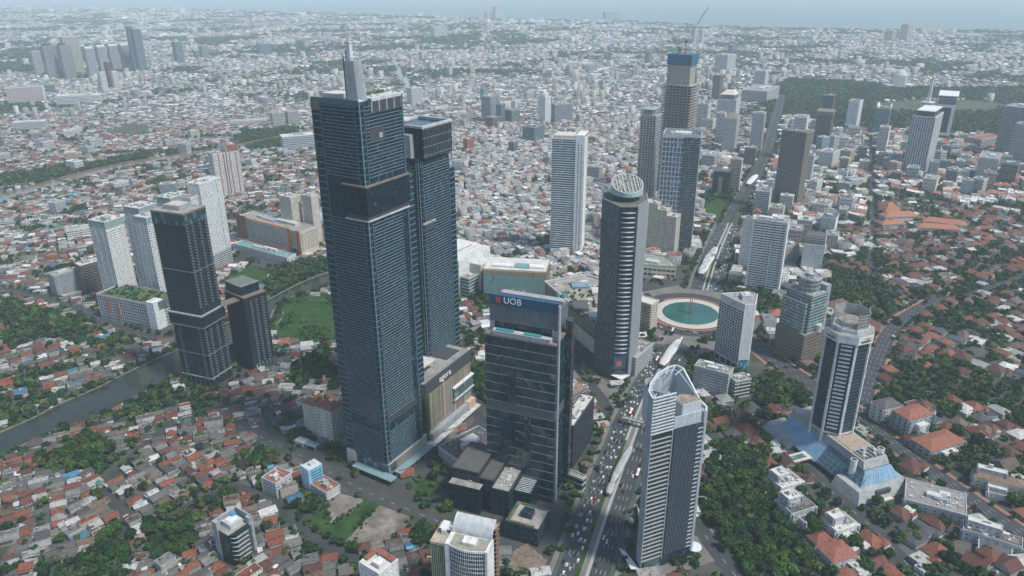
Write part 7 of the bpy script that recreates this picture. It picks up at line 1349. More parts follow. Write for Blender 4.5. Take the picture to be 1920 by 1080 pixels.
AN = H[:, 2] + rng.normal(0, .06, N) + (rng.random(N) < np.choose(di, [.12, .08, .4, .4, .4])) * math.pi / 2; XY = H[:, :2] + rng.normal(0, .9, (N, 2))
pn = np.array(['C', 'K', 'M', 'C', 'T'])[di]; pn[(di == 0) & (rng.random(N) < .45)] = 'K'
CI = np.zeros(N, int); RC = np.zeros((N, 3)); WORD = np.empty(N, object)
for k in PAL:
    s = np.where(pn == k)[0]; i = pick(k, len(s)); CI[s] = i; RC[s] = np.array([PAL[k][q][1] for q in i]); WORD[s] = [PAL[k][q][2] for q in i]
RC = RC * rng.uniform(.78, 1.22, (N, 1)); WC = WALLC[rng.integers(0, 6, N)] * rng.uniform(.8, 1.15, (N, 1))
tile = np.isin(WORD, ['terracotta', 'dull red', 'rust red', 'brown'])
r_ = rng.random(N); TYP = np.where(big, 2, np.where(tile, np.where(r_ < np.where(pn == 'M', .75, .3), 1, 0), np.where(pn == 'K', np.where(r_ < .6, 0, np.where(r_ < .85, 3, 2)), np.where(pn == 'M', np.where(r_ < .45, 1, np.where(r_ < .6, 0, 2)), np.where(r_ < .25, 0, np.where(r_ < .35, 3, 2))))))   # 0 gable 1 hip 2 flat 3 lean-to
nx_ = np.where((rng.random(N) < np.choose(di, [.35, .75, .3, .35, .1])) & ~big)[0]; m_ = len(nx_); sg_ = rng.choice([-1, 1], m_); la_ = rng.random(m_) < .5
ox_ = np.where(la_, sg_ * W_[nx_] * .5, rng.uniform(-.3, .3, m_) * W_[nx_]); oy_ = np.where(la_, rng.uniform(-.3, .3, m_) * D_[nx_], sg_ * D_[nx_] * .5); ca_, sa_ = np.cos(AN[nx_]), np.sin(AN[nx_])
XY = np.concatenate([XY, np.stack([XY[nx_, 0] + ox_ * ca_ - oy_ * sa_, XY[nx_, 1] + ox_ * sa_ + oy_ * ca_], 1)]); W_ = np.concatenate([W_, W_[nx_] * rng.uniform(.3, .6, m_)]); D_ = np.concatenate([D_, D_[nx_] * rng.uniform(.35, .7, m_)]); HW = np.concatenate([HW, HW[nx_] * rng.uniform(.6, 1.25, m_)])
AN = np.concatenate([AN, AN[nx_] + rng.choice([0, math.pi / 2, math.pi, -math.pi / 2], m_)]); sh_ = rng.permutation(nx_); RC = np.concatenate([RC, RC[sh_]]); WC = np.concatenate([WC, WC[sh_]]); WORD = np.concatenate([WORD, WORD[sh_]]); CI = np.concatenate([CI, CI[sh_]]); pn = np.concatenate([pn, pn[sh_]]); tile = np.concatenate([tile, tile[sh_]]); TYP = np.concatenate([TYP, np.where(rng.random(m_) < .7, 3, np.where(rng.random(m_) < .5, 2, 0))]); N0_ = N; N = N + m_; ph = projv(XY)
TW = np.array(['gabled', 'hipped', 'flat', 'lean-to'])
SL = np.where(tile, .34, .17)
def house_parts(i, typ):
    """Vertices of the wall shell and roof shell in local metres."""
    w, d, h = W_[i] / 2, D_[i] / 2, HW[i]; sw = w < d; a, b = (w, d)
    rs = min(w, d) * 2 * SL[i]; o = .5
    wallm, roof = MB(), MB()
    if typ == 2:
        wallm.box(-a, -b, 0, a, b, h); roof.box(-a + .25, -b + .25, h, a - .25, b - .25, h + .12)
        for q in ((-a, -b, a, -b + .22), (-a, b - .22, a, b), (-a, -b + .22, -a + .22, b - .22), (a - .22, -b + .22, a, b - .22)): wallm.box(*q[:2], h, *q[2:], h + .7)
        x, y = a * .3, b * .3; roof.box(-x - 1.2, y - 1.2, h + .12, -x + 1.3, y + 1.3, h + 2.2); roof.box(x, -y, h + .12, x + 1, -y + 1, h + 1.4)
    elif typ == 3:
        wallm.prism(rect(-a, -b, a, b), 0, h, [(-a, -b, h), (a, -b, h), (a, b, h + rs), (-a, b, h + rs)])
        z0_, z1_ = h - .05, h + rs + .1; roof.v += [(-a - o, -b - o, z0_), (a + o, -b - o, z0_), (a + o, b + o, z1_), (-a - o, b + o, z1_), (-a - o, -b - o, z0_ + .2), (a + o, -b - o, z0_ + .2), (a + o, b + o, z1_ + .2), (-a - o, b + o, z1_ + .2)]
        roof.f += [(0, 3, 2, 1), (4, 5, 6, 7), (0, 1, 5, 4), (1, 2, 6, 5), (2, 3, 7, 6), (3, 0, 4, 7)]
    else:
        inset = 0 if typ == 0 else min(a, b) * .95
        if a >= b: rg = [(-a - (o if typ == 0 else 0) + inset, 0, h + rs + .15), (a + (o if typ == 0 else 0) - inset, 0, h + rs + .15)]
        else: rg = [(0, -b - (o if typ == 0 else 0) + inset, h + rs + .15), (0, b + (o if typ == 0 else 0) - inset, h + rs + .15)]
        wallm.box(-a, -b, 0, a, b, h)
        if typ == 0:
            if a >= b:
                for s in (-1, 1): wallm.quad((s * a, -b, h), (s * a, b, h), (s * a, 0, h + rs))
            else:
                for s in (-1, 1): wallm.quad((-a, s * b, h), (a, s * b, h), (0, s * b, h + rs))
        E_ = [(-a - o, -b - o, h - .1), (a + o, -b - o, h - .1), (a + o, b + o, h - .1), (-a - o, b + o, h - .1)]
        roof.v = E_ + rg
        roof.f = [(0, 1, 5, 4), (2, 3, 4, 5), (1, 2, 5), (3, 0, 4)] if a >= b else [(1, 2, 5, 4), (3, 0, 4, 5), (0, 1, 4), (2, 3, 5)]
        if typ == 0: roof.f = roof.f[:2]
        roof.f.append((3, 2, 1, 0)) if typ == 1 else None
    return wallm, roof
# the 300 that show largest become houses of their own
size = (W_ * D_) ** .5 * FPX / np.hypot(XY[:, 1], 300); vis = (np.arange(N) < N0_) & (ph[:, 0] > 0) & (ph[:, 0] < 1920) & (ph[:, 1] > 560) & (ph[:, 1] < 1078)
order = np.argsort(np.where(vis, -size * (ph[:, 1] / 1080) ** .5, 1e9)); IND = set(order[:298].tolist()); lab = {}
for i in IND:
    ds = [(math.hypot(XY[i, 0] - l[1], XY[i, 1] - l[2]), l) for l in LAND]; dm_, l = min(ds, key=lambda q: q[0]); lx = proj(l[1], l[2], 0)
    hx = ph[i]; side = ('left of' if hx[0] < lx[0] - 25 else 'right of' if hx[0] > lx[0] + 25 else 'in front of' if hx[1] > lx[1] else 'behind')
    lab.setdefault((WORD[i], TW[TYP[i]], side, l[0]), []).append((dm_, i))
RM = {}
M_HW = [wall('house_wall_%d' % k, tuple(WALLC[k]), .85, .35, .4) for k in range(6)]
for (cw_, tw_, sd_, ln_), L in lab.items():
    for k, (dm_, i) in enumerate(sorted(L)):
        lb = '%s %s-roofed house, %s %s the %s' % (cw_, tw_, ORD[k], sd_, ln_)
        e = empty('house', lb, 'house', (XY[i, 0], XY[i, 1], 0.02), AN[i], 'houses of the low-rise quarters'); wm_, rm_ = house_parts(i, TYP[i])
        key = (pn[i], CI[i], rng.integers(0, 3)); f = (.82, 1, 1.18)[key[2]]
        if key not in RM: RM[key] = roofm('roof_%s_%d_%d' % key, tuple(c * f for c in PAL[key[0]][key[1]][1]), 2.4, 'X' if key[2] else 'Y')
        wo_ = wm_.obj('wall', M_HW[int(rng.integers(0, 6))], e); ro_ = rm_.obj('roof', RM[key], e)
        if pn[i] == 'M':
            sv_ = (W_[i], D_[i], HW[i]); W_[i], D_[i], HW[i] = sv_[0] * .55, sv_[1] * .6, sv_[2] * .8; w2_, r2_ = house_parts(i, 1 if TYP[i] < 2 else 2); W_[i], D_[i], HW[i] = sv_; sg_ = 1 if rng.random() < .5 else -1; lo_ = (sg_ * sv_[0] * .5, -sv_[1] * .42, 0); w2_.obj('wing_wall', W_WHITE, e, loc=lo_); r2_.obj('wing_roof', RM[key], e, loc=lo_)
        if TYP[i] < 2: 
            q = rm_.v[-2:]; MB().bar(q[0], q[1], .35).obj('ridge', RM[key], ro_)
        if rng.random() < .5:
            a, b = W_[i] / 2, D_[i] / 2; MB().prism([(-a, -b - 2.2), (a * .6, -b - 2.2), (a * .6, -b), (-a, -b)], HW[i] * .6, HW[i] * .6 + .12, [(-a, -b - 2.2, HW[i] * .6), (a * .6, -b - 2.2, HW[i] * .6), (a * .6, -b, HW[i] * .6 + .7), (-a, -b, HW[i] * .6 + .7)]).obj('porch_roof', RM[key], wo_)
# the rest: one mass
M_CITY = attr_mat('low_rise_city', .85, True)
def mass(name, idx, mat, kind='stuff', label=None, cat=None):
    V, F4, F3, C4, C3 = [], [], [], [], []; nv = 0
    for t in (0, 1, 2, 3):
        s = idx[TYP[idx] == t]; n = len(s)
        if n == 0: continue
        w, d, h = W_[s] / 2, D_[s] / 2, HW[s]; rs = np.minimum(w, d) * 2 * SL[s]; o = .45; z = np.zeros(n); lng = w >= d
        wl = [(-w, -d, z), (w, -d, z), (w, d, z), (-w, d, z), (-w, -d, h), (w, -d, h), (w, d, h + (rs if t == 3 else 0)), (-w, d, h + (rs if t == 3 else 0))]
        if t == 3: wl[6], wl[7] = (w, d, h + rs), (-w, d, h + rs)
        q4 = [(0, 1, 5, 4), (1, 2, 6, 5), (2, 3, 7, 6), (3, 0, 4, 7)]; t3 = []; col4 = ['w'] * 4; col3 = []
        if t in (0, 1):
            ins = np.minimum(w, d) * (.95 if t == 1 else 0) - (o if t == 0 else 0); zr = h + rs + .1
            wl += [(-w - o, -d - o, h - .1), (w + o, -d - o, h - .1), (w + o, d + o, h - .1), (-w - o, d + o, h - .1), (np.where(lng, -w + ins, 0), np.where(lng, 0, -d + ins), zr), (np.where(lng, w - ins, 0), np.where(lng, 0, d - ins), zr)]
            # rotate corner order for houses longer in y so the same faces fit
            if t == 0: wl += [(np.where(lng, -w, 0), np.where(lng, 0, -d), h + rs), (np.where(lng, w, 0), np.where(lng, 0, d), h + rs)]
        elif t == 2:
            wl += [(-w + .25, -d + .25, h - .5), (w - .25, -d + .25, h - .5), (w - .25, d - .25, h - .5), (-w + .25, d - .25, h - .5)]
            q4 += [(4, 5, 9, 8), (5, 6, 10, 9), (6, 7, 11, 10), (7, 4, 8, 11), (8, 9, 10, 11)]; col4 += ['w'] * 4 + ['r']
            x, y, a = w * rng.uniform(-.5, .3, n), d * rng.uniform(-.5, .3, n), np.minimum(w, d) * rng.uniform(.15, .4, n); k0 = len(wl); zt_ = h + rng.uniform(.6, 2.6, n)
            wl += [(x, y, h - .5), (x + a, y, h - .5), (x + a, y + a, h - .5), (x, y + a, h - .5), (x, y, zt_), (x + a, y, zt_), (x + a, y + a, zt_), (x, y + a, zt_)]
            q4 += [(k0, k0 + 1, k0 + 5, k0 + 4), (k0 + 1, k0 + 2, k0 + 6, k0 + 5), (k0 + 2, k0 + 3, k0 + 7, k0 + 6), (k0 + 3, k0, k0 + 4, k0 + 7), (k0 + 4, k0 + 5, k0 + 6, k0 + 7)]; col4 += ['x'] * 5
        else:
            wl += [(-w - o, -d - o, h), (w + o, -d - o, h), (w + o, d + o, h + rs + .15), (-w - o, d + o, h + rs + .15)]; q4 += [(8, 9, 10, 11)]; col4 += ['r']
        X = np.stack([np.broadcast_to(p[0], n) for p in wl], 1); Y = np.stack([np.broadcast_to(p[1], n) for p in wl], 1); Z = np.stack([np.broadcast_to(p[2], n) for p in wl], 1)
        c_, s_ = np.cos(AN[s])[:, None], np.sin(AN[s])[:, None]; VX = np.stack([XY[s, 0:1] + X * c_ - Y * s_, XY[s, 1:2] + X * s_ + Y * c_, Z], 2); k = X.shape[1]
        bi = nv + np.arange(n) * k
        def add(faces, sel, colr):
            fa = np.array(faces); m = bi[sel][:, None, None] + fa[None]; (F4 if fa.shape[1] == 4 else F3).append(m.reshape(-1, fa.shape[1]))
            cc_ = np.ones((sel.sum() if sel.dtype == bool else len(sel), len(faces), 4))
            for q, c in enumerate(colr):
                src = WC[s][sel] if c == 'w' else RC[s][sel] if c == 'r' else WC[s][sel] * .9
                cc_[:, q, :3] = src; cc_[:, q, 3] = 1.0 if c == 'w' else 0.0
            (C4 if fa.shape[1] == 4 else C3).append(cc_.reshape(-1, 4))
        al = np.ones(n, bool); add(q4, al, col4)
        if t in (0, 1):
            for sel, qs, ts in ((lng, [(8, 9, 13, 12), (10, 11, 12, 13)], [(9, 10, 13), (11, 8, 12)]), (~lng, [(9, 10, 13, 12), (11, 8, 12, 13)], [(8, 9, 12), (10, 11, 13)])):
                if sel.sum() == 0: continue
                add(qs, sel, ['r', 'r'])
                if t == 1: add(ts, sel, ['r', 'r'])
                else: add([(5, 6, 15), (7, 4, 14)] if sel is lng else [(4, 5, 14), (6, 7, 15)], sel, ['w', 'w'])
        V.append(VX.reshape(-1, 3)); nv += n * k
    me = shapes_mesh(name, np.concatenate(V), F4 + F3, C4 + C3, mat); o = link(name, me); o['kind'] = kind
    if label: o['label'] = label; o['category'] = cat
    return o
rest = np.array([i for i in range(N) if i not in IND])
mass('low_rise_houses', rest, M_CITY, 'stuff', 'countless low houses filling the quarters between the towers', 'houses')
# far city: coarser blocks out to the coast
def far_pts(y0, y1, s0, s1):
    out = []; y = y0
    while y < y1:
        s = s0 + (s1 - s0) * (y - y0) / (y1 - y0); xw = y * .80 + 350; x = np.arange(-xw, xw, s); out.append(np.stack([x + rng.uniform(-.3, .3, len(x)) * s, np.full(len(x), y) + rng.uniform(-.3, .3, len(x)) * s, np.full(len(x), s)], 1)); y += s
    return np.concatenate(out)
FP = np.concatenate([far_pts(2500, 4200, 17, 26), far_pts(4200, 7000, 26, 44), far_pts(7000, 14500, 44, 95)])
fpx = projv(FP[:, :2]); okf = (fpx[:, 0] > -160) & (fpx[:, 0] < 2080)
cst = np.array(COAST_PX); okf &= fpx[:, 1] > np.interp(fpx[:, 0], cst[:, 0], cst[:, 1]) + .6
okf[okf] = free(FP[okf][:, :2], 8)
lowf = vnoise(FP[:, :2], 420, 5) * .55 + vnoise(FP[:, :2], 150, 6) * .45 + rng.normal(0, .07, len(FP))
fwood = np.zeros(len(FP), bool)
for w_ in WOODS: fwood |= inpoly(fpx, w_)
for w_ in HOLES: fwood &= ~inpoly(fpx, w_)
dn_ = vnoise(FP[:, :2], 260, 12) * .6 + vnoise(FP[:, :2], 90, 13) * .4; green = lowf > .625
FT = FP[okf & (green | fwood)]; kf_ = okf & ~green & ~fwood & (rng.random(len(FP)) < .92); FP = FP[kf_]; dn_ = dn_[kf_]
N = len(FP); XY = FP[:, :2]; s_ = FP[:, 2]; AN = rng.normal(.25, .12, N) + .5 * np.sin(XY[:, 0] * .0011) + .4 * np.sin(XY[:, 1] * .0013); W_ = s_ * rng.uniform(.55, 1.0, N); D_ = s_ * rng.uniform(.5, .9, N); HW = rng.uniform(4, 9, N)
tl = rng.random(N); th_t = np.where(dn_ > .62, .16, .015); HW = np.where(tl < th_t, rng.uniform(13, 38, N), HW); wide = rng.random(N) < np.where(dn_ < .36, .16, .015); W_ = np.where(wide, W_ * 2.6, W_); D_ = np.where(wide, D_ * 1.6, D_)
TYP = np.where((tl < th_t) | wide, 2, np.where(rng.random(N) < .55, 0, 2)); pnn = np.where(rng.random(N) < .35, 'K', 'C'); RC = np.zeros((N, 3))
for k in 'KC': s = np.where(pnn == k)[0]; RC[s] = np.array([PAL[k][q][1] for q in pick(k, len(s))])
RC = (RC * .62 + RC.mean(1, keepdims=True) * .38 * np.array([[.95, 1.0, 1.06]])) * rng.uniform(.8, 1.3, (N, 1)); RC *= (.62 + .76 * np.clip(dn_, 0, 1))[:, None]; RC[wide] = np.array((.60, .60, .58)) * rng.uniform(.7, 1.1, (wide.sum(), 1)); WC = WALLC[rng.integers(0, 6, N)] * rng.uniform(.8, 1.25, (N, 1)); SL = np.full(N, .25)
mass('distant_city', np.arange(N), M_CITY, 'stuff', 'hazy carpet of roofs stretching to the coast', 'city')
# ------------------------------------------------------------------ trees
def ico(sub):
    bm = bmesh.new(); bmesh.ops.create_icosphere(bm, subdivisions=sub, radius=1.0); bm.verts.ensure_lookup_table()
    v = np.array([q.co[:] for q in bm.verts]); f = np.array([[q.index for q in t.verts] for t in bm.faces]); bm.free(); return v, f
def crown_template(nq, leaf, sub, seed, flat=.62, nl=7):
    """Unit crown (radius about 1): a lumpy inner mass and many leaf sprays standing off it."""
    r = np.random.default_rng(seed); lob = np.concatenate([[[0, 0, .55, .62]], np.stack([*(lambda a, q: (np.cos(a) * q, np.sin(a) * q))(r.uniform(0, 6.28, nl), r.uniform(.35, .68, nl)), r.uniform(.25, .85, nl), r.uniform(.28, .46, nl)], 1)])
    v, f = ico(sub); VV, FF = [], []
    for k in range(len(lob) if sub > 1 else 1):
        c = lob[k]; q = v * c[3] * .86 * (1 + r.normal(0, .10, (len(v), 1))) * (1 if sub > 1 else 1.35); q = q * np.array([1, 1, .8 if sub > 1 else flat]) + c[:3]; FF.append(f + sum(len(x) for x in VV)); VV.append(q)
    nc = sum(len(x) for x in VV); li = r.choice(len(lob), nq, p=lob[:, 3] ** 2 / (lob[:, 3] ** 2).sum()); n = r.normal(0, 1, (nq, 3)); n /= np.linalg.norm(n, axis=1)[:, None]; n[:, 2] = np.where(n[:, 2] < -.35, -n[:, 2], n[:, 2])
    p = lob[li, :3] + n * lob[li, 3:4] * r.uniform(.78, 1.12, (nq, 1)) * np.array([1, 1, .82]); t = n + r.normal(0, .55, (nq, 3)); t /= np.linalg.norm(t, axis=1)[:, None]
    u = np.cross(t, r.normal(0, 1, (nq, 3))); u /= np.linalg.norm(u, axis=1)[:, None]; w = np.cross(t, u); s = leaf * r.uniform(.6, 1.3, (nq, 1))
    Q = np.stack([p - u * s - w * s * .7, p + u * s - w * s * .5, p + u * s * .8 + w * s * .7, p - u * s * .9 + w * s * .6], 1).reshape(-1, 3); VV.append(Q)
    V = np.concatenate(VV); V[:, 2] *= flat / .62
    return V, np.concatenate(FF), np.arange(nq * 4).reshape(-1, 4) + nc
def leaf_mat(name, col):
    m, nt, b, N, K = _new(name); oi = N('ShaderNodeObjectInfo')
    a = ramp(nt, noise(nt, 1.6, detail=5), [(.3, tuple(v * .45 for v in col)), (.5, col), (.7, (col[0] * 2.0, col[1] * 1.7, col[2] * 1.4))])
    K(mix(nt, .8, a, ramp(nt, oi.outputs['Random'], [(0, (.60, .72, .7)), (.4, (1, 1, 1)), (.8, (1.5, 1.25, .9)), (1, (1.9, 1.3, 1.0))]), 'MULTIPLY'), b.inputs['Base Color']); b.inputs['Roughness'].default_value = .75; b.inputs['Specular IOR Level'].default_value = .25
    return m
LEAF = [(leaf_mat('leaf_deep', (.011, .038, .011)), 'deep green'), (leaf_mat('leaf_mid', (.020, .060, .014)), 'mid green'), (leaf_mat('leaf_fresh', (.042, .096, .020)), 'fresh green'), (leaf_mat('leaf_olive', (.045, .056, .024)), 'olive')]  # greens darkened: cloud shade over the woods is put into the leaf colour
M_BARK = wall('bark', (.10, .08, .06), .9); M_FOL = attr_mat('tree_foliage', .75, False, .5, .25)
TP = []                                   # x, y, radius
def addt(P, r0, r1): P = np.asarray(P, float).reshape(-1, 2); TP.append(np.column_stack([P, rng.uniform(r0, r1, len(P))]))
addt(gap_sites + rng.normal(0, 1.2, gap_sites.shape), 3.0, 5.6)
xx = np.arange(-1150, 1400, 8.5); yy_ = np.arange(380, 2000, 8.5); X, Y = np.meshgrid(xx, yy_); P = np.stack([X.ravel(), Y.ravel()], 1) + rng.uniform(-3.8, 3.8, (X.size, 2)); px_ = projv(P); P = P[(px_[:, 0] > -60) & (px_[:, 0] < 1980)]
d_ = district(projv(P)); gv = vnoise(P, 55, 3) * .6 + vnoise(P, 22, 4) * .4; thr = np.choose(d_, [.61, .525, .51, .70, .55]); P = P[((gv > thr) & (rng.random(len(P)) < .75)) | (rng.random(len(P)) < np.choose(d_, [.05, .10, .20, .025, .06]))]; P = P[free(P, .5, True)]; d_ = district(projv(P)); TP.append(np.column_stack([P, rng.uniform(2.5, 4.6, len(P)) * np.choose(d_, [1.05, 1.05, 1.3, 1, 1.1]) * np.where(rng.random(len(P)) < .2, 1.35, 1)]))
def fill(px, step, r0, r1, chk=True):
    pl = wpoly(px); a = np.array(pl); x = np.arange(a[:, 0].min(), a[:, 0].max(), step); y = np.arange(a[:, 1].min(), a[:, 1].max(), step); X, Y = np.meshgrid(x, y); P = np.stack([X.ravel(), Y.ravel()], 1) + rng.uniform(-.45, .45, (X.size, 2)) * step
    P = P[inpoly(P, pl)]
    for h_ in HOLES: P = P[~inpoly(projv(P), h_)] if len(P) else P
    if chk and len(P): P = P[free(P, 1.0, True)]
    addt(P, r0, r1)
for i, w_ in enumerate(WOODS): fill(w_, 14 if i == 3 else 7.2, *((6, 9.5) if i == 3 else (4, 7.0)))
fill([(530, 568), (622, 556), (622, 632), (560, 645), (518, 632)], 5, .7, 2.6, False); TP[-1] = TP[-1][vnoise(TP[-1][:, :2], 26, 9) + rng.normal(0, .1, len(TP[-1])) > .55]; fill([(600, 650), (640, 640), (650, 720), (590, 720)], 9, 3, 5)
for nm, pts, hw, mt in ROADS:
    st_ = {'tree_lined_avenue': 8, 'residential_avenue': 11, 'boulevard': 10, 'far_boulevard': 11, 'side_avenue': 14, 'office_street': 12, 'garden_street': 9, 'cross_street': 16, 'back_street': 13, 'left_street': 13}.get(nm)
    if not st_: continue
    for s in (-1, 1):
        L = dens(offset(pts, s * (hw + (3.2 if hw < 20 else 6.2))), st_); L = np.array(L)[rng.random(len(L)) < (.8 if nm != 'boulevard' else .75)]; L = L[(L[:, 1] < 2900) & (L[:, 1] > 380)]
        if len(L):
            okc = np.ones(len(L), bool)
            for (cx_, cy_, w_, d_, th_) in FOOT:
                c_, s2 = math.cos(th_), math.sin(th_); dx, dy = L[:, 0] - cx_, L[:, 1] - cy_; okc &= ~((np.abs(dx * c_ + dy * s2) < w_ / 2 + 1) & (np.abs(-dx * s2 + dy * c_) < d_ / 2 + 1))
            okc &= np.hypot(L[:, 0] - HI[0], L[:, 1] - HI[1]) > R_RING + 26; addt(L[okc] + rng.normal(0, 1, (okc.sum(), 2)), 2.6, 5.2)
for ln, o0, o1 in ((far_bank, -12, -4), (near_bank, -13, -4)):
    L = np.array(dens(ln, 7)); L = L + rng.uniform(-2, 2, L.shape); L2 = np.array(offset([tuple(q) for q in L], -8)); addt(L2[rng.random(len(L2)) < .7], 2.5, 5.5); L3 = np.array(offset([tuple(q) for q in L], -4.4)); L3 = L3[(vnoise(L3, 30, 17) > .42)]; addt(L3, 2.6, 5.6); L4 = np.array(offset([tuple(q) for q in L], -1.0)); L4 = L4[vnoise(L4, 22, 18) > .62]; addt(L4, 1.6, 3.2)
for ln in (cb, cb2): L = np.array(offset(dens(ln, 12), -12)); addt(L + rng.uniform(-5, 5, L.shape), 3.5, 6.5)
def tpx_add(L, r0, r1, n=3, j=3.0):
    P = np.concatenate([np.array([G(*q)]) + rng.normal(0, j, (n, 2)) for q in L]); addt(P, r0, r1)
tpx_add([(1205, 528), (1222, 530), (1240, 532), (1262, 526), (1285, 512), (1300, 498), (1200, 545), (1212, 556)], 1.8, 3.4, 4); tpx_add([(1356, 542), (1368, 550), (1352, 532), (1388, 560)], 2.5, 4.5, 4); tpx_add([(1212, 606), (1222, 625), (1232, 640), (1222, 655), (1208, 640)], 2.2, 4.2, 4)
tpx_add([(1290, 668), (1298, 690), (1304, 655), (1284, 700), (1330, 720), (1345, 735)], 2.2, 4.4, 3); tpx_add([(1150, 745), (1165, 762), (1140, 770), (1178, 748)], 1.6, 3.4, 4); tpx_add([(892, 660), (898, 690), (890, 720), (902, 745), (886, 640), (906, 640)], 2.8, 5.0, 4); tpx_add([(772, 905), (790, 898), (812, 915), (830, 918), (800, 930)], 1.2, 2.6, 3); tpx_add([(628, 850), (640, 858), (560, 830), (548, 845)], 1.4, 3.0, 4)
tpx_add([(1075, 905), (1082, 930), (1068, 965), (1055, 1000), (1045, 1030), (1110, 870), (1120, 850)], 1.8, 3.6, 2); tpx_add([(1192, 960), (1186, 990), (1178, 1020), (1205, 925)], 1.8, 3.4, 3); tpx_add([(1285, 1050), (1265, 1060), (1300, 1045)], 2.6, 4.4, 2); tpx_add([(1370, 1010), (1350, 985), (1330, 965)], 3, 5, 3)
tpx_add([(870, 610), (885, 600), (900, 590), (865, 590), (915, 575), (880, 572)], 2.4, 4.4, 4); tpx_add([(1100, 700), (1115, 715), (1085, 680), (1070, 665), (1060, 650)], 2.0, 3.8, 5); tpx_add([(1345, 500), (1368, 490), (1385, 455), (1400, 430)], 2.0, 4.0, 4)
for nm_ in ('grass_field', 'overgrown_lot', 'vacant_plot', 'dirt_lot', 'gravel_patch', 'hotel_garden'):
    q_ = wpoly(GREENS[nm_][0]); q_ = np.array(dens(q_ + q_[:1], 3.2)); q_ = q_[vnoise(q_, 14, 21) > .4]; addt(q_ + rng.normal(0, 1.6, q_.shape), .7, 2.2)
TP = np.concatenate(TP); tpx = projv(TP[:, :2]); inv = (tpx[:, 0] > -120) & (tpx[:, 0] < 2040) & (tpx[:, 1] < 1240) & (TP[:, 1] > 330); TP = TP[inv]; tpx = tpx[inv]
TPd = rng.random(len(TP)); vt = (tpx[:, 0] > 0) & (tpx[:, 0] < 1920) & (tpx[:, 1] < 1075)
ordr = np.argsort(np.where(vt, -TP[:, 2] / np.hypot(TP[:, 1], 250), 1e9)); TI = ordr[:298]; TR = np.ones(len(TP), bool); TR[TI] = False
CT_ = []
for k in range(6):
    V, F3, F4 = crown_template(520, .115, 2, 40 + k, (.62, .5, .7, .56, .62, .8)[k]); CT_.append((V, F3, F4))
CM = {}
def crown_mesh(k, m):
    if (k, m) not in CM:
        V, F3, F4 = CT_[k]; CM[(k, m)] = shapes_mesh('crown', V, [F3, F4], None, LEAF[m][0])
    return CM[(k, m)]
TRK = []
for k in range(3):
    mb = MB(); mb.bar((0, 0, 0), (.02, .03, .62), .13, .09)
    for a in (0.3, 1.9, 3.4, 5.0): mb.bar((.02, .03, .5), (.42 * math.cos(a + k), .42 * math.sin(a + k), 1.0), .07, .03)
    TRK.append(mb.mesh('trunk', M_BARK))
tl_ = {}
for i in TI:
    m = int(rng.choice(4, p=[.32, .38, .20, .10])); x, y, r = TP[i]; ds = min(LAND, key=lambda l: math.hypot(x - l[1], y - l[2])); dm_ = math.hypot(x - ds[1], y - ds[2]); lx = proj(ds[1], ds[2], 0); hx = tpx[i]
    side = ('left of' if hx[0] < lx[0] - 25 else 'right of' if hx[0] > lx[0] + 25 else 'in front of' if hx[1] > lx[1] else 'behind'); sz = 'big' if r > 5.6 else 'medium' if r > 4.4 else 'small'
    tl_.setdefault((sz, LEAF[m][1], side, ds[0]), []).append((dm_, i, m))
for (sz, cl, sd_, ln_), L in tl_.items():
    for k, (dm_, i, m) in enumerate(sorted(L)):
        x, y, r = TP[i]; e = empty('tree', '%s %s tree, %s %s the %s' % (sz, cl, ORD[k], sd_, ln_), 'tree', (x, y, 0), rng.uniform(0, 6.28), 'broadleaf trees'); hh_ = r * rng.uniform(.75, 1.1)
        o = link('crown', crown_mesh(int(rng.integers(0, 6)), m), e, loc=(0, 0, hh_ * .45)); o.scale = (r * rng.uniform(.9, 1.1), r * rng.uniform(.9, 1.1), r * rng.uniform(.85, 1.15)); o = link('trunk', TRK[int(rng.integers(0, 3))], e); o.scale = (r * .9, r * .9, hh_ * 1.1)
def tree_mass(name, T, temps, label, cols):
    V, F3, F4, C3, C4 = [], [], [], [], []; nv = 0; tk = rng.integers(0, len(temps), len(T)); base_c = cols[rng.integers(0, len(cols), len(T))] * rng.uniform(.65, 1.45, (len(T), 1)) * np.stack([rng.uniform(.85, 1.35, len(T)), np.ones(len(T)), rng.uniform(.8, 1.2, len(T))], 1)
    for k, (tv, t3, t4) in enumerate(temps):
        s = np.where(tk == k)[0]; n = len(s)
        if n == 0: continue
        a = rng.uniform(0, 6.28, n); c_, s_ = np.cos(a)[:, None], np.sin(a)[:, None]; r = T[s, 2:3]; X = (tv[None, :, 0] * c_ - tv[None, :, 1] * s_) * r; Y = (tv[None, :, 0] * s_ + tv[None, :, 1] * c_) * r; Z = tv[None, :, 2] * r * rng.uniform(.85, 1.2, (n, 1)) + r * .35
        V.append(np.stack([X + T[s, 0:1], Y + T[s, 1:2], Z], 2).reshape(-1, 3)); bi = nv + np.arange(n) * len(tv); nv += n * len(tv)
        F3.append((bi[:, None, None] + t3[None]).reshape(-1, 3)); F4.append((bi[:, None, None] + t4[None]).reshape(-1, 4))
        for FFx, CC, mul in ((t3, C3, .85), (t4, C4, 1.0)):
            cc_ = np.ones((n, len(FFx), 4)); cc_[:, :, :3] = base_c[s][:, None] * mul * rng.uniform(.6, 1.65, (n, len(FFx), 1)); CC.append(cc_.reshape(-1, 4))
    me = shapes_mesh(name, np.concatenate(V), F3 + F4, C3 + C4, M_FOL); o = link(name, me); o['kind'] = 'stuff'; o['label'] = label; o['category'] = 'trees'; return o
GC = np.array([(.011, .038, .012), (.020, .060, .015), (.040, .090, .020), (.046, .066, .024), (.014, .046, .015)])  # same darkened greens, cloud shade included in the colour
RT = TP[TR]; nearm = np.hypot(RT[:, 0], RT[:, 1]) < 1350
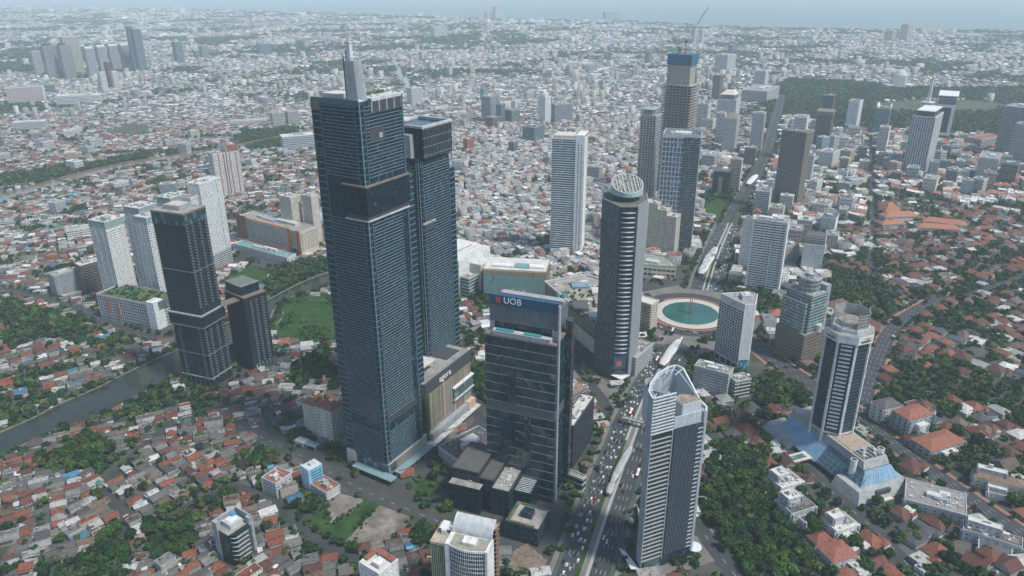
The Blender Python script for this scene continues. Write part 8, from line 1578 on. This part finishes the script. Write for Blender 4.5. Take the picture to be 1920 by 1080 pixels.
tree_mass('street_trees', RT[nearm], [crown_template(95, .22, 1, 60 + k) for k in range(6)], 'remaining trees scattered between houses and along roads', GC); tree_mass('distant_trees', RT[~nearm], [crown_template(22, .36, 1, 70 + k) for k in range(4)], 'trees of the middle distance and the park woods', GC)
FTT = np.concatenate([np.column_stack([FT[:, :2] + rng.uniform(-.4, .4, (len(FT), 2)) * FT[:, 2:3], FT[:, 2] * rng.uniform(.35, .6, len(FT)) * .8]) for _ in range(2)]); FTT[:, 2] = np.minimum(FTT[:, 2], 16)
tree_mass('far_trees', FTT, [crown_template(6, .4, 1, 80 + k, .45) for k in range(3)], 'dark tree belts far out in the hazy city', GC)

PT_ = [crown_template(46, .26, 1, 90 + k) for k in range(3)]
for (e, x0, y0, x1, y1, z, n_, r0, r1) in HOOK:
    V, F3_, F4_, nv = [], [], [], 0
    for k in range(n_):
        tv, t3, t4 = PT_[k % 3]; r = random.uniform(r0, r1); V.append(tv * r + np.array([random.uniform(x0, x1), random.uniform(y0, y1), z])); F3_.append(t3 + nv); F4_.append(t4 + nv); nv += len(tv)
    link('roof_planting', shapes_mesh('roof_planting', np.concatenate(V), F3_ + F4_, None, LEAF[1][0]), e, 'stuff')
# palms
def palm_meshes():
    f = MB(); r = random.Random(3)
    for k in range(15):
        a = k * 2.4; q = [(0, 0, 0)]; el = r.uniform(.2, .9)
        pts_ = [Vector((math.cos(a) * t * 3.2, math.sin(a) * t * 3.2, el * 2.2 * t - 2.6 * t * t)) for t in (0, .25, .5, .75, 1)]; sd_ = Vector((-math.sin(a), math.cos(a), 0))
        for i in range(4):
            w0, w1 = (.25, .55, .6, .45, .05)[i], (.25, .55, .6, .45, .05)[i + 1]; p, q_ = pts_[i], pts_[i + 1]
            f.quad(tuple(p - sd_ * w0 - Vector((0, 0, .15))), tuple(q_ - sd_ * w1 - Vector((0, 0, .15))), tuple(q_), tuple(p)); f.quad(tuple(p), tuple(q_), tuple(q_ + sd_ * w1 - Vector((0, 0, .15))), tuple(p + sd_ * w0 - Vector((0, 0, .15))))
    return f.mesh('fronds', LEAF[3][0]), MB().bar((0, 0, 0), (.25, .1, 1), .42, .26).mesh('trunk', M_BARK)
PFM, PTM = palm_meshes()
for k, (x_, y_, lb) in enumerate(((1382, 966, 'left palm poking out of the dark woods right of crowned tower'), (1404, 985, 'right palm poking out of the dark woods right of crowned tower'), (1480, 690, 'palm at the foot of the green glass tower'), (1415, 600, 'left palm in the grove behind the pale hotel'), (1440, 585, 'right palm in the grove behind the pale hotel'), (640, 900, 'palm on the road below the tallest tower'), (905, 530, 'palm in front of the green glass mall'), (262, 1030, 'palm beside the lower left kampung grove'), (1290, 705, 'palm beside the low white annex'), (1530, 1075, 'palm at the lower right woods edge'))):
    p = G(x_, y_); h_ = 11 if k < 2 else 8; e = empty('palm_tree', lb, 'palm tree', p, k * 1.1, 'palm trees'); o = link('fronds', PFM, e, loc=(.25 * h_ * .12, .1, h_)); o.scale = (1.1, 1.1, 1.0); o = link('trunk', PTM, e); o.scale = (1, 1, h_)
# ------------------------------------------------------------------ traffic
CC_ = [('white', (.72, .72, .70), .34), ('silver', (.40, .41, .42), .2), ('black', (.02, .02, .022), .24), ('grey', (.13, .135, .14), .1), ('red', (.42, .04, .03), .05), ('blue', (.04, .20, .34), .07)]
M_CARG = plain('car_glass', (.015, .02, .025), .1)
def car_meshes():
    out = []
    for nm, c, p in CC_:
        pm_ = plain('paint_' + nm, c, .3); mb = MB(); pr = [(-2.2, .35), (2.15, .35), (2.2, .75), (1.3, .98), (-2.1, 1.02), (-2.22, .8)]
        n = len(pr); mb.v = [(x, s * .88, z) for s in (-1, 1) for x, z in pr]; mb.f = [tuple(range(n - 1, -1, -1)), tuple(range(n, 2 * n))] + [(i, (i + 1) % n, n + (i + 1) % n, n + i) for i in range(n)]
        mb.box(-1.55, -.68, 1.42, .35, .68, 1.5); b = mb.mesh('car', pm_); out.append(b)
    gl_ = MB().prism(rect(-1.95, -.8, 1.05, .8), .95, 1.43, [(-1.6, -.7, 1.43), (.4, -.7, 1.43), (.4, .7, 1.43), (-1.6, .7, 1.43)]).mesh('windows', M_CARG)
    A = [2 * math.pi * i / 10 for i in range(10)]; wh = MB(); wh.v = [(.32 * math.cos(a), s, .32 + .32 * math.sin(a)) for s in (-.1, .1) for a in A]; wh.f = [tuple(range(10)), tuple(range(19, 9, -1))] + [(i, 10 + i, 10 + (i + 1) % 10, (i + 1) % 10) for i in range(10)]
    return out, gl_, wh.mesh('wheel', plain('tyre', (.02, .02, .02), .8))
CARM, CARG, CARW = car_meshes(); NC = 0; cp_ = np.array([c[2] for c in CC_]); cp_ /= cp_.sum()
LANE = {}
ORD1 = ['first', 'second', 'third', 'fourth', 'fifth', 'sixth', 'seventh', 'eighth', 'ninth', 'tenth'] + ['%d%s' % (k, {1: 'st', 2: 'nd', 3: 'rd'}.get(k % 10 if k > 20 else 0, 'th')) for k in range(11, 80)]
def put_car(x, y, a, where, z=.24, ln='outer lane'):
    global NC
    if NC >= 299: return
    k = int(rng.choice(6, p=cp_)); o = link('car', CARM[k]); o.location = (x, y, z); o.rotation_euler = (0, 0, a); q_ = (CC_[k][0], ln, where); LANE[q_] = LANE.get(q_, -1) + 1; tag(o, '%s %s car in the %s %s' % (ORD1[LANE[q_]], CC_[k][0], ln, where), 'car', 'cars ' + where)
    link('windows', CARG, o); NC += 1
    for x_ in (-1.35, 1.35):
        for s_ in (-.8, .8): link('wheel', CARW, o, loc=(x_, s_, 0))
def bus(x, y, a, col, label, z=.24):
    e = empty('bus', label, 'bus', (x, y, z), a); MB().box(-6, -1.25, .35, 6, 1.25, 3.1).obj('body', col, e); MB().box(-5.8, -1.29, 1.5, 5.9, 1.29, 2.5).obj('window_band', M_CARG, e); MB().box(-5.9, -1.1, 3.1, 5.9, 1.1, 3.2).obj('roof', M_WHITE, e); MB().box(-2, -.8, 3.2, 1, .8, 3.5).obj('air_conditioner', W_LGREY, e)
    for x_ in (-4, 3.8): MB().box(x_ - .5, -1.3, 0, x_ + .5, 1.3, .9).obj('axle_wheels', M_CARG, e)
def lane(pts, off, gap0, gap1, where, rev=False, y0=0, y1=9e9, jit=.3):
    ln = ('far left lane' if off < -16 else 'near left lane' if off < -12 else 'left inner lane' if off < -9 else 'left median lane' if off < -5 else 'left lane' if off < 0 else 'right lane' if off < 5 else 'right median lane' if off < 9 else 'right inner lane' if off < 12 else 'near right lane' if off < 16 else 'far right lane')
    L = dens(offset(pts, off), 1.0); s = rng.uniform(2, 10)
    while int(s) < len(L) - 2:
        p, q = L[int(s)], L[int(s) + 1]
        if y0 < p[1] < y1: put_car(p[0] + rng.normal(0, jit), p[1], math.atan2(q[1] - p[1], q[0] - p[0]) + (math.pi if rev else 0) + rng.normal(0, .02), where, ln=ln)
        s += rng.uniform(gap0, gap1)
for a in np.linspace(3.3, 5.6, 17): r = R_RING + rng.choice([7, 11, 15]); put_car(HI[0] + r * math.cos(a), HI[1] + r * math.sin(a), a + math.pi / 2, 'rounding the traffic circle', .38)
for off in (-7.3, -10.8, -14.4, -18.0): lane(AVE_S, off, 8, 17.5, 'left of the boulevard median, from bottom', y0=452, y1=880)
for off in (7.3, 10.8, 14.4, 18.0): lane(AVE_S, off, 20, 70, 'of the southern boulevard, from bottom', True, y0=460, y1=880)
for off in (7.3, 10.8, 14.4, 18.0): lane(AVE_N, off, 13, 30, 'of the northern boulevard', True, y0=1000, y1=1330)
for off in (-7.3, -12.5, -17): lane(AVE_N, off, 30, 90, 'of the northern boulevard', y0=1010, y1=1330)
for off in (-11, -5, 5, 11): lane(AVE_F, off, 45, 130, 'of the far boulevard', off > 0)
RD = {n_: p for n_, p, h_, m_ in ROADS}
for off in (-8, -4, 4, 8): lane(RD['side_avenue'], off, 24, 70, 'on the avenue behind the pale hotel', off > 0)
for off in (-7, -3, 3, 7): lane(RD['residential_avenue'], off, 22, 80, 'on the avenue right of the octagonal tower', off > 0, 500, 800)
lane(RD['office_street'], -3, 14, 40, 'on the street left of the bank hall'); lane(RD['canal_road'], 3, 30, 90, 'on the road below the tallest tower'); lane(RD['back_street'], 2, 40, 90, 'on the narrow back street')
for k, (px_, py_, col, lb) in enumerate(((1183, 775, M_RED, 'red and white bus on the left carriageway above the footbridge'), (1232, 676, M_RED, 'red bus beside the shell-shaped station'), (1261, 622, plain('bus_blue', (.03, .16, .34), .4), 'blue bus entering the traffic circle'), (1277, 640, plain('bus_blue', (.03, .16, .34), .4), 'blue bus leaving the circle southwards'), (1196, 890, M_RED, 'red and white bus left of the crowned tower'), (1368, 440, plain('bus_blue', (.03, .16, .34), .4), 'blue bus far up the boulevard'))):
    p = G(px_, py_); A_ = AVE_S if p[1] < 940 else AVE_N; j = int(np.argmin([math.dist(p, q) for q in A_])); j = min(j, len(A_) - 2); bus(p[0], p[1], math.atan2(A_[j + 1][1] - A_[j][1], A_[j + 1][0] - A_[j][0]), col, lb)
mb = MB(); rp_ = wpoly(GREENS['demolition_site'][0]); xs_, ys_ = zip(*rp_)
for k in range(520):
    x, y = random.uniform(min(xs_), max(xs_)), random.uniform(min(ys_), max(ys_))
    if inside((x, y), rp_): a, b = random.uniform(.2, 1.0), random.uniform(.2, 1.6); mb.bar((x - a, y - b, .3), (x + a, y + b, random.uniform(.2, 1.1)), random.uniform(.2, .6))
mb.obj('rubble', wall('rubble_mix', (.30, .20, .16), .9, .6, .5), None, 'stuff', 'heap of broken masonry on the cleared site left of the boulevard')
for k, (px_, py_) in enumerate(((745, 962), (750, 966), (735, 978), (741, 974), (737, 985))): p = G(px_, py_); put_car(p[0], p[1], .5, 'parked on the bare dirt lot', ln='row')
# ------------------------------------------------------------------ haze: the humid air over the whole city
hm = bpy.data.materials.new('haze_air'); hm.use_nodes = True; ht_ = hm.node_tree; ht_.nodes.remove(ht_.nodes['Principled BSDF']); pv = ht_.nodes.new('ShaderNodeVolumePrincipled')
pv.inputs['Color'].default_value = (.83, .97, 1.0, 1); pv.inputs['Density'].default_value = HAZE_DENSITY; pv.inputs['Anisotropy'].default_value = 0.0; ht_.links.new(pv.outputs[0], ht_.nodes['Material Output'].inputs['Volume'])
MB().box(-46000, -6500, -1.0, 46000, 46000, 470).obj('haze', hm, None, 'stuff')
